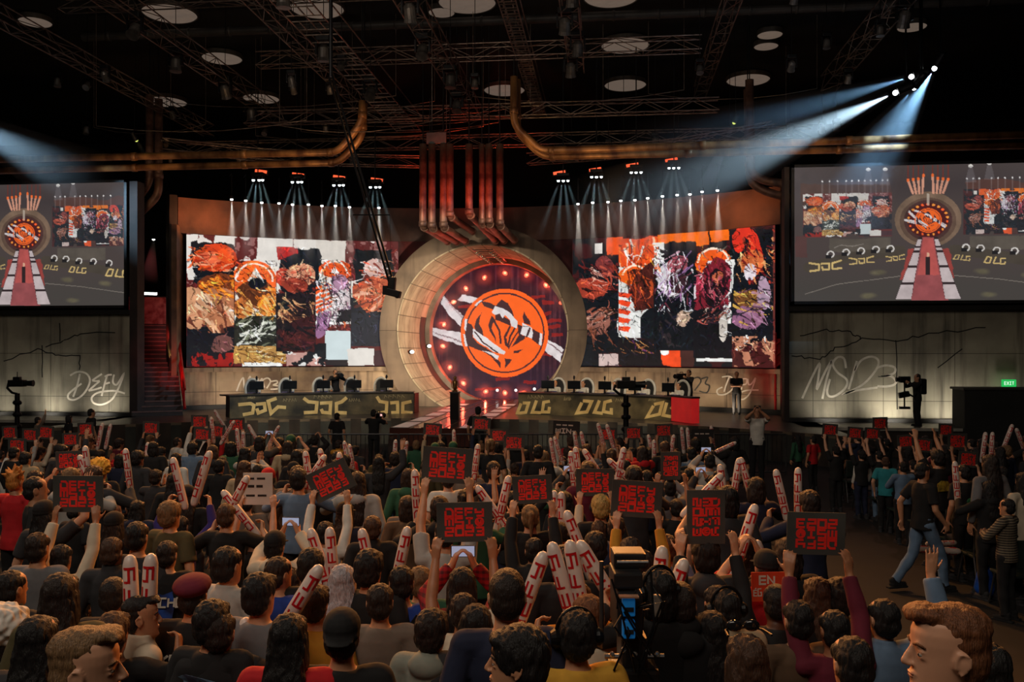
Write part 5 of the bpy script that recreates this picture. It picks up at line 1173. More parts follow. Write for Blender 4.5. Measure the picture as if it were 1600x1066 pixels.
# trophy on its plinth
tp = P(711, 655, 30.9); tp.z = RWZ
t = thing('plinth', tp, 'tall black square plinth under the trophy on the runway', 'plinth')
MB().box(tp + UP * .46, (.30, .30, .92), None, .01).build('body', M('plinth_black', s255(30, 28, 30), s255(20, 20, 22), 3, .3), t); MB().box(tp + UP * .94, (.34, .34, .04), None, .005).build('top', M('plinth_top', s255(90, 88, 88), s255(70, 68, 68), 4, .4), t)
tz = tp + UP * .96; t = thing('trophy', tz, 'slim golden trophy on the black plinth', 'trophy')
GT = M('trophy_gold', s255(220, 170, 110), s255(150, 110, 66), 12, .28, .8)
MB().lathe(tz, [(.10, 0), (.10, .04), (.07, .06)], 18).build('base', GT, t); MB().lathe(tz, [(.05, .06), (.085, .16), (.095, .3), (.075, .38), (.045, .42)], 18).build('body', GT, t, True)
MB().lathe(tz, [(.03, .42), (.055, .46), (.06, .5), (.03, .54)], 18).build('crown', GT, t, True)
for s in (-1, 1): MB().tube([tz + Vector((s * .08, 0, .12)), tz + Vector((s * .13, 0, .2)), tz + Vector((s * .12, 0, .32)), tz + Vector((s * .07, 0, .38))], .014, 6).build('handle', GT, t)
# remote cameras
def remote_camera(base, h, label, k=1.0):
    t = thing('remote_camera', base, label, 'camera'); b = Vector(base)
    f = MB()
    for a in range(3): f.bar(b + UP * .55, b + Vector((math.cos(a * 2.1 + .5), math.sin(a * 2.1 + .5), 0)) * .42 + UP * .02, .03)
    f.build('tripod', BLACKSTEEL, t); MB().tube([b + UP * .1, b + UP * (h - .3)], .07 * k, 10).build('column', BLACKSTEEL, t)
    for i in range(3): MB().lathe(b + UP * (h * (.45 + .15 * i)), [(.10 * k, -.06), (.13 * k, 0), (.10 * k, .06)], 12).build('clamp', BLACKSTEEL, t)
    c = b + UP * h; y = MB(); y.tube([c + RGT * -.26 * k + UP * .0, c + RGT * -.30 * k + UP * -.14, c + RGT * -.16 * k + UP * -.28, c + UP * -.32], .035 * k, 8); y.build('yoke', BLACKSTEEL, t)
    MB().box(c, (.46 * k, .24 * k, .20 * k), (0, 0, YAW), .02).box(c + UP * .14 * k, (.2 * k, .14 * k, .1 * k), (0, 0, YAW), .01).build('body', BLACKSTEEL, t)
    MB().lathe(c + RGT * .22 * k, [(.07 * k, 0), (.08 * k, .16 * k), (.095 * k, .26 * k)], 14, RGT).build('lens', BLACKSTEEL, t)
    MB().bar(c + UP * .18 * k, c + UP * .34 * k, .012).build('antenna', BLACKSTEEL, t)
b = P(27, 700, 26.5); b.z = 0
remote_camera(b, P(27, 599, 26.5).z, 'black remote camera on a column before the letters DEFY')
b = P(978, 700, 25.5); b.z = 0
remote_camera(b, P(978, 601, 25.5).z, 'black remote camera on a tall column before the right desk', 1.15)
# crowd barriers before the stage
def barrier(px0, px1, D, label):
    a, b = P(px0, 600, D), P(px1, 600, D); a.z = b.z = 0; t = thing('crowd_barrier', (a + b) / 2, label, 'barrier', 'steel crowd barriers before the stage')
    fr = MB()
    for z in (.08, 1.08): fr.bar(a + UP * z, b + UP * z, .022)
    for e in (a, b): fr.bar(e, e + UP * 1.08, .022)
    fr.build('frame', M('barrier_steel', s255(96, 96, 98), s255(70, 70, 72), 5, .45, .7), t)
    n = int((b - a).length / .12); g = MB()
    for i in range(1, n): c = a.lerp(b, i / n); g.bar(c + UP * .08, c + UP * 1.08, .009, 4)
    g.build('grille', MATS['barrier_steel'], t)
    for e in (a.lerp(b, .12), a.lerp(b, .88)): MB().box(e + UP * .015, (.06, .6, .03)).build('foot', MATS['barrier_steel'], t)
for i, (x0, x1) in enumerate(((370, 495), (498, 622), (624, 748), (750, 870), (872, 990), (992, 1110), (1113, 1228))):
    barrier(x0, x1, 23.6, 'grey steel crowd barrier before the stage, %s from the left' % ordi(i + 1))
# ------------------------------------------------------------------ people
from mathutils import noise as mnoise
def remeshed(name, mb, vox, smooth=4, bumpy=None):
    """closed shapes melted into one continuous skin"""
    me = bpy.data.meshes.new(name + '_raw'); me.from_pydata(mb.v, [], mb.f); me.validate()
    bm = bmesh.new(); bm.from_mesh(me); bmesh.ops.recalc_face_normals(bm, faces=bm.faces[:]); bm.to_mesh(me); bm.free()
    o = bpy.data.objects.new(name + '_raw', me); COL.objects.link(o)
    m = o.modifiers.new('r', 'REMESH'); m.mode = 'VOXEL'; m.voxel_size = vox; m.adaptivity = 0
    if smooth:
        s = o.modifiers.new('s', 'SMOOTH'); s.factor = .5; s.iterations = smooth
    dg = bpy.context.evaluated_depsgraph_get(); r = bpy.data.meshes.new_from_object(o.evaluated_get(dg)); r.name = name
    bpy.data.objects.remove(o); bpy.data.meshes.remove(me)
    if bumpy:
        n = len(r.vertices); co = np.empty(n * 3, np.float32); r.vertices.foreach_get('co', co); co = co.reshape(-1, 3)
        nr = np.empty(n * 3, np.float32); r.vertices.foreach_get('normal', nr); nr = nr.reshape(-1, 3)
        k, sc = bumpy
        d = np.array([mnoise.noise(Vector((p[0] * sc[0], p[1] * sc[1], p[2] * sc[2]))) for p in co.tolist()]) * k
        r.vertices.foreach_set('co', (co + nr * d[:, None]).astype(np.float32).ravel())
    r.shade_smooth(); r.materials.clear(); r.materials.append({'person_body': SKIN_M, 'hair': HAIR_M}.get(name, CLOTH_M)); r.update(); return r
SH, L1, L2 = (.182, -.01, 1.405), .285, .255
def two_bone(s, h, pole):
    s, h = Vector(s), Vector(h); d = h - s; L = min(d.length, (L1 + L2) * .995); d.normalize(); h = s + d * L
    a = (L1 * L1 - L2 * L2 + L * L) / (2 * L); r = math.sqrt(max(0, L1 * L1 - a * a)); p = Vector(pole); p = (p - d * p.dot(d)).normalized()
    return s + d * a + p * r, h
# per arm: wrist target (right side; mirrored for the left), elbow pole, finger direction, palm normal, curl
ARM = {
 'down': ((.25, .04, .90), (.6, -.8, 0), (0, .15, -1), (-1, .1, 0), .25),
 'sign': ((.19, .24, 1.93), (1, .1, -.5), (-.05, .1, 1), (-.5, .85, 0), .55),
 'stick': ((.25, .20, 1.84), (1, -.1, -.6), (-.2, .45, .85), (-1, .1, .1), 1.25),
 'mid': ((.25, .30, 1.42), (1, -.3, -.8), (-.15, .55, .8), (-1, .1, .1), 1.25),
 'phone': ((.075, .34, 1.66), (1, -.2, -.8), (-.35, .1, .9), (-.9, .3, 0), .7),
 'front': ((.06, .30, 1.20), (1, -.4, -.4), (-.9, .4, .1), (0, -1, 0), .4),
 'crossed': ((-.06, .18, 1.16), (1, .1, -.6), (-1, .2, .1), (0, -1, 0), .5),
 'desk': ((.16, .40, 1.12), (1, -.3, -.5), (-.1, 1, -.1), (0, 0, -1), .5),
 'walkf': ((.24, .16, .93), (.3, -1, 0), (0, .35, -1), (-1, 0, 0), .9), 'walkb': ((.25, -.14, .92), (.4, -1, 0), (0, -.1, -1), (-1, .1, 0), .7),
 'lens': ((.15, .33, 1.45), (1, -.2, -.8), (-.2, .9, .4), (-.8, 0, .3), 1.0),
 'wave': ((.36, .10, 1.84), (1, -.2, -.6), (.1, 0, 1), (0, 1, 0), .15), 'clap': ((.03, .33, 1.46), (1, -.3, -.5), (0, .25, .95), (-1, 0, 0), .12),
}
POSES = {'down': ('down', 'down'), 'sign': ('sign', 'sign'), 'stick_r': ('stick', 'down'), 'stick_l': ('down', 'stick'), 'both': ('stick', 'stick'), 'phone': ('phone', 'phone'), 'mid_r': ('mid', 'down'), 'mid_l': ('down', 'mid'), 'mids': ('mid', 'mid'), 'front': ('front', 'front'),
         'crossed': ('crossed', 'crossed'), 'desk': ('desk', 'desk'), 'walk': ('walkf', 'walkb'), 'lens': ('lens', 'lens'), 'wave_r': ('wave', 'down'), 'clap': ('clap', 'clap')}
LEGS = {'stand': ([(.095, 0, .90), (.10, .015, .48), (.105, -.025, .085)], [(.095, 0, .90), (.10, .015, .48), (.105, -.025, .085)]),
        'sit': ([(.10, 0, .50), (.13, .42, .50), (.13, .40, .085)], [(.10, 0, .50), (.13, .42, .50), (.13, .40, .085)]),
        'walk': ([(.09, 0, .90), (.10, .20, .50), (.10, .26, .085)], [(.09, 0, .90), (.10, -.08, .48), (.10, -.36, .13)])}
SITDROP = .43
def mir(p, s): return (p[0] * s, p[1], p[2])
def arm_points(kind, s):
    w_, pole, fd, pn, curl = ARM[kind]; S = mir(SH, s); el, wr = two_bone(S, mir(w_, s), mir(pole, s)); return Vector(S), el, wr, Vector(mir(fd, s)).normalized(), Vector(mir(pn, s)), curl
def hand(mb, wr, fd, pn, curl, s):
    pn = (pn - fd * pn.dot(fd)).normalized(); sd = fd.cross(pn) * -s       # side the thumb leaves from
    R = Matrix((sd, pn, fd)).transposed()
    mb.cap(wr + fd * .015 + sd * .012, wr + fd * .075 + sd * .022, .021, .017, 8); mb.cap(wr + fd * .015 - sd * .012, wr + fd * .072 - sd * .024, .020, .015, 8); mb.cap(wr + fd * .01, wr + fd * .08, .024, .018, 8)
    for i, (o, L) in enumerate(((.032, .92), (.011, 1.0), (-.011, .95), (-.031, .76))):
        p = wr + fd * (.088 - .004 * abs(i - 1)) + sd * o * 1.05; d = (fd + sd * o * 2.2).normalized()
        for q, (ln, r) in enumerate(((.042, .0088), (.028, .0082), (.021, .0072))):
            a = curl * (.55 + .35 * q) if curl < .8 else curl * (.9 if q else .7); d = (Matrix.Rotation(-a, 3, pn.cross(d).normalized()) @ d).normalized()
            e = p + d * ln * L; mb.cap(p, e, r, r * .92, 8); p = e
    p = wr + fd * .025 + sd * .026; d = (sd * .75 + fd * .65 + pn * .25).normalized()
    for ln, r in ((.036, .0115), (.030, .0095), (.022, .0082)):
        e = p + d * ln; mb.cap(p, e, r, r * .9, 8); p = e; d = (d + pn * .35 * min(curl, 1) + fd * .25).normalized()
def head_shape(mb, yaw, pitch=0, big=1.0):
    c = Vector((0, .0, 1.50)); R = Matrix.Rotation(yaw, 3, 'Z') @ Matrix.Rotation(pitch, 3, 'X')
    t = MB()
    vs, fs, n = [], [], 28
    secs = [(1.470, .022, .070, .020), (1.480, .036, .086, .000), (1.498, .047, .0935, -.030), (1.520, .056, .0915, -.052), (1.545, .0625, .0885, -.072), (1.572, .0675, .0865, -.090), (1.602, .0715, .0845, -.102), (1.632, .0750, .0885, -.108), (1.660, .0760, .0880, -.109), (1.686, .0715, .0770, -.102), (1.706, .0590, .0560, -.084), (1.719, .0380, .0270, -.056), (1.7255, .0120, -.004, -.024)]
    for (z, wd, f, bk) in secs:
        cy = min(.0, (f + bk) / 2 + .01)
        for j in range(n):
            a = 2 * PI * j / n; sn, cs = math.sin(a), math.cos(a); q = abs(cs) ** .92 * (1 if cs > 0 else -1); y = cy + (f - cy) * sn if sn > 0 else cy + (cy - bk) * sn; vs.append((wd * q, y, z))
    for i in range(len(secs) - 1):
        for j in range(n): fs.append((i * n + j, i * n + (j + 1) % n, (i + 1) * n + (j + 1) % n, (i + 1) * n + j))
    fs += [tuple(reversed(range(n))), tuple(range((len(secs) - 1) * n, len(secs) * n))]; t.add(vs, fs)
    t.cap((0, .086, 1.618), (0, .107, 1.577), .0075, .0110, 8); t.ell((0, .103, 1.5745), (.0125, .012, .009), None, 10, 6)
    for s in (-1, 1): t.ell((.0105 * s, .097, 1.5715), (.0075, .009, .0068), None, 8, 6)
    t.cap((-.030, .078, 1.629), (.030, .078, 1.629), .0105, .0105, 8); t.ell((0, .0875, 1.5465), (.023, .0095, .0062), None, 10, 6); t.ell((0, .0865, 1.5365), (.019, .010, .0068), None, 10, 6); t.ell((0, .085, 1.497), (.018, .014, .013), None, 10, 6)
    for s in (-1, 1):
        t.ell((.033 * s, .0695, 1.6125), (.017, .0135, .0085), None, 10, 8); t.ell((.033 * s, .0695, 1.5975), (.016, .0125, .0065), None, 10, 8)
        t.ell((.0755 * s, -.014, 1.594), (.008, .017, .027), (.15, 0, .30 * s), 10, 8); t.tube([(.0765 * s, .003, 1.578), (.078 * s, .004, 1.602), (.081 * s, -.004, 1.621), (.084 * s, -.020, 1.624), (.085 * s, -.033, 1.610), (.083 * s, -.030, 1.590), (.079 * s, -.016, 1.570), (.077 * s, -.006, 1.566)], .0052, 6)
    mb.add([c + R @ (Vector(v) - c) for v in t.v], t.f)
CACHE = {}
def body_mesh(pose, legs, yaw=0.0, vox=.0075):
    key = ('b', pose, legs, round(yaw, 2), vox)
    if key in CACHE: return CACHE[key]
    up, dz = MB(), (SITDROP if legs == 'sit' else 0)
    up.loft([((0, -.005, .86), .10, .075), ((0, -.005, .90), .15, .105), ((0, -.005, .97), .162, .112), ((0, 0, 1.07), .138, .095), ((0, .005, 1.20), .152, .105), ((0, .005, 1.30), .168, .112), ((0, -.005, 1.385), .155, .092), ((0, -.012, 1.43), .105, .07), ((0, -.012, 1.47), .06, .06), ((0, -.01, 1.50), .054, .056)], 24)
    up.cap((0, -.015, 1.44), (0, .005, 1.56), .056, .052, 14)
    head_shape(up, yaw)
    for s, k in zip((1, -1), POSES[pose]):
        S, el, wr, fd, pn, curl = arm_points(k, s)
        up.cap(Vector((S.x * .55, -.005, 1.405)), S, .058, .056); up.cap(S, el, .053, .040); up.cap(el, el.lerp(wr, .35), .040, .041); up.cap(el.lerp(wr, .3), wr, .041, .027); hand(up, wr, fd, pn, curl, s)
    mb = MB().add([(v[0], v[1], v[2] - dz) for v in up.v], up.f)
    for s, ch in zip((1, -1), LEGS[legs]):
        h, k, a = [Vector(mir(p, s)) for p in ch]
        mb.cap(h, k, .088, .058); mb.cap(k, k.lerp(a, .35), .055, .057); mb.cap(k.lerp(a, .3), a, .057, .036); f = a + Vector((0, -.03, -.03)); mb.cap(f, f + Vector((0, .17, -.008)), .038, .032)
    if legs == 'sit': mb.ell((0, -.02, .50), (.165, .14, .11))
    CACHE[key] = remeshed('person_body', mb, vox, 3); return CACHE[key]
def top_mesh(pose, sleeve='short', collar='tee', vox=.011):
    key = ('t', pose, sleeve, collar)
    if key in CACHE: return CACHE[key]
    g = .016 if collar != 'tee' else .010; mb = MB()
    mb.loft([((0, -.005, .84), .168 + g, .118 + g), ((0, -.005, .95), .166 + g, .118 + g), ((0, 0, 1.07), .150 + g, .106 + g), ((0, .004, 1.20), .158 + g, .112 + g), ((0, .004, 1.30), .170 + g, .116 + g), ((0, -.006, 1.385), .158 + g, .096 + g), ((0, -.012, 1.435), .108 + g, .074 + g), ((0, -.012, 1.462), .066 + g, .066 + g)], 26)
    for s, k in zip((1, -1), POSES[pose]):
        S, el, wr, fd, pn, curl = arm_points(k, s)
        mb.cap(Vector((S.x * .55, -.005, 1.405)), S, .060 + g, .060 + g)
        if sleeve == 'short': mb.tube([S - (el - S) * .05, S.lerp(el, .35), S.lerp(el, .72)], [.058 + g, .060 + g, .060 + g], 14)
        else:
            mb.cap(S, el, .056 + g, .045 + g); mb.cap(el, el.lerp(wr, .4), .045 + g, .044 + g); mb.tube([el.lerp(wr, .2), el.lerp(wr, .8), el.lerp(wr, .93)], [.046 + g, .038 + g, .036 + g], 14)
    if collar == 'hood': mb.ell((0, -.085, 1.44), (.11, .065, .075)); mb.ell((0, -.05, 1.475), (.088, .07, .045))
    elif collar == 'stand': mb.tube([(0, -.012, 1.44), (0, -.006, 1.515)], [.080, .073], 18)
    elif collar == 'shirt': mb.tube([(0, -.014, 1.45), (0, -.010, 1.495)], [.074, .068], 18)
    CACHE[key] = remeshed('top', mb, vox, 3, (.009, (9, 9, 6))); return CACHE[key]
def trouser_mesh(legs):
    key = ('l', legs)
    if key in CACHE: return CACHE[key]
    mb = MB(); dz = SITDROP if legs == 'sit' else 0
    mb.loft([((0, -.005, .84 - dz), .14, .11), ((0, -.005, .90 - dz), .165, .122), ((0, -.005, .99 - dz), .168, .118), ((0, 0, 1.02 - dz), .160, .112)], 22)
    for s, ch in zip((1, -1), LEGS[legs]):
        h, k, a = [Vector(mir(p, s)) for p in ch]; mb.cap(h, k, .098, .072); mb.cap(k, k.lerp(a, .4), .070, .070); mb.tube([k.lerp(a, .3), k.lerp(a, .9), k.lerp(a, 1.0)], [.070, .060, .062], 14)
    CACHE[key] = remeshed('trousers', mb, .012, 3, (.012, (10, 10, 7))); return CACHE[key]
def shoe_mesh(legs, s):
    key = ('s', legs, s)
    if key in CACHE: return CACHE[key]
    a = Vector(mir(LEGS[legs][0 if s > 0 else 1][2], s)); mb = MB(); f = a + Vector((0, -.035, -.035))
    mb.cap(f + Vector((0, 0, .05)), f + Vector((0, .03, .01)), .048, .05); mb.cap(f, f + Vector((0, .17, -.008)), .049, .042); mb.box(f + Vector((0, .07, -.04)), (.09, .30, .03), None, .012)
    CACHE[key] = remeshed('shoe', mb, .008, 2); return CACHE[key]
def hair_mesh(style):
    key = ('h', style)
    if key in CACHE: return CACHE[key]
    mb = MB(); bump = (.008, (70, 70, 20))
    if style == 'buzz': mb.ell((0, -.016, 1.642), (.0815, .100, .096)); mb.ell((0, -.045, 1.595), (.0775, .070, .078)); bump = (.003, (80, 80, 40))
    else:
        k = {'short': 1.0, 'medium': 1.06, 'mop': 1.12}.get(style, 1.02)
        top = style != 'quiff'; mb.ell((0, -.020, 1.642 if top else 1.672), (.084 * k, .100 * k, .094 * k) if top else (.0785, .100, .064)); mb.ell((0, -.048, 1.590), (.080 * k, .068 * k, .080 * k) if top else (.077, .064, .078))
        for s in ((-1, 1) if top else ()): mb.ell((.064 * s, -.010, 1.655), (.020 * k, .060, .042))
        if style in ('mop', 'medium'): mb.ell((0, .055, 1.688), (.068, .042, .030)); 
        if style == 'quiff': mb.ell((0, -.026, 1.640), (.0785, .088, .080)); mb.ell((0, .050, 1.708), (.062, .052, .026), (.1, 0, 0)); mb.ell((.01, .084, 1.702), (.048, .022, .017), (-.2, 0, 0))
        if style == 'bob':
            for s in (-1, 1): mb.ell((.070 * s, -.015, 1.565), (.026, .062, .105))
            mb.ell((0, -.062, 1.555), (.086, .050, .110)); mb.ell((0, .06, 1.675), (.066, .036, .034))
        if style == 'long':
            for s in (-1, 1): mb.ell((.072 * s, -.02, 1.54), (.026, .060, .13)); mb.ell((.06 * s, -.07, 1.40), (.045, .045, .16))
            mb.ell((0, -.068, 1.52), (.090, .050, .13)); mb.ell((0, -.098, 1.36), (.105, .042, .17)); mb.ell((0, -.112, 1.24), (.095, .034, .12)); mb.ell((0, .055, 1.680), (.066, .036, .032))
        if style == 'tail': mb.ell((0, -.125, 1.66), (.032, .035, .035)); mb.cap((0, -.14, 1.655), (0, -.165, 1.46), .030, .014)
        if style == 'bun': mb.ell((0, -.06, 1.745), (.046, .046, .042))
        if style == 'spiky':
            g = random.Random(2)
            for i in range(26):
                a, e = g.uniform(0, 2 * PI), g.uniform(.1, 1.4); d = Vector((math.cos(a) * math.cos(e), math.sin(a) * math.cos(e), math.sin(e))); c = Vector((0, -.02, 1.64)); mb.tube([c + d * .06, c + d * .10, c + d * g.uniform(.14, .19)], [.034, .026, .003], 8)
            bump = (.004, (40, 40, 20))
    if style == 'quiff': bump = (.004, (60, 60, 30))
    CACHE[key] = remeshed('hair', mb, .0055 if style == 'quiff' else .0070, 2, bump); return CACHE[key]
def hat_mesh(style):
    key = ('c', style)
    if key in CACHE: return CACHE[key]
    mb = MB()
    if style == 'cap_back': mb.ell((0, -.018, 1.665), (.092, .110, .088)); mb.ell((0, -.03, 1.625), (.090, .10, .045)); mb.ell((0, -.10, 1.615), (.072, .06, .010), (.25, 0, 0))
    elif style == 'cap': mb.ell((0, -.018, 1.665), (.092, .110, .088)); mb.ell((0, -.02, 1.635), (.091, .108, .040)); mb.ell((0, .12, 1.630), (.070, .085, .009), (-.12, 0, 0))
    elif style == 'beret': mb.ell((0, -.03, 1.685), (.115, .125, .062), (.2, 0, 0)); mb.ell((0, -.02, 1.645), (.092, .108, .030))
    elif style == 'fluffy': mb.ell((0, -.02, 1.66), (.125, .135, .115)); mb.ell((0, -.02, 1.60), (.12, .125, .06))
    CACHE[key] = remeshed('hat', mb, .0075, 3, (.02, (30, 30, 30)) if style == 'fluffy' else None); return CACHE[key]
def by_object(name, rough, dark=.76, scale=9, bump=0.0, stretch=None):
    """one shared material; its tone comes from each object's own colour"""
    m = M(name, (1, 1, 1), (dark,) * 3, scale, rough, bump=bump, stretch=stretch); nt = m.node_tree; b = nt.nodes['Principled BSDF']
    src = b.inputs['Base Color'].links[0].from_socket; oi = nt.nodes.new('ShaderNodeObjectInfo'); mx = nt.nodes.new('ShaderNodeMix'); mx.data_type = 'RGBA'; mx.blend_type = 'MULTIPLY'; mx.inputs[0].default_value = 1
    nt.links.new(src, mx.inputs[6]); nt.links.new(oi.outputs['Color'], mx.inputs[7]); nt.links.new(mx.outputs[2], b.inputs['Base Color']); return m
SKIN_M, HAIR_M, CLOTH_M = by_object('skin', .5, .86), by_object('hair', .58, .42, 46, .55, (5, 5, .5)), by_object('cloth', .9, .78, 7, .1)
SKIN = [s255(216, 160, 128), s255(204, 146, 110), s255(176, 118, 84), s255(96, 62, 46)]
HAIR = {'black': s255(26, 22, 22), 'dark brown': s255(46, 32, 26), 'brown': s255(84, 56, 40), 'ginger brown': s255(130, 78, 46), 'light brown': s255(138, 104, 70), 'blond': s255(214, 178, 104), 'silver': s255(206, 198, 204), 'orange': s255(222, 140, 60)}
CLOTH = {n: s255(*c) for n, c in {'black': (24, 23, 25), 'charcoal': (48, 47, 50), 'grey': (118, 116, 118), 'light grey': (176, 172, 166), 'white': (222, 216, 206), 'cream': (208, 192, 168), 'beige': (178, 156, 124), 'brown': (92, 68, 48), 'navy': (26, 32, 58), 'blue': (30, 62, 150),
         'purple': (50, 34, 110), 'red': (196, 26, 34), 'maroon': (104, 22, 44), 'mustard': (200, 138, 40), 'yellow': (226, 170, 60), 'green': (44, 92, 66), 'teal': (44, 140, 150), 'sage grey': (136, 140, 128), 'pink': (214, 130, 130), 'denim': (104, 128, 156), 'taupe': (124, 108, 96), 'olive': (84, 74, 44), 'orange': (226, 92, 34)}.items()}
CLOTH['plaid'] = plaid('cloth_plaid', s255(60, 52, 46), s255(168, 150, 122), s255(30, 28, 30), 9)
CLOTH['red plaid'] = plaid('cloth_red_plaid', s255(160, 24, 34), s255(30, 22, 26), s255(110, 16, 26), 8)
CLOTH['striped'] = M('cloth_striped', s255(190, 180, 168), s255(60, 54, 52), 3.2, .9, stretch=(9, 9, .1), detail=0)
def ob(name, me, mat, parent, loc=(0, 0, 0), rz=0):
    if isinstance(mat, bpy.types.Material):
        me = me.copy(); me.materials[0] = mat; mat = (1, 1, 1)
    o = bpy.data.objects.new(name, me); COL.objects.link(o); o.parent = parent; o.location = loc; o.rotation_euler = (0, 0, rz)
    o.color = (*mat, 1); return o
PEOPLE = []
def person(loc, rz, pose, legs, hair, hcol, top, label, group, sleeve='short', collar='tee', yaw=0.0, skin=1, s=1.0, trousers='black', hat=None, hatcol=None, shoes=None, face=False, vox=.0085):
    me = body_mesh(pose, legs, yaw, .0048 if face else vox)
    b = bpy.data.objects.new('person', me); COL.objects.link(b); b.location = loc; b.rotation_euler = (0, 0, rz); b.scale = (s, s, s)
    b.color = (*SKIN[skin], 1); tag(b, label, 'person', group)
    dz = -SITDROP if legs == 'sit' else 0
    if hair: ob('hair', hair_mesh(hair), HAIR[hcol], b, (0, 0, dz), yaw)
    if hat: ob('hat', hat_mesh(hat), CLOTH[hatcol], b, (0, 0, dz), yaw)
    ob({'short': 't_shirt', 'long': 'jacket'}[sleeve] if collar != 'hood' else 'hoodie', top_mesh(pose, sleeve, collar), CLOTH[top], b, (0, 0, dz))
    ob('trousers', trouser_mesh(legs), CLOTH[trousers], b)
    if shoes is None and legs == 'stand' and (loc[0] > 2.5 or loc[1] > 21.5): shoes = 'charcoal'
    if shoes:
        for q in (1, -1): ob('shoe', shoe_mesh(legs, q), CLOTH[shoes], b)
    if face: face_parts(b, yaw, dz, hcol)
    PEOPLE.append((b.location.x, b.location.y, b)); return b
def face_parts(b, yaw, dz, hcol):
    c = Vector((0, 0, 1.50)); R = Matrix.Rotation(yaw, 3, 'Z')
    def put(name, mb, m):
        mb.v = [tuple(c + R @ (Vector(v) - c) + Vector((0, 0, dz))) for v in mb.v]; o = mb.build(name, m, None, True); o.parent = b; return o
    for s in (-1, 1):
        e = put('eye', MB().ell((.033 * s, .0715, 1.6045), (.0112, .0118, .0085), None, 12, 8), M('eye_white', s255(168, 156, 146), s255(150, 140, 130), 4, .4))
        i = MB().ell((.033 * s, .0808, 1.6045), (.0052, .0032, .0052), None, 10, 6); put('iris', i, M('eye_dark', s255(34, 26, 22), s255(20, 16, 14), 5, .2)).parent = e
        put('eyebrow', MB().tube([(.014 * s, .0885, 1.627), (.033 * s, .0855, 1.633), (.052 * s, .070, 1.626)], [.0032, .0042, .0022], 6), HAIR_M).color = (*HAIR[hcol], 1)
    put('lips', MB().ell((0, .0915, 1.5465), (.0205, .0055, .0042), None, 12, 6).ell((0, .0908, 1.5385), (.0170, .0058, .0046), None, 12, 6), M('lip', s255(186, 124, 102), s255(168, 110, 90), 9, .4))
# ------------------------------------------------------------------ the crowd
STAGE_PT = (SX, 36.0)
def face_to(x, y, t=STAGE_PT): return math.atan2(-(t[0] - x), t[1] - y)
ZONES = [(1.2, 3.2, .75, 'stand'), (3.2, 4.6, .55, 'stand'), (4.6, 6.6, .35, 'stand'), (6.6, 9.0, .2, 'stand'), (9.0, 16.6, 0.0, 'stand'), (16.6, 22.4, 0.0, 'sit')]
def solve(py, Dg, zh, smin=.92, smax=1.06, zones=ZONES, dzsit=SITDROP):
    """depth, floor step, posture and size that put a height zh of the body at row py"""
    best = None; k = (py - HORIZON) / FPX
    for (d0, d1, step, legs) in zones:
        z0 = zh - (dzsit if legs == 'sit' else 0)
        lo = max(d0 + .05, (CAMZ - step - z0 * smax) / k); hi = min(d1 - .05, (CAMZ - step - z0 * smin) / k)
        if hi < lo: 
            mid = (lo + hi) / 2; D = min(max(mid, d0 + .05), d1 - .05); pen = abs(hi - lo) / D * 3 + .15
        else: D = min(max(Dg, lo), hi); pen = 0
        s = (CAMZ - k * D - step) / z0
        c = abs(math.log(D / Dg)) + pen
        if best is None or c < best[0]: best = (c, D, step, legs, s)
    return best[1:]
rg = random.Random(17)
OFF = {'b': []}
def head_at(px, py, w, pose, hair, hcol, top, label, group=None, turn=0.0, **kw):
    D, step, legs, s = solve(py, .178 * FPX / w, 1.615); s = min(max(s, .86), 1.12)
    p = P(px, py, D); rz = face_to(p.x, p.y) + turn
    if kw.get('rzabs') is not None: rz = kw.pop('rzabs')
    return person((p.x, p.y, step), rz, pose, legs, hair, hcol, top, label, group, s=s, **kw)
R_ = math.radians
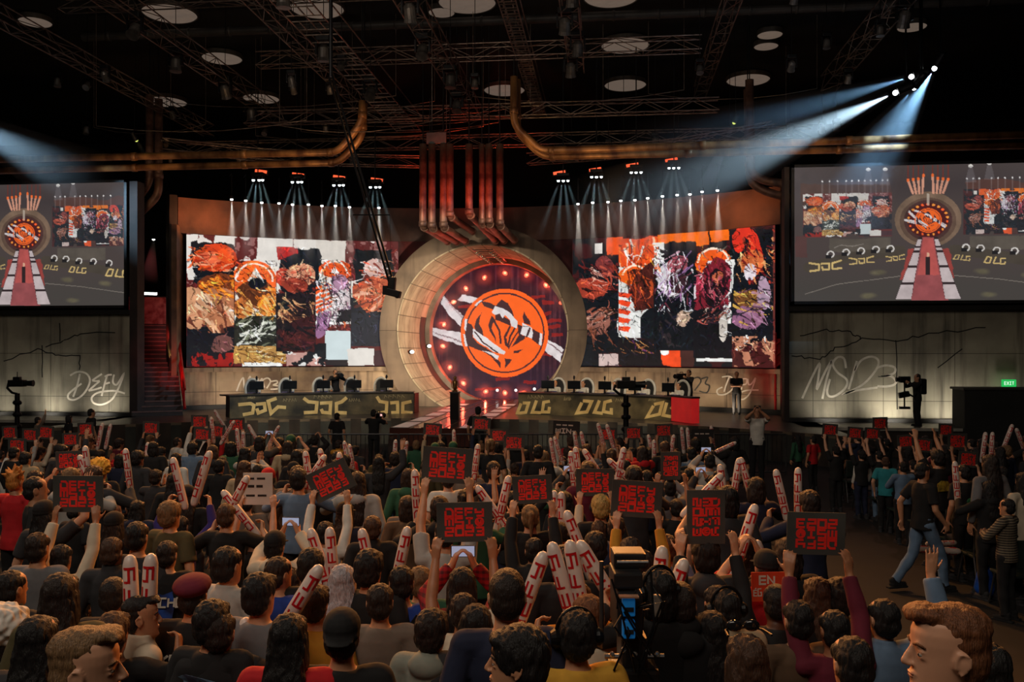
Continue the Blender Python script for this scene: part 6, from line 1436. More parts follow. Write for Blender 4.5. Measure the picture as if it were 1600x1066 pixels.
near = [
 (138, 1040, 92, 'down', 'quiff', 'light brown', 'black', 'person with short light brown hair looking right, cut off by the bottom edge', dict(turn=R_(-62), yaw=R_(-18), skin=0, face=True, collar='hood', sleeve='long')),
 (222, 962, 50, 'down', 'quiff', 'black', 'cream', 'person in cream zipped jacket with slicked black hair, looking up to the right', dict(turn=R_(-52), yaw=R_(-16), skin=1, face=True, sleeve='long', collar='stand')),
 (95, 930, 56, 'down', 'long', 'dark brown', 'olive', 'person with long dark brown hair in olive jacket behind the fluffy white hat', dict(sleeve='long', turn=.1)),
 (178, 930, 38, 'down', 'buzz', 'black', 'black', 'person with shaved nape in black t-shirt, beside the cream zipped jacket', dict(skin=0)),
 (20, 918, 42, 'down', 'short', 'black', 'black', 'person in black track jacket with short black hair at the far left edge', dict(sleeve='long', collar='stand', turn=-.35)),
 (10, 985, 56, 'down', 'bob', 'dark brown', 'light grey', 'person in fluffy white hat at the far left edge', dict(hat='fluffy', hatcol='white', sleeve='long', turn=-.2)),
 (176, 862, 36, 'down', 'short', 'brown', 'charcoal', 'person with brown hair and pink collar in charcoal jacket', dict(sleeve='long', collar='stand', skin=0)),
 (262, 866, 35, 'down', 'short', 'dark brown', 'black', 'person in black and blue jersey with white letters on the back', dict(skin=0)),
 (357, 882, 44, 'down', 'short', 'black', 'light grey', 'person in pale grey shirt with black hair, in front of the crossed sticks', dict(sleeve='long', collar='shirt', turn=-.4)),
 (303, 930, 48, 'down', 'short', 'black', 'black', 'person in maroon cap and black jersey with white letters', dict(hat='beret', hatcol='maroon')),
 (333, 972, 56, 'down', 'mop', 'black', 'black', 'person in black t-shirt with a blue picture printed on the back', dict(turn=-.25)),
 (407, 928, 50, 'down', 'medium', 'black', 'grey', 'person in grey jersey with black hair, right of the blue back print', dict(turn=-.35, skin=1)),
 (437, 895, 37, 'down', 'short', 'dark brown', 'blue', 'person in blue top behind the big tilted inflatable stick', dict(turn=-.6, skin=1)),
 (486, 884, 42, 'down', 'mop', 'black', 'black', 'person in black top with bushy black hair, left of the silver-purple hair', dict()),
 (535, 908, 40, 'down', 'long', 'silver', 'black', 'person with silver and purple dyed hair in black top', dict()),
 (578, 888, 44, 'down', 'mop', 'black', 'black', 'person in black top with bushy black hair, right of the silver-purple hair', dict(turn=-.3)),
 (493, 943, 43, 'down', 'medium', 'dark brown', 'mustard', 'person in mustard jacket with dark brown hair', dict(sleeve='long', turn=-.2)),
 (452, 996, 54, 'down', 'long', 'black', 'red', 'person in bright red t-shirt with long black hair', dict(turn=-.1)),
 (535, 992, 42, 'down', 'short', 'black', 'black', 'person in black back-to-front cap with white letters and bare nape', dict(hat='cap_back', hatcol='black', skin=1)),
 (594, 940, 40, 'down', 'short', 'dark brown', 'taupe', 'person in taupe jacket with dark brown hair', dict(sleeve='long')),
 (628, 910, 40, 'down', 'short', 'black', 'blue', 'person in blue jersey with a dark strap across the back', dict()),
 (676, 985, 54, 'down', 'mop', 'dark brown', 'sage grey', 'person in sage grey hoodie with bushy dark hair', dict(sleeve='long', collar='hood', turn=-.35)),
 (722, 915, 46, 'phone', 'long', 'black', 'red plaid', 'person in red plaid shirt with long black hair filming on a phone', dict(sleeve='long')),
 (792, 930, 62, 'down', 'buzz', 'dark brown', 'navy', 'big person in navy shirt with cropped dark hair', dict(sleeve='long', skin=1)),
 (806, 1030, 76, 'down', 'mop', 'black', 'charcoal', 'person with black hair turned left, in front of the navy shirt', dict(turn=R_(60), yaw=R_(20), skin=1, face=True)),
 (900, 992, 50, 'down', 'mop', 'black', 'yellow', 'person in yellow top with black hair wearing a headset', dict(turn=.1)),
 (902, 938, 40, 'down', 'short', 'brown', 'mustard', 'person in mustard jacket with brown hair left of the film camera', dict(sleeve='long', turn=.2)),
 (1028, 922, 54, 'lens', 'bob', 'black', 'black', 'person in black working the film camera, wearing headphones', dict(sleeve='long', turn=.25)),
 (1062, 955, 46, 'down', 'short', 'brown', 'mustard', 'person in orange-yellow jacket right of the film camera operator', dict(sleeve='long')),
 (1101, 866, 44, 'down', 'medium', 'black', 'charcoal', 'person in charcoal hooded top with a small white mark on the back', dict(sleeve='long', collar='hood')),
 (1134, 950, 48, 'down', 'short', 'black', 'beige', 'person in beige shirt with a radio headset', dict(sleeve='long', collar='shirt')),
 (1166, 1032, 52, 'down', 'bob', 'brown', 'black', 'person with brown hair and sunglasses pushed up on the head', dict(skin=1)),
 (1196, 886, 36, 'sign_', 'short', 'black', 'red', 'person in red top and black cap behind the orange card', dict(hat='cap', hatcol='black')),
 (1212, 942, 36, 'down', 'buzz', 'black', 'black', 'dark-skinned person in black t-shirt with a small white mark on the back', dict(skin=3)),
 (1246, 968, 42, 'down', 'short', 'black', 'brown', 'person in dark brown jacket with an orange-lit nape', dict(sleeve='long')),
 (1311, 932, 44, 'down', 'mop', 'black', 'brown', 'person in tan-brown jacket with black hair, near the aisle', dict(sleeve='long')),
 (1380, 966, 44, 'wave_r', 'short', 'black', 'denim', 'person in grey-blue denim jacket raising an open hand at the aisle', dict(sleeve='long', collar='shirt')),
 (1478, 1012, 98, 'down', 'quiff', 'ginger brown', 'striped', 'person with ginger-brown hair in striped top, profile turned left', dict(rzabs=YAW + R_(62), yaw=R_(22), skin=0, face=True, sleeve='long')),
 (1545, 1046, 60, 'down', 'short', 'black', 'black', 'person with black hair at the bottom edge, behind the ginger-haired profile', dict(turn=-.3, skin=2)),
 (1277, 930, 38, 'down', 'long', 'brown', 'black', 'person with long brown hair in front of the upside-down card', dict()),
 (1330, 1035, 60, 'down', 'short', 'black', 'brown', 'person in very dark brown coat at the bottom edge, right of the dark brown jacket', dict(sleeve='long')),
 (60, 1000, 48, 'down', 'long', 'black', 'charcoal', 'person with long black hair in charcoal top, beside the fluffy white hat', dict(sleeve='long')),
 (60, 855, 36, 'down', 'short', 'dark brown', 'grey', 'person in grey top with dark brown hair left of the white and red sleeves', dict()),
 (985, 862, 36, 'down', 'long', 'dark brown', 'mustard', 'person with long dark hair in mustard top behind the film camera', dict()),
 (930, 855, 36, 'down', 'mop', 'black', 'black', 'person in black top with bushy hair right of the trio of sticks', dict()),
 (25, 752, 27, 'down', 'spiky', 'orange', 'red', 'person in a spiky orange wig at the far left edge', dict()),
 (57, 764, 27, 'down', 'short', 'black', 'black', 'person in black beside the spiky orange wig', dict(turn=-.9)),
 (157, 734, 24, 'down', 'short', 'black', 'black', 'person in a fluffy bright yellow hat', dict(hat='fluffy', hatcol='yellow')),
 (455, 690, 15, 'down', 'long', 'black', 'grey', 'person in a small green cap near the barrier on the left', dict(hat='cap', hatcol='green')),
 (437, 693, 15, 'down', 'short', 'black', 'maroon', 'person in maroon top beside the small green cap', dict()),
 (680, 702, 15, 'down', 'short', 'black', 'black', 'person in a green cap before the end of the runway', dict(hat='cap_back', hatcol='green')),
 (708, 700, 15, 'down', 'short', 'black', 'white', 'person in white top and green cap right of the runway end', dict(hat='cap_back', hatcol='green')),
 (938, 792, 27, 'down', 'mop', 'blond', 'black', 'person with bushy golden blond hair behind the large black card', dict()),
 (215, 838, 35, 'down', 'short', 'black', 'charcoal', 'person in charcoal top with black hair left of the purple top', dict()),
 (1160, 862, 36, 'down', 'long', 'dark brown', 'red', 'person with long hair in red top beside the raised stick near the orange card', dict()),
]
HERO = {}
for (px, py, w_, pose, hair, hc, top, label, kw) in near:
    pose = {'sign_': 'phone'}.get(pose, pose); kw = dict(kw)
    HERO[px] = head_at(px, py, w_, pose, hair, hc, top, label, 'audience near the camera', **kw)

# ---- cards with red block lettering
CARD = M('card_black', s255(74, 74, 70), s255(58, 58, 55), 3, .75)
INK = M('red_ink', s255(255, 52, 42), s255(236, 40, 34), 4, .6)
PALE = M('pale_ink', s255(214, 200, 190), s255(186, 172, 162), 4, .6)
def card_meshes():
    mb = MB().box((0, 0, 0), (.42, .006, .30), None, .002)
    lt = MB()
    for side in (-1, 1):
        fn = lambda u, v, w, s=side: Vector((u * (1 if s < 0 else -1), s * (.0035 + w), v))
        for k, row in enumerate(('DEFY', 'MSI*', '2023')): letters(lt, row, -.142, .046 - k * .072, .054, .055, .0215, .0165, fn, .001)
    return mb, lt
cmb, clt = card_meshes()
c0 = cmb.build('placard', CARD); l0 = clt.build('lettering', INK, c0); CARD_ME, LET_ME = c0.data, l0.data
bpy.data.objects.remove(l0); bpy.data.objects.remove(c0)
def card(p, rz, roll, tilt, label, group, k=1.0):
    o = bpy.data.objects.new('placard', CARD_ME); COL.objects.link(o); o.location = p
    o.rotation_euler = (Matrix.Rotation(rz, 3, 'Z') @ Matrix.Rotation(tilt, 3, 'X') @ Matrix.Rotation(-roll, 3, 'Y')).to_euler(); o.scale = (k, 1, k); tag(o, label, 'sign', group)
    q = bpy.data.objects.new('lettering', LET_ME); COL.objects.link(q); q.parent = o; return o
tops = ['black'] * 16 + ['charcoal'] * 7 + ['navy'] * 4 + ['grey', 'grey', 'light grey', 'light grey', 'white', 'white', 'cream', 'beige', 'brown', 'brown', 'maroon', 'olive', 'taupe', 'denim', 'mustard', 'red', 'green']
hairs = [('short', 8), ('medium', 6), ('mop', 5), ('long', 6), ('bob', 4), ('tail', 2), ('bun', 1), ('buzz', 1)]
hairL = [h for h, n in hairs for _ in range(n)]
hcols = ['black'] * 9 + ['dark brown'] * 7 + ['brown'] * 2 + ['light brown']
HN = {'short': 'short', 'medium': 'thick', 'mop': 'bushy', 'long': 'long', 'bob': 'chin-length', 'tail': 'ponytailed', 'bun': 'top-knotted', 'buzz': 'cropped', 'spiky': 'spiky'}
def rand_look():
    h, c, t = rg.choice(hairL), rg.choice(hcols), rg.choice(tops); sl = rg.choice(['short', 'long', 'long']); co = rg.choice(['tee', 'tee', 'hood', 'shirt', 'stand']) if sl == 'long' else 'tee'
    return h, c, t, sl, co
PEND = []                                       # people whose label is written once their row is known
def auto(loc, rz, pose, legs, s, D, block, look=None, **kw):
    h, c, t, sl, co = look or rand_look()
    b = person(loc, rz, pose, legs, h, c, t, None, None, sleeve=sl, collar=co, s=s, skin=rg.choice([0, 1, 1, 1, 2]), trousers=rg.choice(['black', 'black', 'charcoal', 'denim', 'navy']), **kw)
    PEND.append((b, h, c, t, pose, D, block)); return b
def sign_at(px, py, wpx, roll, rot, label, look=None, kw=None, block='main', smin=.9, smax=1.06, zones=ZONES, tilt=0.0, hold=True, k=1.0, pose='sign'):
    hc_ = 2.13                                    # card centre above the feet of a standing holder
    Dg = .42 * k * FPX / wpx; D, step, legs, s = solve(py, Dg, hc_, smin, smax, zones)
    c = P(px, py, D); rz = YAW * .5 + face_to(c.x, c.y) * .5; d = Vector((-math.sin(rz), math.cos(rz), 0))
    kk = min(max(D / Dg, .8), 1.25) * k
    card(c, rz, math.radians(roll + rot), tilt, label, 'placards held up by the crowd', kk)
    if hold:
        b = c - d * .27 * s
        return auto((b.x, b.y, step), rz, pose, legs, s, D, block, look, **(kw or {}))
big = [(122, 772, 80, 0, 0, 'black card with red block letters held level over white and red sleeves', ('short', 'black', 'cream', 'long', 'tee')), (517, 751, 68, 26, 0, 'black card with red block letters tilted clockwise, left of the middle', ('medium', 'black', 'white', 'long', 'tee')),
 (699, 727, 78, -4, 0, 'widest of the black cards with red letters, held above the middle of the crowd', ('short', 'black', 'light grey', 'short', 'tee')), (726, 816, 74, 1, 0, 'black card with red letters above the person in red plaid', ('short', 'dark brown', 'cream', 'short', 'tee')),
 (832, 765, 58, 3, 0, 'black card with red letters right behind the pair of upright sticks', None), (930, 754, 60, 0, 0, 'black card with red letters next to a raised cream sleeve', ('medium', 'brown', 'cream', 'long', 'tee')),
 (995, 780, 80, -4, 0, 'large black card with red letters left of the sideways card', ('mop', 'dark brown', 'mustard', 'long', 'tee')), (1048, 728, 44, 0, 90, 'black card with its red letters running upwards, behind the large black card', None),
 (1103, 808, 66, 0, -90, 'black card with its red letters running sideways, held by spread hands', ('short', 'black', 'black', 'long', 'tee')), (1275, 834, 90, -2, 180, 'black card held upside down beside the aisle', ('short', 'black', 'maroon', 'long', 'tee'))]
for (px, py, w_, r, rot, lab, look) in big: sign_at(px, py, w_, r, rot, lab, look)
small = [(15, 676), (27, 697), (47, 680), (72, 676), (110, 687), (134, 671), (107, 720), (236, 669), (312, 659), (316, 679), (369, 664), (338, 674), (676, 672), (752, 663), (780, 681), (803, 692), (950, 679), (990, 677), (1037, 673)]
for i, (px, py) in enumerate(small): sign_at(px, py, 29 if py < 690 else 33, rg.uniform(-5, 5), 0, 'small far-off black card with red letters, %s from the left of the far cards' % ordi(i + 1), pose='sign')
# odd cards
def other_card(px, py, wpx, hpx, D, m, lines, label, roll=0, inkm=None, hold=None):
    step, legs, s = None, None, 1.0
    if hold: D, step, legs, s = solve(py, D, 2.10, .9, 1.06)
    c = P(px, py, D); W_, H_ = wpx * D / FPX, hpx * D / FPX; rz = YAW
    t = thing('placard', c, label, 'sign'); t.rotation_euler = (0, math.radians(roll), rz)
    MB().box((0, 0, 0), (W_, .008, H_), None, .002).build('card', m, t, local=True)
    for (txt, u, v, cw, chh, wd) in lines:
        lt = MB(); letters(lt, txt, u * W_, v * H_, cw * W_, chh * H_, cw * W_ * .32, wd * W_, lambda a, b, w: Vector((a, -.005 - w, b)), .001); lt.build('lettering', inkm or PALE, t, local=True)
    if hold:
        d = Vector((-math.sin(rz), math.cos(rz), 0)); b = c - d * .27 * s; auto((b.x, b.y, step), rz, 'sign', legs, s, D, 'main')
hp = HERO[1196].location; other_card(1201, 917, 54, 46, hp.dot(FWD) - .15, M('card_orange', s255(226, 70, 26), s255(200, 54, 22), 2, .7), [('EN', -.26, .10, .18, .26, .055), ('ÉG  IEA', -.44, -.30, .095, .24, .03)], 'bright orange card with white letters EN, held before a red top', -1, WHITEP)
other_card(885, 669, 42, 22, 18.4, M('card_dark', s255(30, 26, 28), s255(22, 20, 22), 3, .7), [('---', -.38, .10, .17, .2, .05), ('WIN-', -.38, -.36, .15, .30, .045)], 'narrow black card with the word WIN in pale letters', 3, None, True)
other_card(1098, 678, 34, 14, 19.0, MATS['card_dark'], [('---', -.36, -.2, .18, .4, .05)], 'thin black card with faint pale letters near the barrier on the right', 0, None, True)
other_card(403, 764, 46, 50, 9.6, M('card_white', s255(214, 206, 198), s255(190, 182, 174), 3, .7), [('--', -.40, .22, .28, .2, .07), ('--', -.34, -.02, .22, .2, .09), ('--', -.40, -.36, .30, .30, .07)], 'white card with thick black marks behind the crossed sticks', 0, M('black_ink', s255(24, 22, 24), s255(16, 15, 16), 4, .6), True)
right_signs = [(1297, 672, 29), (1336, 677, 27), (1363, 678, 28), (1375, 662, 30), (1415, 690, 30), (1443, 696, 30), (1478, 672, 30), (1496, 690, 38), (1513, 718, 24)]
ZR = [(9.0, 24, 0.0, 'stand')]
for i, (px, py, w_) in enumerate(right_signs): sign_at(px, py, w_ * .92, rg.uniform(-6, 6), 0, 'dim black card with dark red letters across the aisle, %s from the left' % ordi(i + 1), (rg.choice(['short', 'medium', 'mop']), 'black', 'black', 'short', 'tee'), None, 'right', .78, 1.0, ZR)

# ---- inflatable sticks
STK_M = M('stick_white', s255(230, 214, 204), s255(206, 188, 178), 5, .32)
STK_R = M('stick_red', s255(206, 22, 32), s255(170, 14, 26), 5, .35)
sm = MB().tube([(0, 0, -.02), (0, 0, 0), (0, 0, .03), (0, 0, .30), (0, 0, .52), (0, 0, .56), (0, 0, .575)], [.022, .034, .041, .044, .041, .030, .012], 16); so = sm.build('inflatable_stick', STK_M, None, True)
lt = MB()
def on_stick(side):
    def fn(u, v, w):
        a = u / .043 + side; r = .0435 + w; return Vector((r * math.sin(a), -r * math.cos(a), v))
    return fn
for side in (0, PI):
    f = on_stick(side); g = lambda u, v, w, f=f: f(-v, .06 + u, w)
    for i, c in enumerate('DEFY'):
        for st_ in GLY[c]:
            pts = []
            for q, r in zip(st_, st_[1:]):
                n_ = max(1, int(max(abs(q[0] - r[0]), abs(q[1] - r[1])) / .2)); pts += [(q[0] + (r[0] - q[0]) * k / n_, q[1] + (r[1] - q[1]) * k / n_) for k in range(n_)]
            pts.append(st_[-1]); lt.stroke([(.03 + i * .112 + x * .078, -.030 + y * .060) for x, y in pts], .0135, g, .0012)
lo = lt.build('lettering', STK_R, so); SME, SLM = so.data, lo.data; bpy.data.objects.remove(lo); bpy.data.objects.remove(so)
STICKS = []
def stick(a, b, label_=None):
    a, b = Vector(a), Vector(b); o = bpy.data.objects.new('inflatable_stick', SME); COL.objects.link(o); o.location = a
    d = (b - a); k = d.length / .565; q = d.to_track_quat('Z', 'Y').to_matrix()
    spin = Matrix.Rotation(rg.uniform(-.5, .5), 3, 'Z'); f = d.normalized(); x = Vector((1, 0, 0)); x = (x - f * x.dot(f)).normalized(); R = Matrix((x, f.cross(x), f)).transposed() @ spin
    o.rotation_euler = R.to_euler(); kk = min(max(k, .8), 1.25); o.scale = (kk, kk, k)
    l = bpy.data.objects.new('lettering', SLM); COL.objects.link(l); l.parent = o; STICKS.append((o, label_)); return o
HANDZ = 1.90
def stick_at(bx, by, tx, ty, block='main', zones=ZONES, holder=True, smin=.9, smax=1.08, hand='stick_r', Dforce=None, label=None):
    L = math.hypot(tx - bx, ty - by); ux, uy = (tx - bx) / L, (ty - by) / L
    D = stick_depth(L, ty) if zones is ZONES else solve(ty, min(max(.56 * FPX / L, 4.2), 21.5), 1.80 - .50 * uy, smin, smax, zones)[0]
    D = Dforce or D; b = P(tx, ty, D); a = P(bx, by, D); a = b + (a - b).normalized() * .565 * min(max((a - b).length / .565, .97), 1.15)
    stick(a, b, label)
    if holder:
        g = a.lerp(b, .16); return holder_for(g, D, hand, block, None, .235 if hand == 'stick_r' else -.235)
def stick_depth(L, ty):
    """far sticks by their length, near ones (whose lower half is hidden) by the height their tips reach"""
    if ty < 735: return solve(ty, min(max(.56 * FPX / L, 9), 21.5), 2.27, .9, 1.08)[0]
    lo, hi = (4.5, 4.95) if ty > 838 else ((5.3, 6.6) if ty > 770 else (6.0, 8.6)); return min(max(.56 * FPX / L, lo), hi)
def holder_for(g, D, hand, block, look, dx):
    step, legs = next(((z[2], z[3]) for z in ZONES if z[0] <= D < z[1]), (0, 'sit')) if block == 'main' else (0, 'stand')
    drop = SITDROP if legs == 'sit' else 0; h = g.z - step + drop; mid = h < 1.66
    s = (h - drop) / ((1.47 if mid else HANDZ) - drop); s = min(max(s, .84), 1.12); pose = {'stick_r': 'mid_r', 'stick_l': 'mid_l', 'both': 'mids'}[hand] if mid else hand
    rz = face_to(g.x, g.y); off = Matrix.Rotation(rz, 3, 'Z') @ Vector((dx * s, (.34 if mid else .23) * s, 0)); p = g - off
    return auto((p.x, p.y, step), rz, pose, legs, s, D, block, look)
def pair_at(A, B, look=None, block='main', zones=ZONES):
    """one person with a stick in each hand"""
    (ax, ay, atx, aty), (bx, by, btx, bty) = A, B; L = (math.hypot(atx - ax, aty - ay) + math.hypot(btx - bx, bty - by)) / 2
    ty = (aty + bty) / 2; D = stick_depth(L, ty); G = Vector()
    for (x, y, tx, ty) in (A, B):
        b = P(tx, ty, D); a = P(x, y, D); a = b + (a - b).normalized() * .565 * min(max((a - b).length / .565, .97), 1.15); stick(a, b); G += a.lerp(b, .16) / 2
    return holder_for(G, D, 'both', block, look, 0)
pairs = [((152, 703, 160, 662), (165, 700, 173, 663)), ((289, 792, 270, 716), (303, 788, 328, 706)), ((352, 812, 387, 745), (388, 818, 348, 768)), ((345, 694, 366, 658), (334, 692, 330, 652)), ((205, 936, 203, 870), (233, 938, 236, 868)), ((553, 738, 546, 695), (545, 736, 538, 690)),
 ((902, 702, 897, 676), (913, 700, 908, 675)), ((946, 704, 934, 662), (961, 706, 948, 664)), ((864, 810, 866, 768), (877, 812, 877, 770)), ((885, 932, 862, 850), (904, 922, 890, 847)), ((1229, 808, 1212, 735), (1247, 808, 1247, 732)), ((1068, 702, 1065, 668), (1077, 702, 1074, 669)),
 ((968, 735, 975, 700), (979, 746, 950, 718)), ((895, 736, 892, 706), (903, 733, 899, 700)), ((1150, 750, 1155, 717), (1166, 748, 1157, 716)), ((480, 728, 477, 706), (495, 732, 508, 712)), ((132, 735, 124, 712), (138, 743, 133, 698)), ((372, 692, 370, 670), (381, 700, 380, 675)), ((617, 710, 618, 688), (631, 720, 636, 690))]
looks = {1: ('short', 'black', 'purple', 'long', 'tee'), 2: ('short', 'brown', 'black', 'short', 'tee'), 9: ('short', 'ginger brown', 'cream', 'long', 'tee')}
for i, (A, B) in enumerate(pairs): pair_at(A, B, looks.get(i))
singles = [(228, 725, 231, 692), (352, 669, 335, 641), (404, 692, 388, 664), (199, 726, 196, 702), (418, 700, 436, 666), (505, 733, 500, 702), (532, 728, 530, 708), (710, 701, 709, 672), (741, 745, 747, 695), (780, 812, 795, 745), (650, 772, 648, 735), (496, 862, 485, 828), (520, 893, 515, 826), (575, 872, 565, 828), (627, 872, 637, 825),
 (458, 956, 500, 886), (373, 1032, 385, 968), (863, 703, 860, 685), (872, 701, 866, 683), (1018, 703, 1013, 680), (1116, 706, 1111, 666), (1122, 705, 1150, 692), (1049, 705, 1053, 680), (930, 731, 912, 703), (1022, 706, 1022, 688), (1130, 766, 1125, 727), (1105, 766, 1128, 742), (905, 852, 885, 800), (1170, 822, 1180, 790), (828, 925, 850, 865), (918, 870, 905, 848), (1030, 912, 1035, 856), (1045, 945, 1070, 876), (1190, 884, 1183, 846), (772, 798, 745, 760)]
for i, S_ in enumerate(singles): stick_at(*S_, hand='stick_r' if i % 2 else 'stick_l', holder=i != 16, Dforce=6.9 if i == 33 else None)
for i, S_ in enumerate([(1536, 706, 1540, 676), (1549, 706, 1551, 676), (1566, 706, 1582, 664), (1600, 702, 1588, 670), (1494, 748, 1492, 722)]): stick_at(*S_, block='right', zones=ZR, smin=.78, smax=1.05, hand='stick_r' if i % 2 else 'stick_l')

# ---- the rest of the standing and seated crowd, row by row
def busy(x, y, r): return any((x - a) ** 2 + (y - b) ** 2 < r * r for a, b, _ in PEOPLE)
LIMIT = 262
rows = [7.2, 8.2, 9.3, 10.4, 11.5, 12.6, 13.7, 14.8, 15.9, 17.2, 18.4, 19.6, 20.8]
cand = []
for D in rows:
    r = -800 * D / FPX - .2; k = 0
    while True:
        r += rg.uniform(.52, .70); q = EYE + FWD * (D + rg.uniform(-.22, .22)) + RGT * r
        if q.x > 1.75: break
        cand.append((q.x, q.y, D))
rg.shuffle(cand)
for (x, y, D) in cand:
    if len(PEOPLE) >= LIMIT: break
    Dx = Vector((x, y, 0)).dot(FWD)
    if busy(x, y, .46): continue
    z = next((z for z in ZONES if z[0] <= Dx < z[1]), None)
    if z is None: continue
    rz = face_to(x, y) + rg.uniform(-.35, .35); pose = rg.choice(['down'] * 7 + ['phone', 'clap', 'front', 'wave_r'])
    auto((x, y, z[2]), rz, pose, z[3], rg.uniform(.9, 1.03), Dx, 'main', hat=('cap' if rg.random() < .05 else None), hatcol=rg.choice(['red', 'white', 'black']))
# right-hand block across the aisle
def right_person(px, py, D, pose, hair, hc, top, label, turn=0.0, **kw):
    p = P(px, py, D); s = min(max((p.z) / 1.615, .74), 1.1); return person((p.x, p.y, 0), (face_to(p.x, p.y) if kw.get('rzabs') is None else kw.pop('rzabs')) + turn, pose, 'stand', hair, hc, top, label, 'audience across the aisle', s=s, **kw)
RP = [(1246, 688, 21.5, 'down', 'long', 'black', 'green', 'person in a long green jacket at the far end of the aisle', dict(sleeve='long')), (1310, 712, 19.6, 'down', 'short', 'black', 'black', 'person in black by the aisle, left of the white jacket', {}),
 (1346, 712, 17.6, 'down', 'long', 'black', 'white', 'person in white jacket and dark hair at the edge of the aisle', dict(sleeve='long', trousers='denim')), (1384, 722, 16.2, 'down', 'short', 'brown', 'teal', 'small person in teal t-shirt at the edge of the aisle', dict(turn=-.9, skin=0)),
 (1411, 730, 15.2, 'front', 'short', 'black', 'denim', 'small person in light blue top beside the walking person', dict(sleeve='long', turn=-.4)), (1464, 716, 13.6, 'sign', 'mop', 'black', 'black', 'person in black top with a yellow print behind the walking person', {}),
 (1505, 738, 12.8, 'down', 'short', 'black', 'black', 'person in black with a green badge print on the back', {}), (1546, 725, 12.0, 'down', 'long', 'dark brown', 'grey', 'person in grey shirt with long dark hair across the aisle', dict(sleeve='long')),
 (1598, 752, 11.6, 'down', 'long', 'black', 'cream', 'person in cream top at the far right edge', dict(sleeve='long')), (1573, 792, 10.9, 'front', 'short', 'black', 'plaid', 'person in brown plaid shirt at the right edge', dict(sleeve='long', collar='shirt', turn=.35, shoes='black')),
 (1270, 700, 21.0, 'down', 'short', 'black', 'red', 'person in red and black beside the green jacket', {}), (1325, 692, 20.4, 'down', 'medium', 'black', 'black', 'person in black with thick hair between the dim cards', {})]
for (px, py, D, pose, hair, hc, top, lab, kw) in RP: HERO[px] = right_person(px, py, D, pose, hair, hc, top, lab, **dict(kw))
b = P(1442, 916, 12.2); b.z = 0
HERO['walk'] = person(b, -PI / 2 + YAW + .25, 'walk', 'walk', 'short', 'black', 'black', 'person in black t-shirt and light jeans walking along the aisle', 'audience across the aisle', trousers='denim', shoes='black', skin=1, yaw=.1, s=1.02, face=False)
for D in (12.2, 13.6, 15, 16.4, 17.8, 19.2, 20.6, 22):
    for k in range(5):
        x, y = 5.6 + k * .72 + rg.uniform(-.12, .12), D + rg.uniform(-.2, .2)
        if PIX((x, y, 1.6))[0] > 1625 or busy(x, y, .5) or len(PEOPLE) > LIMIT + 26: continue
        auto((x, y, 0), face_to(x, y) + rg.uniform(-.3, .3), rg.choice(['down', 'down', 'phone', 'clap']), 'stand', rg.uniform(.74, .9), D, 'right', (rg.choice(['short', 'medium', 'long']), 'black', rg.choice(['black', 'black', 'charcoal', 'navy', 'maroon']), 'short', 'tee'))
# labels from rows and places in them
def label_rows(block, phrase, group):
    L = [q for q in PEND if q[6] == block]; edges = [0, 6.6, 7.7, 8.8, 9.9, 11, 12.1, 13.2, 14.3, 15.4, 16.6, 17.8, 19, 20.2, 30]
    rowsd = {}
    for q in L:
        i = sum(q[5] >= e for e in edges) - 1; rowsd.setdefault(i, []).append(q)
    order = sorted(rowsd, reverse=True)
    for n, i in enumerate(order):
        R2 = sorted(rowsd[i], key=lambda q: PIX(q[0].location + Vector((0, 0, 1.5)))[0])
        for k, (b2, h, c, t, pose, D, _) in enumerate(R2):
            b2['label'] = 'person, %s %s hair, %s top, %s from left, %s row %s' % (HN[h], c, t, ordi(k + 1), ordi(n + 1), phrase); b2['group'] = group
label_rows('main', 'from stage', 'standing and seated audience'); label_rows('right', 'across aisle', 'audience across the aisle')
free = sorted([q for q in STICKS], key=lambda q: PIX(q[0].location)[0])
for i, (o, _) in enumerate(free):
    x0 = PIX(o.location)[0]; R = o.rotation_euler.to_matrix(); tip = PIX(o.location + R @ Vector((0, 0, .5)))[0]; D = PIX(o.location)[2]
    lean = 'upright' if abs(tip - x0) < 4 else ('leaning left' if tip < x0 else 'leaning right')
    tag(o, 'white inflatable stick with red letters held %s, %s from the left among all sticks' % (lean, ordi(i + 1)), 'inflatable stick', 'inflatable sticks')
# ------------------------------------------------------------------ crew, players and small things
def crew(px, py_head, D, pose, hair, hc, top, label, z0=None, rz=None, cat_group='crew and players', **kw):
    p = P(px, py_head, D); base = 0 if z0 is None else z0; legs = kw.pop('legs', 'stand'); zh = 1.615 - (SITDROP if legs == 'sit' else 0)
    s = kw.pop('s', None) or min(max((p.z - base) / zh, .84), 1.08)
    return person((p.x, p.y, base), face_to(p.x, p.y) if rz is None else rz, pose, legs, hair, hc, top, label, cat_group, s=s, **kw)
crew(527, 651, 25.2, 'down', 'short', 'black', 'black', 'crew member in black standing before the stage, left of the one with a camera')
crew(584, 646, 25.2, 'lens', 'short', 'black', 'black', 'crew member in black with a lit camera before the stage')
crew(60, 657, 24.8, 'wave_r', 'short', 'black', 'taupe', 'person in taupe top spreading an arm before the letters DEFY', sleeve='long')
crew(108, 655, 25.4, 'down', 'bob', 'black', 'black', 'person in black with chin-length hair before the letters DEFY')
crew(143, 645, 25.4, 'down', 'short', 'black', 'black', 'tall person in black before the letters DEFY')
crew(747, 642, 24.6, 'down', 'short', 'black', 'black', 'person in black beside the end of the runway')
crew(1183, 644, 22.6, 'phone', 'short', 'black', 'white', 'person in white shirt photographing by the right-hand barrier', rz=YAW + PI * .92, face=True)
crew(1151, 590, 33.4, 'crossed', 'short', 'black', 'black', 'person in black with folded arms on stage before the letters DEFY', STZ, rz=PI * .94, s=.93, shoes='black')
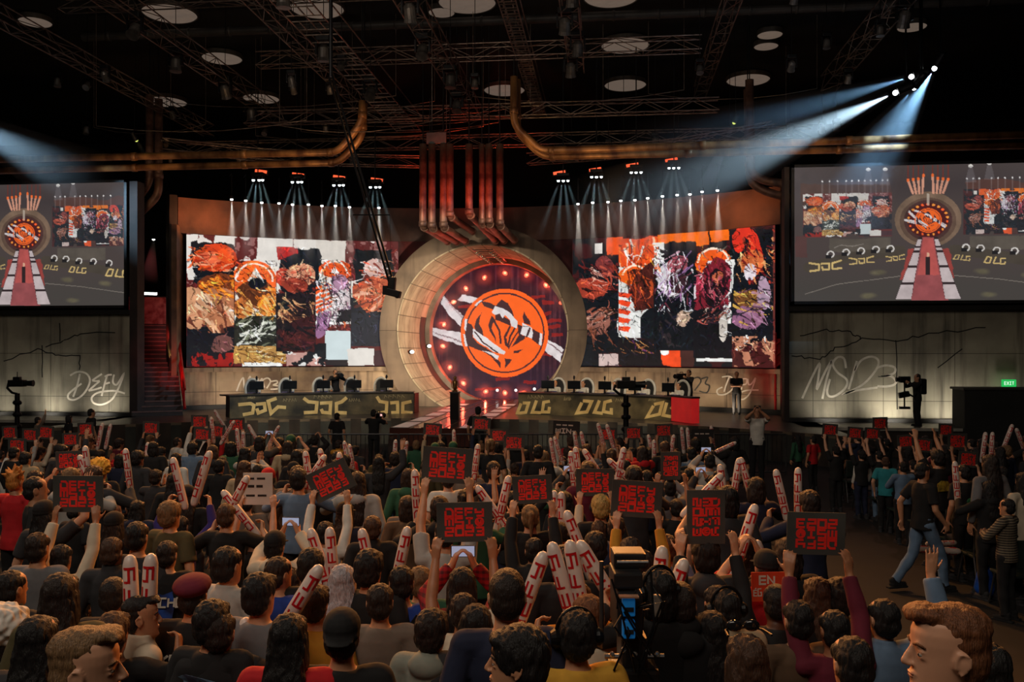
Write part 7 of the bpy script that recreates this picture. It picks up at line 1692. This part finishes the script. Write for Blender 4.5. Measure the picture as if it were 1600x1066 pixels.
crew(1076, 583, 33.0, 'lens', 'short', 'dark brown', 'charcoal', 'cameraperson in dark clothes standing behind the red panel', STZ, rz=PI * .75, sleeve='long')
crew(524, 582, 35.2, 'lens', 'short', 'brown', 'black', 'cameraperson in black standing behind the left desk', STZ, rz=PI * 1.2, sleeve='long')
crew(508, 596, 34.6, 'desk', 'short', 'light brown', 'light grey', 'seated player in pale grey behind the middle monitor of the left desk', STZ, rz=PI * 1.1, legs='sit')
for i, px in enumerate((867, 911, 960, 1007, 1060)):
    p, r = radial(px, 1.5); crew(px, 604, (p - EYE).dot(FWD), 'desk', 'short', 'orange' if i == 0 else rg.choice(['black', 'dark brown']), 'white', 'seated player in white jacket behind the right desk, %s from the runway' % ordi(i + 1), STZ, rz=math.atan2(r.x, -r.y), legs='sit', sleeve='long', s=.95)
op = crew(1433, 590, 28.3, 'lens', 'short', 'black', 'black', 'camera operator in black wearing a rig before the letters MSI23', STZ - .02, rz=YAW + PI * .5, sleeve='long', shoes='black')
o = op.location
t = thing('stabilised_camera', o + Vector((-.40, -.05, 1.32)), 'black stabilised camera on an arm, held by the operator before the letters MSI23', 'camera')
bz = o + Vector((-.40, -.05, 0))
MB().box(bz + UP * 1.50, (.32, .2, .20), None, .02).build('camera', BLACKSTEEL, t); MB().lathe(bz + UP * 1.50 - Vector((.15, 0, 0)), [(.06, 0), (.07, .07), (.08, .11)], 14, (-1, 0, 0)).build('lens', BLACKSTEEL, t)
MB().bar(bz + UP * .62, bz + UP * 1.4, .025).build('post', BLACKSTEEL, t); MB().box(bz + UP * 1.02 + Vector((-.02, 0, 0)), (.32, .16, .18), (0, -.2, 0), .02).build('monitor', BLACKSTEEL, t); MB().box(bz + UP * .60, (.32, .14, .08), None, .01).build('battery_plate', BLACKSTEEL, t)
MB().tube([bz + UP * 1.12, bz + UP * .95 + Vector((.25, -.12, 0)), o + Vector((-.05, -.1, 1.05))], .028, 8).build('arm', BLACKSTEEL, t)
tag(MB().box(o + Vector((.14, 0, 1.28)), (.22, .34, .5), None, .05).build('backpack', BLACKSTEEL), 'black pack on the back of the camera operator', 'backpack')
# hand-held cameras and phones
def camera_for(b, label, k=1.0, lit=False):
    R = Matrix.Rotation(b.rotation_euler.z, 3, 'Z'); c = b.location + R @ (Vector((0, .42, 1.50)) * b.scale.x)
    t = thing('video_camera', c, label, 'camera'); RR = R
    MB().box(c, (.15 * k, .30 * k, .16 * k), RR, .015).build('body', BLACKSTEEL, t); MB().lathe(c + R @ Vector((0, .14 * k, 0)), [(.05 * k, 0), (.055 * k, .1 * k), (.07 * k, .16 * k)], 14, R @ Vector((0, 1, 0))).build('lens', BLACKSTEEL, t)
    if lit: MB().box(c + R @ Vector((.10, -.12, .04)), (.09, .012, .06), RR).build('screen', glow('screen_pink', (1, .55, .5), .9), t)
    MB().tube([c + R @ Vector((0, -.1, .08)), c + R @ Vector((0, -.08, .15)), c + R @ Vector((0, .08, .15)), c + R @ Vector((0, .1, .08))], .012, 6).build('handle', BLACKSTEEL, t)
for b in list(COL.objects):
    if b.name.startswith('person') and b.get('label', '').startswith('crew member in black with a lit'): camera_for(b, 'black video camera with a lit pink screen before the stage', 1.2, True)
    if b.get('label', '') == 'cameraperson in dark clothes standing behind the red panel': camera_for(b, 'black video camera held behind the red panel', 1.2)
    if b.get('label', '') == 'cameraperson in black standing behind the left desk': camera_for(b, 'black video camera held behind the left desk', 1.2)
PHONE_N = 0
PICS = glow('phone_screen', (.45, .5, .7), .55)
def phone_for(b, label):
    R = Matrix.Rotation(b.rotation_euler.z, 3, 'Z'); c = b.location + R @ (Vector((0, .35, 1.755)) * b.scale.x)
    t = thing('phone', c, label, 'phone', 'phones held up by the crowd')
    MB().box(c, (.158, .009, .076), R, .004).build('body', BLACKSTEEL, t); MB().box(c - R @ Vector((0, .0052, 0)), (.146, .001, .066), R).build('screen', PICS, t)
phone_for(HERO[722], 'phone with a lit screen held up by the person in red plaid')
for (b, h, c, t_, pose, D, blk) in PEND:
    if pose == 'phone' and D < 16.6: phone_for(b, 'phone held by person, ' + ', '.join(b['label'].split(', ')[2:]))
for b in list(COL.objects):
    if b.get('label', '').startswith('person in white shirt photographing'): phone_for(b, 'phone held by the person in white shirt by the barrier')
# writing on clothes
def back_print(b, lines, m, dy=-.145, z=1.22, label=None, cw=.036, ch=.055, wd=.011, name='back_lettering'):
    mb = MB()
    for (txt, dz, k) in lines:
        W_ = len(txt) * cw * k * 1.35; letters(mb, txt, -W_ / 2, 0, cw * k, ch * k, cw * k * .35, wd * k, lambda u, v, w, dz=dz: Vector((u, dy + .9 * u * u - w, z + dz + v)), .004, .15)
    o = mb.build(name, m, b, local=True); return o
back_print(HERO[262], [('PSYCHO', 0, 1.35)], WHITEP, -.150, 1.20); back_print(HERO[303], [('KATEH', 0, 1.3)], WHITEP, -.150, 1.22)
def back_shape(b, pts, m, z=1.2, dy=-.148, name='back_print'):
    mb = MB().prism(pts, lambda u, v, w: Vector((u, dy + .9 * u * u - w, z + v)), .004); return mb.build(name, m, b, local=True)
back_shape(HERO[262], [(-.12, -.22), (-.1, -.02), (-.13, .09), (-.04, .12), (.02, .10), (.1, .13), (.12, .02), (.08, -.2)], M('print_blue', s255(40, 80, 170), s255(24, 30, 70), 9, .8), 1.2, -.145)
back_shape(HERO[333], [(-.15, -.2), (-.16, .05), (-.08, .08), (.02, .07), (.12, .05), (.16, 0), (.15, -.2)], M('print_sky', s255(120, 160, 190), s255(60, 60, 80), 9, .8), 1.285, -.140)
mb = MB()
for L in ([(-.02, -.18), (0, 0), (.02, .06)], [(0, .04), (-.08, 0), (-.13, -.1)], [(0, .04), (.07, .02), (.12, -.06)], [(0, .03), (-.04, -.05), (-.06, -.13)], [(0, .03), (.05, -.03), (.07, -.11)]): mb.stroke(L, .014, lambda u, v, w: Vector((u, -.145 + .9 * u * u - w, 1.285 + v)), .004)
mb.build('palm_print', M('print_ink', s255(20, 24, 34), s255(14, 16, 24), 9, .8), HERO[333], local=True)
back_print(HERO[1101], [('-', 0, 1.0), ('-', .008, .6)], WHITEP, -.155, 1.27, name='back_mark'); back_print(HERO[1212], [('-', 0, 1.1)], WHITEP, -.150, 1.33, name='back_mark')
mb = MB(); mb.stroke(smooth_path([(-.10, -.06), (-.02, .05), (.0, -.06), (.04, .06), (.08, -.04)]), .008, lambda u, v, w: Vector((u, -.152 + .9 * u * u - w, 1.12 + v)), .004); mb.build('signature_print', M('print_ink2', s255(20, 14, 16), s255(14, 10, 12), 9, .8), HERO[452], local=True)
mb = MB(); mb.stroke([(-.16, 1.02), (.13, 1.42)], .05, lambda u, v, w: Vector((u, -.150 + .9 * u * u - w, v)), .006); mb.build('shoulder_strap', M('strap_black', s255(24,23,25), s255(16,16,18), 7, .9), HERO[628], local=True)
mb = MB(); mb.ell((0, 0, 0), (.08, .01, .05)); mb.v = [(v[0], v[1] - .145, v[2] + 1.2) for v in mb.v]; mb.build('badge_print', M('badge_green', s255(60,130,80), s255(40,90,60), 12, .8), HERO[1505], True, True)
back_shape(HERO[1464], [(-.12, -.06), (-.13, .05), (-.06, .10), (.05, .09), (.12, .04), (.11, -.06)], M('print_yellow', s255(210, 180, 60), s255(120, 90, 30), 14, .8), 1.2, -.147)
# headphones
def headset(b, label, yaw=0):
    s, l, r = b.scale.x, b.location, b.rotation_euler.z; R = Matrix.Rotation(r, 3, 'Z'); T = lambda x, y, z: l + R @ (Vector((x, y, z)) * s)
    t = thing('headset', T(0, 0, 1.6), label, 'headset')
    MB().tube([T(.1 * math.cos(a), -.01, 1.62 + .128 * math.sin(a)) for a in np.linspace(0, PI, 15)], .010 * s, 8).build('headband', BLACKSTEEL, t)
    for q in (-1, 1): MB().lathe(T(q * .085, -.01, 1.605), [(.04, 0), (.045, .02), (.03, .04)], 16, R @ Vector((q, 0, 0))).build('ear_cup', BLACKSTEEL, t)
headset(HERO[1028], 'black headphones on the film camera operator'); headset(HERO[1134], 'black radio headset on the person in beige shirt'); headset(HERO[900], 'black headset on the person in yellow top')
b = HERO[1166]; l = b.location; R = Matrix.Rotation(b.rotation_euler.z, 3, 'Z'); sg = thing('sunglasses', l + R @ Vector((0, .03, 1.73)), 'dark sunglasses pushed up on brown hair', 'sunglasses')
for q in (-1, 1): MB().ell(l + R @ (Vector((q * .04, .045, 1.755)) * b.scale.x), (.034, .014, .024)).build('lens', M('shade_lens', s255(30, 28, 30), s255(16, 16, 18), 4, .1), sg, True)
MB().tube([l + R @ (Vector((x, y, 1.74)) * b.scale.x) for x, y in ((-.098, -.05), (-.085, .03), (-.04, .075), (.04, .075), (.085, .03), (.098, -.05))], .005, 6).build('frame', BLACKSTEEL, sg)
# film camera on its support, blue batteries facing the camera
fc = P(985, 955, 4.0); t = thing('film_camera', (fc.x, fc.y, .55), 'bulky black film camera with two blue batteries and cables', 'camera')
MBK = M('camera_body', s255(34, 34, 36), s255(20, 20, 22), 5, .4); V = lambda x, y, z: fc + (RGT * x + FWD * y + UP * z); RC3 = Matrix((RGT, FWD, UP)).transposed()
MB().box(V(-.005, .12, -.01), (.115, .30, .20), RC3, .012).build('body', MBK, t)
MB().box(V(-.01, .10, .135), (.13, .22, .07), RC3, .01).build('top_box', MBK, t)
MB().box(V(.01, .16, .205), (.15, .16, .07), RC3, .012).build('matte_box', MBK, t)
BB = M('battery_blue', s255(30, 140, 210), s255(20, 110, 180), 6, .5, emit=s255(20, 120, 200), estr=.12)
for z in (.040, -.058):
    k = MB().box(V(-.018, -.07, z), (.056, .04, .078), RC3, .006).build('battery', BB, t); MB().box(V(-.018, -.092, z - .008), (.042, .004, .020), RC3).build('battery_label', M('battery_label', s255(30, 36, 44), s255(20, 24, 30), 6, .5), k).location = (0, 0, 0)
MB().box(V(-.018, -.08, .088), (.085, .04, .007), RC3).build('bracket', M('bracket_tan', s255(190, 140, 110), s255(150, 110, 86), 6, .5), t)
MB().bar(V(-.06, 0, .22), V(.08, 0, .22), .008).bar(V(-.11, .05, -.22), V(.16, .05, -.22), .012).bar(V(-.12, .1, .2), V(-.12, .1, -.2), .010).build('rods', GREYSTEEL, t)
cb = MB(); g2 = random.Random(4)
for i in range(9): cb.tube([V(g2.uniform(-.1, .1), -.05, g2.uniform(0, .25)), V(g2.uniform(-.13, .16), -.10, g2.uniform(-.1, .1)), V(g2.uniform(-.1, .14), -.08, g2.uniform(-.3, -.15))], .005, 6)
cb.build('cable', BLACKSTEEL, t)
for i in range(5): MB().lathe(V(-.09 + .05 * i, -.06, -.17 + .02 * (i % 2)), [(.010, 0), (.012, .02), (.006, .03)], 10, -FWD).build('connector', MATS['chrome'], t)
MB().box(V(.115, -.02, .03), (.035, .03, .10), RC3, .008).build('grip', M('grip_grey', s255(150, 140, 128), s255(120, 112, 102), 5, .5), t)
MB().box(V(.02, .1, -.34), (.22, .24, .16), RC3, .02).box(V(.02, .1, -.2), (.12, .2, .16), RC3, .02).build('support_head', MBK, t); MB().tube([V(.02, .1, -.4), Vector((V(.02, .1, 0).x, V(.02, .1, 0).y, .57))], .05, 12).build('column', MBK, t)
k = MB()
for a in range(3): q = Vector((V(.02, .1, 0).x, V(.02, .1, 0).y, 1.0)); k.bar(q, Vector((q.x + .34 * math.cos(a * 2.1), q.y + .34 * math.sin(a * 2.1), .56)), .022)
k.build('tripod', MBK, t)
# seats along the aisle
def seat(x, y, rz, label):
    R = Matrix.Rotation(rz, 3, 'Z'); o = Vector((x, y, 0)); t = thing('folding_chair', o, label, 'chair', 'folding chairs along the aisle'); T = lambda a, b, c: o + R @ Vector((a, b, c))
    SM = M('chair_green', s255(40, 54, 48), s255(28, 38, 34), 4, .6)
    MB().box(T(0, 0, .45), (.44, .42, .04), R, .015).build('seat', SM, t); MB().box(T(0, -.22, .74), (.44, .035, .36), R, .015).build('backrest', SM, t)
    for s in (-1, 1):
        MB().tube([T(.21 * s, .24, .012), T(.21 * s, .1, .43)], .013, 8).build('leg', GREYSTEEL, t); MB().tube([T(.21 * s, -.30, .012), T(.21 * s, -.2, .45), T(.21 * s, -.225, .9)], .013, 8).build('leg', GREYSTEEL, t)
    MB().bar(T(-.21, -.27, .2), T(.21, -.27, .2), .010).build('crossbar', GREYSTEEL, t)
for i, y in enumerate((10.6, 11.7, 12.8, 13.9, 15.1, 16.3, 17.5, 18.7, 19.9)): seat(5.15 + .02 * i, y + .3, .12, 'dark green folding chair by the aisle on the right, %s from the camera end' % ordi(i + 1))
for i, (px, D) in enumerate(((424, 15.9), (446, 16.0), (487, 16.2))): p = P(px, 740, D); seat(p.x, p.y, .3, 'dark green folding chair among the crowd on the left, %s from the left' % ordi(i + 1))
# things left by the aisle chairs
p = PZ(1466, 898, .0); t = thing('carton', p, 'dark carton with an orange disc print beside the aisle chairs', 'box'); MB().box(p + UP * .19, (.26, .22, .38), None, .006).build('body', M('carton_dark', s255(44, 40, 40), s255(32, 30, 30), 3, .7), t); MB().lathe(p + Vector((0, -.112, .26)), [(.07, 0), (.07, .003)], 20, (0, -1, 0)).build('disc_print', M('disc_orange', s255(216, 106, 40), s255(180, 84, 30), 3, .7), t)
p = PZ(1540, 935, .0); t = thing('carrier_bag', p, 'crumpled bright blue carrier bag hanging by an aisle chair', 'bag'); MB().loft([((p.x, p.y, .02), .10, .06), ((p.x, p.y, .14), .15, .09), ((p.x, p.y, .34), .11, .07), ((p.x, p.y, .44), .05, .03)], 18).build('sack', M('bag_blue', s255(30, 90, 190), s255(18, 60, 140), 9, .5, bump=.6), t, True); MB().tube([(p.x - .04, p.y, .43), (p.x - .02, p.y, .56), (p.x + .02, p.y, .56), (p.x + .04, p.y, .43)], .008, 6).build('handle', MATS['bag_blue'], t)
for i, (x, y, tx, ty) in enumerate(((1425, 858, 1500, 862), (1448, 850, 1494, 848))):
    q = P(x, y, 12.6); r = P(tx, ty, 12.6); o = stick(q, r); tag(o, 'inflatable stick lying flat on an aisle chair, %s one' % ('lower' if i == 0 else 'upper'), 'inflatable stick', 'inflatable sticks')
